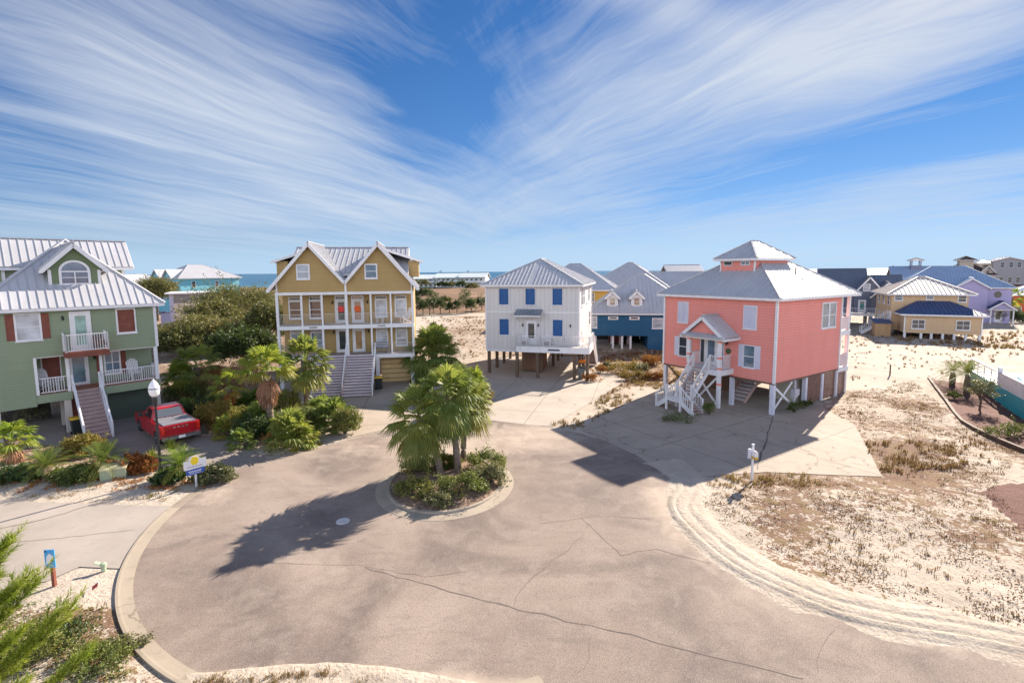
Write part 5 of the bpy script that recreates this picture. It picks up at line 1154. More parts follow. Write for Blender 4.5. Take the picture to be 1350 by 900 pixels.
# rental sign: white board with a yellow sun over a blue board
g_ = G(259, 641); t = empty('yard_sign', g_, R(48)); tag(t, 'white yard sign with yellow sun over blue panel on white post', 'sign'); t.scale = (.72, .72, .86)
b = MB(); b.box(-.05, .05, -.05, .05, 0, 1.15); b.build('post', WHITE, t)
b = MB(); b.box(-.62, .62, -.085, -.055, 1.02, 1.48); b.extrude([(-.02 + .33 * math.cos(R(i * 15)), -.084, 1.46 + .24 * math.sin(R(i * 15))) for i in range(13)], (0, .028, 0)); bd = fixn(b.build('board', WHITE, t))
b = MB(); b.lathe([(.22, -.0), (.22, -.012), (.01, -.013)], (-.02, -.086, 1.44), 24, 'y'); fixn(b.build('sun_emblem', pmat('sunny yellow paint', (.85, .62, .02), .5, .1), bd))
b = MB()
for k in range(9): b.box(-.46 + k * .1, -.39 + k * .1, -.092, -.086, 1.10, 1.17 + .03 * (k % 2))
b.build('lettering', pmat('faint grey lettering', (.42, .43, .5), .6), bd)
b = MB(); b.box(-.50, .50, -.09, -.055, .70, 1.0); bd = b.build('lower_board', pmat('royal blue sign panel', (.03, .10, .42), .5, .08), t)
b = MB()
for k in range(8): b.box(-.38 + k * .09, -.32 + k * .09, -.097, -.091, .86, .92)
for k in range(7): b.box(-.32 + k * .09, -.27 + k * .09, -.097, -.091, .76, .81)
b.build('lettering', WHITE, bd)
# transformer box
g_ = G(152, 630); t = empty('utility_box', g_, R(25)); tag(t, 'squat pale green utility box with white label beside the bed', 'utility box'); t.scale = (.8, .8, .85)
GP = pmat('pale green enamel', (.32, .37, .25), .5, .1, 2, dirt=.2)
b = MB(); b.box(-.62, .62, -.42, .42, .06, .62); o = b.build('cabinet', GP, t); bv = o.modifiers.new('bevel', 'BEVEL'); bv.width = .03; bv.segments = 2
b = MB(); b.extrude([(-.66, -.47, .62), (.66, -.47, .62), (.66, .46, .72), (-.66, .46, .72)], (0, 0, .06)); fixn(b.build('lid', pmat('pale yellowish green lid', (.50, .47, .31), .5, .1), t)); b = MB(); b.box(-.75, .75, -.55, .55, 0, .06); b.build('plinth', CONC, t)  # lid a paler, yellower green than the cabinet
b = MB(); b.box(.621, .628, -.18, .26, .34, .54); b.build('warning_label', WHITE, t); b = MB(); b.box(-.01, .01, -.428, -.421, .1, .6); b.build('door_seam', BLACK, t)
# blue sign on a brown post
g_ = G(72, 772); t = empty('post_sign', g_, R(5)); tag(t, 'narrow blue and white sign on reddish-brown wooden post by the pine', 'sign'); t.scale = (.85, .85, .9)
b = MB(); b.box(-.05, .05, -.05, .05, 0, 1.3); b.build('post', WOODRED, t)
b = MB(); b.box(-.17, .17, -.08, -.055, .72, 1.36); bd = b.build('board', pmat('sky blue sign paint', (.06, .36, .72), .45, .1), t)
b = MB(); b.extrude([(-.12, -.082, .84), (.10, -.082, .98), (.12, -.082, 1.12), (.0, -.082, 1.24), (-.10, -.082, 1.12)], (0, -.006, 0)); fixn(b.build('picture', WHITE, bd)); b = MB(); b.box(.05, .11, -.089, -.081, .93, 1.0); b.box(-.15, -.10, -.089, -.081, 1.28, 1.33); b.box(.0, .05, -.089, -.081, .86, .9); b.build('dark_marks', BLACK, bd)
# small green lidded riser and a red flag by the kerb
g_ = G(137, 752); t = empty('cable_riser', g_); tag(t, 'small pale green cable riser cap standing in sand near kerb', 'cable riser'); t.scale = (.75, .75, .75)
b = MB(); b.lathe([(.09, 0), (.09, .22), (.12, .23), (.12, .34), (.04, .38)], (0, 0, 0), 14); fixn(b.build('housing', pmat('faded mint plastic', (.36, .44, .30), .5), t)); b = MB(); b.beam((-.08, 0, .3), (-.32, -.05, .42), .16, .03); b.build('open_cap', pmat('faded mint plastic', (.36, .44, .30), .5), t)
g_ = G(113, 780); t = empty('marker_flag', g_); tag(t, 'little red marker flag lying by the sandy verge near the pine', 'flag')
b = MB(); b.tube([(0, 0, 0), (.3, .12, .25)], .008, 5); b.build('stick', CHROME, t); b = MB(); b.add([(.3, .12, .25), (.16, .06, .14), (.30, -.12, .12), (.42, -.04, .22), (.2, .2, .2)], [(0, 1, 2, 3), (0, 1, 4)]); b.build('cloth', pmat('faded red cloth', (.55, .05, .03), .7), t)
# mailbox
g_ = G(991, 634); t = empty('mailbox', g_, R(12)); tag(t, 'white mailbox on slim white post at the pink house drive', 'mailbox'); t.scale = (.8, .8, .95)
b = MB(); b.box(-.045, .045, -.045, .045, 0, 1.78); b.box(-.06, .06, -.06, .06, 1.78, 1.84); b.build('post', WHITE, t)
b = MB(); n = 10; P = [(-.10, 0, 1.28), (.10, 0, 1.28)] + [(.10 * math.cos(R(18 * i)), 0, 1.45 + .10 * math.sin(R(18 * i))) for i in range(11)]; P = [(x + .0, -.32, z) for x, y, z in P]; b.extrude(P, (0, .5, 0)); fixn(b.build('box', WHITE, t)); b = MB(); b.box(-.11, .11, -.33, .12, 1.16, 1.275); b.build('paper_tube', pmat('ochre plastic', (.60, .38, .05), .5), t); b = MB(); b.box(.10, .115, -.2, -.12, 1.42, 1.56); b.build('flag', pmat('mail flag red', (.5, .04, .03), .5), t)
b = MB(); b.box(-.30, -.13, -.05, .05, 1.15, 1.62); b.build('side_panel', SHUT_L, t)
# wheelie bins
def bin_(p, yaw, lab, body, lid):
    t = empty('wheeled_bin', p, yaw); tag(t, lab, 'bin')
    b = MB(); b.add([(-.24, -.26, .06), (.24, -.26, .06), (.24, .22, .06), (-.24, .22, .06), (-.30, -.34, .98), (.30, -.34, .98), (.30, .32, .98), (-.30, .32, .98)], [(3, 2, 1, 0), (4, 5, 6, 7), (0, 1, 5, 4), (1, 2, 6, 5), (2, 3, 7, 6), (3, 0, 4, 7)]); b.build('body', body, t)
    b = MB(); b.extrude([(-.33, -.40, .99), (-.33, .36, .99), (-.33, .30, 1.07), (-.33, -.34, 1.10)], (.66, 0, 0)); fixn(b.build('lid', lid, t)); b = MB(); b.tube([(-.28, .40, .95), (.28, .40, .95)], .02, 8); b.build('handle', DARKP, t)
    for x in (-.27, .27): b = MB(); b.lathe([(.02, -.03), (.10, -.03), (.10, .03), (.02, .03)], (0, 0, 0), 14); w_ = fixn(b.build('wheel', TYRE, t)); w_.location = (x, .25, .10); w_.rotation_euler = (0, R(90), 0)
g_ = G(103, 572); bin_(g_, R(50), 'dark green bin with yellow lid beside the green house stairs', DARKP, YELLOWP)
bin_((*G(499.5, 513)[:2], .01), R(12), 'dark bin with yellow lid right of the mustard duplex stairs', DARKP, YELLOWP)
bin_((*on(wh_root, 9.0, -.3, 0)[:2], .01), R(-10), 'grey-green bin with dark lid under the white house deck', pmat('grey green plastic', (.16, .19, .18), .5), DARKP)
t = empty('kayak_bundle', on(wh_root, 9.1, .35, 0), R(-15)); tag(t, 'orange float hanging behind the bin under the white deck', 'float')
b = MB(); b.tube([(-.5, 0, 1.35), (-.3, 0, 1.45), (.3, 0, 1.45), (.5, 0, 1.35)], [.05, .16, .16, .05], 10); b.build('float_body', pmat('orange plastic', (.75, .22, .02), .5), t, smooth=True); b = MB(); b.tube([(0, 0, 1.55), (0, 0, 2.36)], .012, 6); b.build('cord', WHITE, t)
t.name = 'hanging_float'
# chairs on the porches of the duplex
TR = bpy.data.objects['mustard_duplex']
adirondack(on(TR, 10.1, .9, 5.30), R(10 - 60), 'white chair on the upper right porch of the mustard duplex', 'white adirondack chairs', tall=1.15)
t = empty('porch_table', on(TR, 8.0, .8, 5.30)); tag(t, 'low white side table on the upper porch of the duplex', 'table'); b = MB(); b.box(-.28, .28, -.28, .28, .44, .48); b.build('table_top', WHITE, t)
for x in (-.22, .22):
    for y in (-.22, .22): b = MB(); b.box(x - .025, x + .025, y - .025, y + .025, 0, .44); b.build('leg', WHITE, t)
t = empty('porch_bench', on(TR, 8.1, .75, 2.75), R(10)); tag(t, 'dark blue-grey bench on the lower right porch of the duplex', 'bench'); NB = pmat('navy grey paint', (.10, .11, .17), .5)
b = MB(); b.box(-.6, .6, -.22, .22, .40, .45); b.build('seat', NB, t); b = MB()
for k in range(12): b.box(-.58 + k * .1, -.53 + k * .1, -.26, -.235, .45, .92)
b.box(-.6, .6, -.27, -.23, .90, .97); b.build('backrest', NB, t)
for x in (-.55, .55): b = MB(); b.box(x - .03, x + .03, -.22, .22, 0, .40); b.build('leg', NB, t)
for x, lab in ((5.9, 'white slatted chair right of the door on the white house deck'), (2.9 + .9, 'white slatted chair left of the door on the white house deck')):
    adirondack(on(wh_root, x, -.45, 2.9), R(-14.8), lab, 'white adirondack chairs')
# wooden stake in the sand
g_ = G(1173, 497); t = empty('wooden_stake', g_); tag(t, 'thin weathered wooden stake standing alone in the sand', 'stake'); b = MB(); b.box(-.04, .04, -.04, .04, -.1, 1.15); o = b.build('stake_shaft', PILING, t)
b = MB(); b.beam((-.3, 0, .1), (.35, 0, .1), .05, .05); b.build('cross_piece', PILING, t)
# raised pool terrace at the right edge
p0, p1 = Vector((37.9, 40.2)), Vector((32.36, 30.4)); u_ = (p1 - p0).normalized(); L = 26; yaw = math.atan2(u_.y, u_.x)
t = empty('pool_terrace', (p0.x, p0.y, 0), yaw); tag(t, 'raised pool terrace with turquoise wall at the right edge', 'pool terrace')
TQ = pmat('turquoise painted wall', (.015, .36, .42), .5, .08, 1, dirt=.15)
b = MB(); b.box(0, L, .0, .25, 0, 1.15); b.box(0, .25, .25, 16, 0, 1.15); b.box(6.3, 6.5, -.03, .0, 0, 1.15); b.build('retaining_wall', TQ, t)
b = MB(); b.box(.26, L, .26, 16, .9, 1.10); b.build('deck', pmat('pale terrace paving', (.60, .57, .55), .7, .06, 1), t)
b = MB(); b.box(8.5, 15, 5, 10, 1.102, 1.12); b.build('pool_water', glassmat('pool water', (.10, .45, .48), .05), t)
for z_ in (1.35, 1.6, 1.85): b = MB(); b.box(0, 6.2, .08, .12, z_ - .02, z_ + .02); b.build('rail_bar', WHITE, t)
b = MB(); b.box(-.1, 6.3, .03, .17, 2.08, 2.16); b.build('hand_rail', WHITE, t)
for i in range(5): b = MB(); b.box(i * 1.5, i * 1.5 + .06, .07, .13, 1.15, 2.08); b.build('rail_post', WHITE, t)
b = MB(); b.box(6.3, L, .06, .16, 1.15, 2.1); b.box(6.25, L, .02, .2, 2.1, 2.18); b.build('screen_panel', WHITE, t); b = MB(); b.box(6.2, 6.38, -.02, .2, 1.15, 2.5); b.build('screen_post', WHITE, t)
def onr(t, x, y, z): c, s_ = math.cos(t.rotation_euler.z), math.sin(t.rotation_euler.z); return (t.location.x + c * x - s_ * y, t.location.y + s_ * x + c * y, z)
pt = t
def lounger(p, yaw, lab):
    t = empty('pool_lounger', p, yaw); tag(t, lab, 'lounger', 'loungers on the pool terrace')
    b = MB(); b.box(-.3, .3, -.6, .6, .28, .34); b.build('seat', WHITE, t); b = MB(); b.beam((0, .6, .33), (0, 1.15, .8), .6, .05); b.build('backrest', glassmat('teal mesh', (.08, .3, .32), .5), t)
    for x in (-.26, .26):
        for y in (-.5, .5): b = MB(); b.box(x - .025, x + .025, y - .025, y + .025, 0, .28); b.build('leg', WHITE, t)
lounger(onr(pt, 6.9, 2.0, 1.1), R(40), 'teal and white lounger nearest the terrace screen'); lounger(onr(pt, 8.6, 2.6, 1.1), R(50), 'second teal and white lounger behind the terrace screen')
u_p = onr(pt, 3.0, 6.5, 1.1); t = empty('closed_umbrella', u_p); tag(t, 'closed grey umbrella on pale terrace beyond the white railing', 'umbrella')
b = MB(); b.lathe([(.03, 0), (.03, 2.4)], (0, 0, 0), 8); b.build('pole', WHITE, t); b = MB(); b.lathe([(.12, 1.0), (.14, 1.4), (.08, 2.3), (.02, 2.45)], (0, 0, 0), 10); b.build('canopy', pmat('lilac grey canvas', (.35, .33, .42), .8), t)
# mulch bed with timber edge
E_ = px((1224, 501), (1233, 513), (1246, 530), (1258, 548), (1268, 559), (1285, 569), (1305, 579), (1350, 598))
tt = empty('timber_edging', (*E_[0], 0)); tag(tt, 'dark curving timber edging along the red mulch bed', 'edging')
for i in range(len(E_) - 1):
    a_, b_ = Vector((*E_[i], .13)) - tt.location, Vector((*E_[i + 1], .13)) - tt.location; b = MB(); b.beam(a_, b_, .16, .32); b.build('edging_timber', PILING, tt)
# far car by the condominium
t = empty('parked_car', (AT(1333, 160), 158, .02), R(-15)); tag(t, 'tiny dark blue car parked below the grey condominium', 'car'); NV = pmat('navy car paint', (.03, .06, .2), .3, coat=1)
b = MB(); b.box(-2.2, 2.2, -.9, .9, .35, .95); b.build('body', NV, t); b = MB(); b.add([(-1.3, -.8, .95), (1.1, -.8, .95), (1.1, .8, .95), (-1.3, .8, .95), (-.8, -.65, 1.5), (.6, -.65, 1.5), (.6, .65, 1.5), (-.8, .65, 1.5)], [(4, 5, 6, 7), (0, 1, 5, 4), (1, 2, 6, 5), (2, 3, 7, 6), (3, 0, 4, 7)]); b.build('cabin', CG, t)
for x in (-1.35, 1.35):
    for y in (-.8, .8): b = MB(); b.lathe([(.05, -.1), (.34, -.1), (.34, .1), (.05, .1)], (x, y, .34), 14, 'y'); b.build('wheel', TYRE, t)
# ------------------------------------------------------------------ planting
PALM = leafmat('sabal palm leaf', (.0, (.19, .09, .04)), (.2, (.34, .24, .08)), (.36, (.24, .25, .06)), (.6, (.13, .18, .04)), (1.0, (.05, .095, .026)), trans=.42)
LIME = leafmat('lime fan palm leaf', (.0, (.20, .09, .035)), (.25, (.32, .24, .05)), (.45, (.24, .28, .04)), (.7, (.13, .21, .03)), (1.0, (.05, .11, .02)), trans=.42)  # yellower green than the sabal leaf
DEAD = leafmat('dry palm thatch', (.0, (.17, .075, .05)), (.5, (.34, .175, .11)), (1.0, (.48, .30, .20)), trans=.15, rough=.9)
RUST = leafmat('rusty dry frond', (.0, (.16, .05, .02)), (.5, (.34, .12, .035)), (1.0, (.42, .24, .06)), trans=.3, rough=.9)
OAK = leafmat('live oak leaf', (.0, (.035, .045, .016)), (.4, (.085, .095, .03)), (.7, (.15, .14, .045)), (1.0, (.23, .19, .075)), trans=.25)
BUSH = leafmat('shrub leaf', (.0, (.04, .055, .016)), (.4, (.095, .13, .032)), (.7, (.16, .19, .045)), (1.0, (.22, .20, .06)), trans=.25)
GOLD = leafmat('golden shrub leaf', (.0, (.10, .055, .02)), (.4, (.22, .13, .03)), (.7, (.24, .20, .04)), (1.0, (.13, .15, .03)), trans=.3)
GREY = leafmat('grey green shrub leaf', (.0, (.06, .07, .03)), (.5, (.16, .16, .075)), (1.0, (.27, .23, .11)), trans=.2)
NEED = leafmat('pine needle', (.0, (.06, .09, .014)), (.4, (.15, .22, .022)), (.75, (.28, .34, .035)), (1.0, (.38, .40, .06)), trans=.4)
DARKN = leafmat('dark evergreen leaf', (.0, (.012, .026, .010)), (.5, (.03, .06, .018)), (1.0, (.07, .11, .03)), trans=.2)
STRAW = leafmat('dry dune grass blade', (.0, (.11, .045, .03)), (.35, (.19, .09, .05)), (.65, (.30, .19, .085)), (.85, (.20, .17, .06)), (1.0, (.11, .13, .035)), trans=.2, rough=.85)
BARK = pmat('grey brown bark', (.12, .085, .065), .9, .4, 5, .8, 18)
PBARK = pmat('palm trunk bark', (.20, .15, .115), .9, .35, 6, .9, 22)
npr = np.random.default_rng(5)
def build_np(name, V, tint, mat, parent=None):
    n, k, _ = V.shape
    me = bpy.data.meshes.new(name); me.vertices.add(n * k); me.vertices.foreach_set('co', V.astype(np.float32).ravel())
    me.loops.add(n * k); me.loops.foreach_set('vertex_index', np.arange(n * k, dtype=np.int32)); me.polygons.add(n)
    me.polygons.foreach_set('loop_start', np.arange(0, n * k, k, dtype=np.int32))
    me.materials.append(mat); at = me.attributes.new('tint', 'FLOAT', 'FACE'); at.data.foreach_set('value', np.clip(tint, 0, 1).astype(np.float32)); me.update(); me.validate()
    o = bpy.data.objects.new(name, me); C.objects.link(o)
    if parent: o.parent = parent
    return o
def unit(a): return a / (np.linalg.norm(a, axis=1, keepdims=True) + 1e-9)
def leaves(P, size, aspect=.42, up=.35):
    """leaf-sized rhombs at points P, facing random ways"""
    n = len(P); a = unit(npr.normal(size=(n, 3)) + np.array([0, 0, up])); t = unit(np.cross(a, npr.normal(size=(n, 3)))); b = np.cross(a, t)
    s = (np.full(n, size) if np.isscalar(size) else size)[:, None] * npr.uniform(.7, 1.3, (n, 1))
    return np.stack([P - t * s, P - b * s * aspect, P + t * s, P + b * s * aspect], 1)
def clumps(k, R3, seed, low=-.25):
    r = np.random.default_rng(seed); d = r.normal(size=(k, 3)); d = d / np.linalg.norm(d, axis=1, keepdims=True); d[:, 2] = np.where(d[:, 2] < low, -d[:, 2], d[:, 2])
    return d * np.array(R3) * r.uniform(.55, .98, (k, 1)), r
def foliage(name, R3, seed, k, per, leaf, mat, parent, cz, cr=.34, base=.5):
    k = int(k * 1.25); c, r = clumps(k, R3, seed); m = (R3[0] + R3[1] + R3[2]) / 3; Ps = []; T = []
    for i in range(k):
        d = r.normal(size=(per, 3)); d /= np.linalg.norm(d, axis=1, keepdims=True); q = c[i] + d * m * cr * r.uniform(.55, 1.05, (per, 1)) * np.array([1.15, 1.15, .75]) * r.uniform(.7, 1.25)
        Ps.append(q); T.append(np.clip(base + r.normal(0, .13) + r.normal(0, .12, per), 0, 1))
    ns = k // 2; sc = c[r.integers(0, k, ns)]; sd_ = sc / (np.linalg.norm(sc, axis=1, keepdims=True) + 1e-6) + r.normal(0, .45, (ns, 3)) + np.array([0, 0, .35])
    sd_ /= np.linalg.norm(sd_, axis=1, keepdims=True); sl_ = m * r.uniform(.35, .8, ns)
    for i in range(ns):
        q_ = r.uniform(.15, 1, 22)[:, None]; Ps.append(sc[i] + sd_[i] * sl_[i] * q_ + r.normal(0, leaf * .7, (22, 3))); T.append(np.clip(base + .12 + r.normal(0, .15, 22), 0, 1))
    P = np.concatenate(Ps) + np.array([0, 0, cz]); T = np.concatenate(T); keep = P[:, 2] > .02; P = P[keep]; T = T[keep]
    return build_np(name, leaves(P, leaf), T, mat, parent)
def shrub(x, y, R3, label, mat=BUSH, k=26, per=70, leaf=.06, cat='shrub', name='shrub', z=0.0, group=None, base=.5):
    o = empty(name, (x, y, z)); tag(o, label, cat, group); sd = int(abs(x * 31 + y * 17) * 10)
    foliage('foliage', R3, sd, k, per, leaf, mat, o, R3[2] * .45, base=base)
    r = random.Random(sd)
    for i in range(5):
        b = MB(); a = r.uniform(0, 6.28); q = r.uniform(.4, .75); b.tube([(0, 0, -.05), (R3[0] * q * .5 * math.cos(a), R3[1] * q * .5 * math.sin(a), R3[2] * .45), (R3[0] * q * math.cos(a), R3[1] * q * math.sin(a), R3[2] * .95)], [.035, .022, .008], 6); b.build('stem', BARK, o)
    return o
def tree(x, y, ht, R3, label, mat=OAK, k=60, per=150, leaf=.13, tr=.2, name='oak_tree', limbs=7, group=None, base=.5, cr=.30):
    o = empty(name, (x, y, 0)); tag(o, label, 'tree', group); sd = int(abs(x * 13 + y * 7) * 10); r = random.Random(sd); cz = ht - R3[2]
    foliage('crown', R3, sd, k, per, leaf, mat, o, cz, cr, base)
    b = MB(); b.tube([(0, 0, -.1), (.1, .05, cz * .5), (.0, .1, cz * .9), (.1, 0, cz + R3[2] * .4)], [tr * 1.3, tr, tr * .8, tr * .4], 10); b.build('trunk', BARK, o)
    for i in range(limbs):
        a = 6.28 * i / limbs + r.uniform(-.3, .3); q = r.uniform(.55, .85); e = r.uniform(-.1, .6); b = MB()
        b.tube([(0, 0, cz * .55), (R3[0] * q * .45 * math.cos(a), R3[1] * q * .45 * math.sin(a), cz * .85 + R3[2] * e * .3), (R3[0] * q * math.cos(a), R3[1] * q * math.sin(a), cz + R3[2] * e)], [tr * .6, tr * .35, tr * .12], 7); b.build('limb', BARK, o)
    return o
def fan(mb, c, d, pl, Rb, n=20, droop=.3, spread=105, tint=.5, wseg=1.0, mati=0):
    """one fan leaf: stalk and a pleated fan of narrow blades whose tips hang"""
    d = Vector(d).normalized(); s_ = d.cross(Z)
    if s_.length < .05: s_ = Vector((1, 0, 0))
    s_.normalize(); n_ = s_.cross(d).normalized(); c = Vector(c)
    m_ = c + d * pl * .55 - Z * droop * pl * .06; hub = c + d * pl - Z * droop * pl * .22
    mb.tint = min(max(tint + .05, 0), 1); mb.cur = mati
    wp = .022
    mb.poly([c - s_ * wp, c + s_ * wp, m_ + s_ * wp * .8, m_ - s_ * wp * .8]); mb.poly([m_ - s_ * wp * .8, m_ + s_ * wp * .8, hub + s_ * wp * .5, hub - s_ * wp * .5])
    d2 = (hub - m_).normalized(); n2 = s_.cross(d2).normalized()
    for i in range(n):
        ph = R(spread) * (2 * (i + .5) / n - 1); dr = d2 * math.cos(ph) + s_ * math.sin(ph); L = Rb * (.72 + .28 * math.cos(ph)) * (.9 + .2 * ((i * 7919) % 13) / 13)
        w_ = L * math.tan(R(spread) / n) * .62 * wseg; sd_ = dr.cross(n2).normalized()
        fold = n2 * (.10 * Rb * abs(math.sin(ph))) 
        p1 = hub + dr * L * .55 - fold - Z * droop * L * .10; p2 = hub + dr * L * .95 - fold * 1.6 - Z * droop * L * (.55 + .25 * ((i * 31) % 7) / 7)
        mb.tint = min(max(tint + (((i * 53) % 11) / 11 - .5) * .12, 0), 1)
        zig = n2 * w_ * (.5 if i % 2 else -.5)
        mb.poly([hub, p1 - sd_ * w_ + zig, p1 + sd_ * w_ - zig]); mb.poly([p1 - sd_ * w_ + zig, p2, p1 + sd_ * w_ - zig])
def fan_palm(x, y, ht, label, crown=1.0, mat=PALM, nl=40, lean=(0, 0), tr=.16, skirt=0, seed=1, pl=.95, Rb=.85, e0=80, e1=-50, dry=.3, name='palm_tree', group=None, z=0.0, bend=0, seg=20, skirt_mat=None, tbase=.62, droop=.35):
    o = empty(name, (x, y, z)); tag(o, label, 'palm', group); r = random.Random(seed)
    top = Vector((lean[0], lean[1], ht)); b = MB(); n = 14; pts = [Vector((lean[0] * (i / n) ** 1.6, lean[1] * (i / n) ** 1.6, ht * i / n - (.1 if i == 0 else 0))) for i in range(n + 1)]
    if ht > .25:
        P = []; Q = []
        for i in range(n):
            for q in (0, .55): P.append(pts[i].lerp(pts[i + 1], q)); Q.append(tr * (1.18 - .3 * i / n + (.12 if q == 0 else -.02)) * (1.25 if i == 0 else 1) * (1.25 if i > n - 3 else 1) * r.uniform(.95, 1.05))
        b.tube(P, Q, 12); b.build('trunk', PBARK, o)
    b = MB(); dd = MB()
    for i in range(nl):
        f = (i + .5) / nl; el = R(e0 + (e1 - e0) * f ** .9 + r.uniform(-9, 9)); az = i * 2.39996 + r.uniform(-.25, .25)
        d = (math.cos(az) * math.cos(el), math.sin(az) * math.cos(el), math.sin(el)); tint = tbase + .12 * r.uniform(-1, 1) - dry * max(0, f - .45) * 1.3 * r.uniform(.3, 1.1)
        sc = crown * r.uniform(.85, 1.12); fan(b, top + Z * (.18 - .3 * f) * crown, d, pl * sc, Rb * sc, seg, droop + .35 * f, 105 if f < .75 else 85, tint)
    b.build('crown', mat, o, attr=True)
    if skirt:
        for i in range(skirt):
            az = i * 2.39996; f = i / skirt; el = R(-58 - 24 * f + r.uniform(-8, 8)); d = (math.cos(az) * math.cos(el), math.sin(az) * math.cos(el), math.sin(el))
            fan(dd, top - Z * (.08 + f * .75 * crown), d, pl * .45 * crown, Rb * crown * .95, 12, .4, 45, r.uniform(.1, .9), 1.2)
        dd.build('dead_fronds', skirt_mat or DEAD, o, attr=True)
    return o
def plume(mb, c, d, L, n=18, lw=.022, ll=.28, arch_=.5, tint=.5, vee=.5):
    """feather leaf: arching midrib with paired leaflets"""
    d = Vector(d).normalized(); h_ = Vector((d.x, d.y, 0)).normalized() if (d.x or d.y) else Vector((1, 0, 0)); s_ = h_.cross(Z).normalized(); c = Vector(c); pts = []
    for i in range(n + 1): t_ = i / n; pts.append(c + d * L * t_ - Z * arch_ * L * t_ * t_)
    mb.tint = tint
    for i in range(n):
        a_, b_ = pts[i], pts[i + 1]; tn = (b_ - a_).normalized(); up = s_.cross(tn).normalized(); w_ = .012
        mb.poly([a_ - s_ * w_, a_ + s_ * w_, b_ + s_ * w_, b_ - s_ * w_])
        if i < 2: continue
        k = math.sin(math.pi * min(1, (i / n) * .92 + .06)) ** .6
        for sg in (-1, 1):
            ld = (s_ * sg * .85 + tn * .55 + up * vee * .5).normalized(); e_ = a_ + ld * ll * k - Z * .04 * k; wv_ = tn * lw
            mb.tint = min(max(tint + (((i * 37 + sg) % 7) / 7 - .5) * .15, 0), 1); m_ = a_.lerp(e_, .5) + up * .01; mb.poly([a_, m_ + wv_, e_, m_ - wv_])
def sago(x, y, label, L=1.0, nl=30, mat=PALM, ht=.35, seed=2, z=0.0, e0=75, e1=2, tb=.7, name='sago_palm', arch_=.42, ll=.2, group=None, lw=.017):
    o = empty(name, (x, y, z)); tag(o, label, 'palm', group); r = random.Random(seed); b = MB()
    b.tube([(0, 0, -.05), (0, 0, ht * .5), (0, 0, ht)], [.2, .22, .13], 10); b.build('trunk', PBARK, o); b = MB()
    for i in range(nl):
        f = (i + .5) / nl; el = R(e0 + (e1 - e0) * f + r.uniform(-6, 6)); az = i * 2.39996
        plume(b, (0, 0, ht), (math.cos(az) * math.cos(el), math.sin(az) * math.cos(el), math.sin(el)), L * r.uniform(.85, 1.1), 16, lw, ll * L, arch_ * (.6 + .5 * f), tb + r.uniform(-.15, .12) - (.3 if f > .85 else 0))
    b.build('crown', mat, o, attr=True); return o
def yucca(x, y, label, L=.8, n=60, mat=LIME, seed=3, z=0.0, name='yucca', w_=.03, tb=.55, cat='plant'):
    o = empty(name, (x, y, z)); tag(o, label, cat); r = random.Random(seed); b = MB()
    for i in range(n):
        f = i / n; el = R(85 - 75 * f + r.uniform(-8, 8)); az = i * 2.39996; d = Vector((math.cos(az) * math.cos(el), math.sin(az) * math.cos(el), math.sin(el))); s_ = d.cross(Z).normalized(); c = Vector((0, 0, .15)); l_ = L * r.uniform(.8, 1.1)
        m_ = c + d * l_ * .5; e_ = c + d * l_ - Z * .12 * l_ * f; b.tint = tb + r.uniform(-.25, .2); b.poly([c - s_ * w_ * .6, c + s_ * w_ * .6, m_ + s_ * w_, m_ - s_ * w_]); b.poly([m_ - s_ * w_, m_ + s_ * w_, e_])
    b.build('leaf_rosette', mat, o, attr=True); return o
# island: three palms over rounded bushes
a_ = G(581, 629); fan_palm(a_.x, a_.y, 2.75, 'island palm with left-leaning trunk and the lowest, most leftward crown', 1.18, nl=48, lean=(-1.0, .1), seed=4, z=.1, tr=.14, e1=-62, tbase=.52, pl=.75, Rb=.80, seg=26, dry=.25)
a_ = G(604, 625); fan_palm(a_.x, a_.y, 3.75, 'middle island palm with straight trunk and the tallest green crown', 1.2, nl=50, lean=(-.45, .1), seed=9, z=.1, tr=.14, e1=-60, tbase=.6, pl=.75, Rb=.80, seg=26, dry=.2)
a_ = G(611, 610); fan_palm(a_.x, a_.y, 3.0, 'rearmost island palm standing to the right with thinner trunk', 1.12, nl=44, lean=(.2, .15), seed=14, z=.1, tr=.12, e1=-60, tbase=.5, pl=.75, Rb=.78, seg=26, dry=.35)
for px_, py_, R3, lab, m_, bs in ((642, 622, (.85, .7, .8), 'large olive bush at the right back of the traffic island', BUSH, .5), (613, 655, (1.1, .65, .75), 'broad mottled green bush at the front of the traffic island', BUSH, .5), (646, 640, (.75, .6, .7), 'brownish green bush at the right of the traffic island', GREY, .4), (548, 655, (.8, .5, .55), 'bright green low bush at the left front of the traffic island', BUSH, .78), (549, 626, (.6, .5, .6), 'small bush behind the leftmost island trunk', BUSH, .6), (578, 668, (.6, .4, .4), 'low dry bush by the front kerb of the traffic island', GREY, .35), (588, 618, (.7, .4, .5), 'yellow-green bush between the island palm trunks', GOLD, .8)):
    g_ = G(px_, py_); shrub(g_.x, g_.y, (R3[0] * 1.1, R3[1] * 1.1, R3[2] * .8), lab, m_, 30, 110, .05, z=.12, base=min(1, bs + .15))
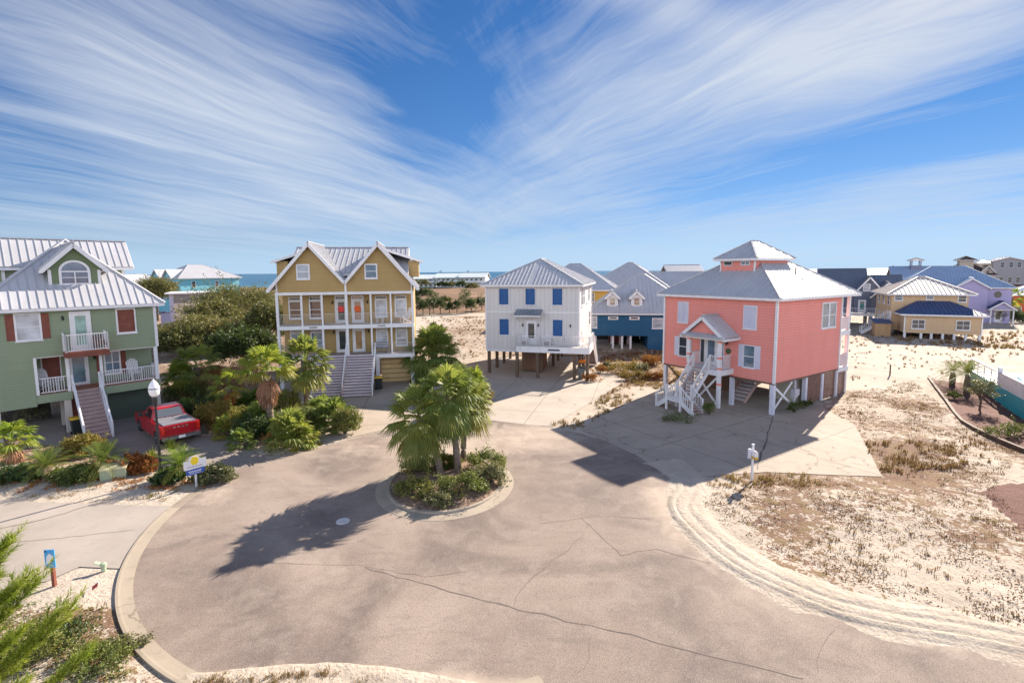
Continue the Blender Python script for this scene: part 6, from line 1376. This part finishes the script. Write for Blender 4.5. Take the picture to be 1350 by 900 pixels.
# palms of the corner beds, left to right
g_ = G(20, 612); fan_palm(g_.x, g_.y, 1.25, 'short fan palm with drooping brown skirt at the left edge of the bed', .8, LIME, 26, seed=21, skirt=26, pl=.75, Rb=.85, e0=80, e1=-5, tr=.2, tbase=.6, dry=.4)
g_ = G(233, 528); fan_palm(g_.x, g_.y, 1.75, 'leaning fan palm with yellow-green top by the porch of the green house', 1.0, LIME, 24, (.35, .1), seed=22, skirt=22, e0=75, e1=0, tbase=.58, pl=.8, Rb=.85)
g_ = G(262, 524); fan_palm(g_.x, g_.y, 2.5, 'dark green fan palm behind the leaning one beside the green house', 1.2, PALM, 30, (0, 0), seed=23, skirt=24, e0=75, e1=-15, tbase=.55)
g_ = G(304, 556); fan_palm(g_.x, g_.y, 2.4, 'slim palm with shaggy pinkish trunk and sparse rusty crown', .75, LIME, 20, (0, .1), seed=24, skirt=22, e0=70, e1=-10, tbase=.45, skirt_mat=RUST, tr=.17, dry=.5)
g_ = G(358, 572); fan_palm(g_.x, g_.y, 3.85, 'tall fan palm with lime fronds and big hanging brown skirt', 1.05, LIME, 30, (-.15, .1), seed=25, skirt=70, pl=.95, Rb=.9, e0=82, e1=4, tr=.17, tbase=.55)
g_ = G(405, 541); fan_palm(g_.x, g_.y, 3.4, 'round-headed palm on slim clean trunk before the mustard duplex', 1.35, PALM, 92, (.05, 0), seed=26, pl=.85, Rb=.62, e0=88, e1=-66, tr=.16, tbase=.5, dry=.45, seg=14, droop=.2)
for px_, py_, lab, L, tb, m_ in ((385, 588, 'palmetto clump with long green blades at the bed corner by the road', .9, .55, PALM), (441, 566, 'dark bushy palmetto nearest the duplex drive', .9, .7, PALM), (345, 570, 'dark spreading palmetto left of the tall skirted palm', .8, .8, PALM)):
    g_ = G(px_, py_); fan_palm(g_.x, g_.y, .45, lab, 1.25, m_, 36, seed=int(px_), pl=.8 * L, Rb=.75, e0=85, e1=8, tbase=tb, name='palmetto', dry=.3)
g_ = G(355, 590); yucca(g_.x, g_.y, 'dry brown strappy plant at the foot of the tall skirted palm', .8, 60, RUST, 5, tb=.5)
g_ = G(422, 570); yucca(g_.x, g_.y, 'blue-green feathery yucca beside the round-headed palm', 1.5, 70, GREY, 6, tb=.4, w_=.035)
g_ = G(62, 632); sago(g_.x, g_.y, 'leftmost of two sago palms in the roadside bed', 1.35, 40, seed=3, ht=.65, tb=.66)
g_ = G(138, 628); sago(g_.x, g_.y, 'dark green sago palm directly behind the utility box', 1.5, 46, seed=4, ht=.75, tb=.8)
g_ = G(239, 632); sago(g_.x, g_.y, 'bright green sago palm between the street lamp and the yard sign', 1.35, 38, LIME, seed=6, ht=.7, tb=.72)
g_ = G(201, 612); yucca(g_.x, g_.y, 'pale yellow-green spiky yucca left of the street lamp pole', .85, 60, LIME, 9, tb=.5)
g_ = G(226, 598); yucca(g_.x, g_.y, 'yellow-green spiky yucca right of the lamp below the red pickup', .85, 55, LIME, 12, tb=.6)
for px_, py_, R3, lab, m_, bs in ((20, 634, (1.2, .5, .4), 'low dark green bush at the left end of the roadside bed', DARKN, .6), (96, 634, (1.0, .5, .4), 'dense low bush between the two sago palms', BUSH, .35), (112, 600, (.9, .5, .7), 'golden-leaved bush in front of the green house stairs', GOLD, .6), (180, 622, (.8, .5, .5), 'reddish twiggy bush right of the utility box', RUST, .3), (222, 636, (.6, .4, .4), 'dark bush at the base of the street lamp', DARKN, .7), (283, 634, (.75, .45, .35), 'low brown bush behind the yard sign by the road', GREY, .2),
        (15, 560, (1.3, 1.0, 1.6), 'rounded grey-green bush covering the left edge by the house', GREY, .6), (268, 556, (1.0, .7, .8), 'dark low mounded bush right of the red pickup', DARKN, .55), (287, 566, (1.1, .7, .9), 'golden orange bush beside the pickup tail', GOLD, .5), (315, 572, (.9, .6, .8), 'yellowish bush at the foot of the slim rusty palm', GOLD, .75), (333, 580, (.8, .6, .7), 'dark green bush along the drive edge under the palms', DARKN, .5), (283, 520, (1.6, 1.0, 1.2), 'rust-coloured mass of dry shrub between the palms', RUST, .4), (322, 520, (1.3, 1.0, 1.4), 'brownish purple dry bush behind the tall skirted palm', DEAD, .35), (375, 548, (1.0, .7, .9), 'yellow-green bush under the round-headed palm', GOLD, .9), (402, 570, (.7, .6, .8), 'leafy green bush in front of the palm trunk by the drive', BUSH, .6), (455, 572, (.7, .5, .8), 'bright green grassy bush at the drive corner', BUSH, .85),
        (245, 528, (1.5, .8, .7), 'low green hedge behind the pickup roof', BUSH, .4)):
    g_ = G(px_, py_); shrub(g_.x, g_.y, (R3[0] * 1.25, R3[1] * 1.25, R3[2] * (1.35 if px_ > 240 else 1.1)), lab, m_, 42, 100, .06, base=bs)
for px_, py_, lab, L, tb, m_ in ((300, 575, 'spiky palmetto with yellow blades right of the pickup tail', .7, .5, LIME), (322, 545, 'dark palmetto behind the slim rusty palm', .9, .75, PALM), (340, 540, 'mid-green palmetto left of the skirted palm trunk', .9, .6, PALM), (372, 575, 'lime palmetto just right of the skirted palm trunk', .8, .5, LIME), (425, 555, 'broad green palmetto between the round-headed palm and the drive', 1.1, .65, PALM), (247, 552, 'low green palmetto by the pickup cab', .8, .7, PALM), (282, 545, 'olive palmetto above the golden bush', .9, .55, PALM), (400, 588, 'outermost yellow-green palmetto on the road edge of the bed', .75, .5, LIME), (318, 590, 'small dark palmetto at the drive edge below the slim palm', .6, .75, PALM)):
    g_ = G(px_, py_); fan_palm(g_.x, g_.y, .3, lab, L, m_, 30, seed=int(px_ + 3), pl=.8, Rb=.75, e0=85, e1=2, tbase=tb, name='palmetto', dry=.3, seg=14)
# oaks and other trees behind the beds
for px_, d, top, Rx, Rz, lab, m_, bs, nm in ((312, 74, 378, 6.2, 2.6, 'wide spreading live oak left of the mustard duplex', OAK, .5, 'oak_tree'), (262, 60, 419, 4.6, 2.3, 'rounded olive oak behind the green house porch', OAK, .7, 'oak_tree'), (232, 56, 438, 2.6, 1.9, 'dark low oak at the corner of the green house', OAK, .3, 'oak_tree'), (318, 50, 436, 3.1, 2.5, 'dark green dense evergreen behind the tall skirted palm', DARKN, .55, 'evergreen_tree'), (206, 98, 368, 4.2, 2.2, 'far oak below the aqua house wall', OAK, .55, 'oak_tree'), (352, 62, 400, 2.8, 3.0, 'oak crown touching the left porch of the duplex', OAK, .45, 'oak_tree'), (285, 66, 398, 3.2, 2.2, 'smaller oak in front of the wide spreading one', OAK, .6, 'oak_tree')):
    tree(AT(px_, d), d, ZH(px_, top, d), (Rx * 1.12, Rx * .9, min(Rz * 1.35, ZH(px_, top, d) * .52)), lab, m_, 100, 140, .14, .2, nm, base=bs)
# palms between the duplex and the white house
g_ = G(572, 503); fan_palm(g_.x, g_.y, 2.3, 'bushy green palm right of the duplex slatted bay', 1.85, PALM, 100, seed=31, pl=.8, Rb=.75, e0=80, e1=-65, tbase=.55, tr=.2, dry=.15)
g_ = G(575, 478); fan_palm(g_.x, g_.y, 2.7, 'smaller dark palm just behind the bushy green one', 1.25, PALM, 44, seed=32, pl=.8, Rb=.8, e0=75, e1=-60, tbase=.72, dry=.1)
g_ = G(622, 540); fan_palm(g_.x, g_.y, 1.7, 'yellow-green palm behind the island at the white house drive', 1.0, LIME, 44, seed=33, pl=.8, Rb=.85, e0=85, e1=-35, tbase=.55, dry=.45, tr=.18)
g_ = G(600, 545); shrub(g_.x, g_.y, (1.3, .9, 1.5), 'dense green shrub beneath the yellow-green palm', BUSH, 34, 110, .06, base=.6)
g_ = G(638, 540); shrub(g_.x, g_.y, (.7, .6, 1.2), 'golden brown shrub at the left edge of the white house drive', GOLD, 26, 90, .055, base=.3)
# right bed: feather palms and an olive shrub
g_ = G(1255, 509); sago(g_.x, g_.y, 'shorter of two feather palms in the red mulch bed', 1.5, 28, BUSH, 1.0, 41, .2, 70, -10, .75, 'feather_palm', .5, .24, lw=.022)
g_ = G(1274, 519); sago(g_.x, g_.y, 'taller feather palm nearest the turquoise wall', 1.9, 34, BUSH, 1.3, 42, .2, 78, -10, .7, 'feather_palm', .5, .22, lw=.022)
g_ = G(1291, 542); o = tree(g_.x, g_.y, 2.3, (.8, .7, .95), 'slender airy olive shrub-tree in the red mulch bed', GREY, 26, 70, .05, .06, 'small_tree', 6, base=.45)
g_ = G(1344, 577); shrub(g_.x, g_.y, (2.2, .6, .35), 'low green edging shrub at the front of the mulch bed', BUSH, 24, 90, .05, z=.15, base=.3)
g_ = G(1258, 528); shrub(g_.x, g_.y, (.6, .4, .3), 'small flat shrub between the feather palms and timber edging', BUSH, 14, 70, .045, z=.2, base=.4)
# palms and hedge by the orange house
fan_palm(AT(1335, 92), 92, 4.2, 'distant slim palm in front of the orange house', 1.25, LIME, 22, seed=51, tr=.2, e1=-40)
for px_, lab in ((1322, 'leftmost dark green bush of the row below the orange house'), (1338, 'middle dark green bush of the row below the orange house'), (1354, 'rightmost dark green bush of the row at the picture edge')):
    shrub(AT(px_, 84), 84, (1.7, 1.2, 1.7), lab, DARKN, 24, 70, .1, base=.6)
# strip between the white and pink houses: brown bushes
for px_, py_, R3, lab, m_, bs in ((822, 492, (1.6, .9, .8), 'broad golden bush left of centre between the white and pink houses', GOLD, .45), (843, 492, (.9, .7, .7), 'dark olive bush in the middle of the dry strip', GREY, .3), (859, 482, (1.1, .8, .8), 'round brown bush nearest the pink house corner', RUST, .3), (800, 486, (.6, .5, .4), 'small tan tussock bush beside the white house stairs', GREY, .4), (836, 500, (1.5, .6, .5), 'low straw-coloured bush in front of the dry strip', GOLD, .3), (862, 500, (1.2, .5, .4), 'flat brown bush by the pink house left piling', RUST, .25)):
    g_ = G(px_, py_); shrub(g_.x, g_.y, R3, lab, m_, 26, 90, .055, base=bs)
for px_, py_, lab in ((779, 502, 'dry reddish bush at the foot of the white house corner piling'), (790, 492, 'dry reddish bush along the white house side stairs')):
    g_ = G(px_, py_); shrub(g_.x, g_.y, (.8, .5, .5), lab, RUST, 18, 70, .05, base=.4)
for px_, py_, R3, lab, bs in ((893, 555, (1.4, .6, .35), 'low weedy clump in the planting circle below the pink stairs', .4), (935, 546, (.5, .4, .6), 'small green plant under the pink entry porch', .5), (1048, 543, (.5, .4, .45), 'dark weed clump at the foot of the meter boxes', .3), (1063, 536, (.5, .3, .35), 'dark weed clump by the first slatted panel of the pink house', .3)):
    g_ = G(px_, py_); shrub(g_.x, g_.y, R3, lab, BUSH, 16, 60, .045, base=bs)
# young pines on the heath
ORD = ['leftmost', 'second from left', 'third from left', 'fourth from left', 'fifth from left', 'sixth from left', 'seventh from left', 'eighth from left', 'ninth from left', 'rightmost']
PX_ = [(549, 414, 24), (557, 415, 20), (566, 416, 24), (571, 413, 30), (580, 415, 22), (592, 413, 15), (602, 413, 16), (614, 414, 31), (621, 414, 20), (635, 411, 22)]
for i, (px_, py_, hp) in enumerate(PX_):
    d = 9.6 * 650 / (py_ - HZ(px_)) ; x = AT(px_, d); ht = hp / 650 * d
    tree(x, d, ht, (ht * .34, ht * .34, ht * .5), '%s of the young pines on the brown heath between the houses' % ORD[i], DARKN, 26, 60, .13, .09, 'pine_tree', 4, 'young pines on the heath', base=.45 + .1 * (i % 3), cr=.36)
for i, (px_, d, w_, lab) in enumerate(((556, 300, 5, 'dark bush before the leftmost beach block'), (583, 295, 4, 'left bushy tree before the middle beach block'), (596, 296, 4, 'right bushy tree before the middle beach block'), (610, 290, 4, 'bushy tree at the joint of the two right beach blocks'), (622, 288, 5, 'long low bush before the right beach block'), (556, 200, 5, 'dark bush right beside the duplex eaves'), (586, 165, 2.2, 'lone dark shrub in the middle of the heath'))):
    tree(AT(px_, d), d, w_ * (1.0 if i < 4 else .6), (w_, w_ * .6, w_ * .48), lab, DARKN if i % 2 else OAK, 24, 70, .3, .2, 'beach_tree', 4, base=.5)
# foreground pine at the lower left
def pine(x, y, ht, label):
    o = empty('pine_tree', (x, y, 0)); tag(o, label, 'tree'); r = random.Random(77); b = MB(); b.tube([(0, 0, -.1), (.05, 0, ht * .5), (0, .05, ht)], [.14, .09, .02], 10); b.build('trunk', BARK, o)
    V = []; T = []; n = 0; brs = 0
    for k in range(44):
        z_ = ht * (.12 + .88 * (k / 44)); L = (1 - k / 58) * 2.15 * r.uniform(.8, 1.1); az = k * 2.39996 + .4; b = MB(); st = Vector((0, 0, z_)); d = Vector((math.cos(az), math.sin(az), .25)); e_ = st + d * L + Z * L * .22; m_ = st.lerp(e_, .55) - Z * .10 * L
        b.tube([st, m_, e_], [.035, .022, .008], 6); b.build('branch', BARK, o)
        tw = [(m_.lerp(e_, q), (e_ - m_).normalized()) for q in (.15, .35, .55, .75, .95)] + [(st.lerp(m_, q), (m_ - st).normalized()) for q in (.35, .55, .75, .92)]
        for c, dr in tw:
            for sg in (-1, 0, 1):
                td = (dr + dr.cross(Z).normalized() * sg * .85 + Z * r.uniform(.25, .7)).normalized(); tl = r.uniform(.30, .52) * (1.2 if sg == 0 else .9)
                tn = .55 + .3 * r.uniform(-1, 1)
                for i in range(60):
                    q = r.random() ** .8; p = c + td * tl * q; nd = (td * r.uniform(.5, 1.1) + Vector((r.gauss(0, 1), r.gauss(0, 1), r.gauss(0, 1))).normalized() * .75).normalized(); ln = r.uniform(.13, .24); s_ = nd.cross(Vector((r.gauss(0, 1), r.gauss(0, 1), r.gauss(0, 1)))).normalized() * .0065
                    V.append((p - s_, p + s_, p + nd * ln)); T.append(tn + r.uniform(-.18, .18))
    build_np('needles', np.array([[tuple(p) for p in t_] for t_ in V]), np.array(T), NEED, o); return o
pine(-11.0, 8.6, 5.1, 'bright green young pine reaching into the lower left corner')
g_ = G(30, 872); shrub(g_.x, g_.y, (1.0, .7, .55), 'bright green leafy bush on the ground below the pine', BUSH, 30, 110, .04, base=.8)
g_ = G(120, 880); shrub(g_.x, g_.y, (1.1, .6, .30), 'sprawling low green creeper left of the kerb at the bottom', BUSH, 30, 90, .035, base=.55)
g_ = G(75, 850); shrub(g_.x, g_.y, (.9, .5, .35), 'dark green low bush just behind the bottom left creeper', DARKN, 26, 90, .035, base=.8)
g_ = G(170, 850); shrub(g_.x, g_.y, (.6, .35, .14), 'thin patch of trailing weeds beside the kerb', GREY, 16, 60, .03, base=.4)
# ---- grass and ground cover nobody could count
gv = []; gt = []
def tuft(x, y, z, h_, n, tb, sp=.5):
    for i in range(n):
        a = rnd.uniform(0, 6.28); l_ = rnd.uniform(.2, 1) * sp * h_; bx, by = x + rnd.gauss(0, .05 + .08 * h_), y + rnd.gauss(0, .05 + .08 * h_); w_ = .006 + .0011 * math.hypot(x, y) * .35
        px2, py2 = math.cos(a + 1.57) * w_, math.sin(a + 1.57) * w_; hh = h_ * rnd.uniform(.55, 1.1)
        gv.append(((bx - px2, by - py2, z - .02), (bx + px2, by + py2, z - .02), (bx + math.cos(a) * l_ * .45 + px2 * .6, by + math.sin(a) * l_ * .45 + py2 * .6, z + hh * .7), (bx + math.cos(a) * l_, by + math.sin(a) * l_, z + hh))); gt.append(tb + rnd.uniform(-.25, .25))
FREE_OFF = False
def free(x, y): return FREE_OFF or not any(inpoly(x, y, P) for P in COREP) and math.hypot((x - ISL.x) / IRX, (y - ISL.y) / IRY) > 1.05
def scatter(P, n, h0, h1, bl, tb, wt=None):
    xs = [p[0] for p in P]; ys = [p[1] for p in P]; c = 0; tries = 0
    while c < n and tries < n * 12:
        tries += 1; x, y = rnd.uniform(min(xs), max(xs)), rnd.uniform(min(ys), max(ys))
        if not inpoly(x, y, P) or not free(x, y): continue
        k = noise.noise(Vector((x * .35, y * .35, 12))) * .5 + .5 + .4 * noise.noise(Vector((x * 1.3, y * 1.3, 2)))
        if rnd.random() > sstep(.35, .75, k) + .04: continue
        tuft(x, y, max(gz(x, y) - .03, 0) if math.hypot(x, y) < 68 else gz(x, y), rnd.uniform(h0, h1) * (.6 + .8 * max(0, k - .3)), bl, tb + .3 * (k - .5)); c += 1
LOT = [(7.5, 19.8), (12, 21.8), (17.5, 21.2), (21.5, 25.5), (19.5, 30.8), (26.5, 37.5), (34, 41), (27.5, 29.5), (27.3, 25.4), (20.5, 20.2), (19, 16.5), (22, 9), (14.5, 11.5), (10.2, 14.3), (8.2, 17.2)]
scatter(LOT, 750, .05, .17, 7, .3)
scatter(px((1000, 620), (1165, 628), (1170, 640), (1000, 645), (905, 640)), 110, .08, .26, 9, .5)
scatter(px((1140, 585), (1290, 575), (1310, 612), (1250, 628), (1165, 626)), 200, .10, .34, 10, .38)
scatter(px((724, 562), (826, 503), (880, 478), (905, 500), (862, 516), (764, 566)), 300, .12, .36, 10, .55)
scatter(px((790, 470), (880, 462), (880, 480), (826, 500)), 200, .2, .5, 10, .4)
scatter(px((1110, 440), (1350, 445), (1350, 468), (1230, 498), (1120, 515), (1100, 470)), 190, .08, .34, 9, .3)
scatter(px((1180, 440), (1350, 440), (1350, 470), (1180, 452)), 200, .2, .6, 10, .45)
scatter(px((555, 420), (640, 420), (640, 470), (600, 480), (560, 440)), 220, .15, .45, 8, .4)
FREE_OFF = True; scatter([(-7.6, 11.0), (-6.5, 10.9), (-4, 11.0), (-2.2, 10.7), (-1.0, 10.3), (-2, 9.4), (-7.5, 9.4)], 520, .05, .20, 11, .55); FREE_OFF = False
scatter([(-18, 7), (-18, 13.2), (-12.5, 14.2), (-10.8, 12.2), (-8.9, 10.6), (-11, 7)], 300, .05, .16, 9, .7)
scatter(px((0, 640), (225, 640), (250, 648), (228, 662), (0, 655)), 60, .06, .15, 7, .7)
o = build_np('dune_grass', np.array(gv), np.array(gt), STRAW); tag(o, 'dry straw-coloured grass tufts scattered over the sand', 'grass', kind='stuff')
# leaf litter and creeping weeds: little leaves close to the ground
def cover(name, P_, n, s_, mat, tb, label, hz=.06):
    pts = []; xs = [p[0] for p in P_]; ys = [p[1] for p in P_]; tries = 0
    while len(pts) < n and tries < n * 14:
        tries += 1; x, y = rnd.uniform(min(xs), max(xs)), rnd.uniform(min(ys), max(ys))
        if not inpoly(x, y, P_) or not free(x, y): continue
        k = noise.noise(Vector((x * .5, y * .5, 22))) * .5 + .5 + .45 * noise.noise(Vector((x * 1.7, y * 1.7, 4)))
        if rnd.random() > sstep(.42, .72, k): continue
        pts.append((x, y, gz(x, y) - .02 + rnd.uniform(.0, hz)))
    P = np.array(pts); o = build_np(name, leaves(P, s_, .55, 1.2), tb + npr.normal(0, .18, len(P)), mat); tag(o, label, 'ground cover', kind='stuff')
cover('creeping_weeds', LOT, 16000, .032, STRAW, .12, 'brown creeping weeds matted on the sand right of the road')
cover('verge_creeper', [(-18, 7), (-18, 13.0), (-12.5, 14.0), (-10.9, 12.2), (-9.2, 10.9), (-11, 7)], 7000, .028, BUSH, .5, 'small-leaved green creeper on the sand at the lower left')
cover('bed_litter', px((-40, 652), (130, 648), (270, 645), (300, 628), (240, 610), (170, 606), (100, 596), (-40, 600)), 5000, .05, RUST, .45, 'dead leaves and twigs covering the roadside bed', .12)
cover('bed_undergrowth', px((225, 500), (420, 535), (470, 566), (440, 584), (352, 606), (300, 585), (262, 566), (215, 530)), 6500, .06, GREY, .3, 'tangled dry undergrowth of the corner bed', .35)
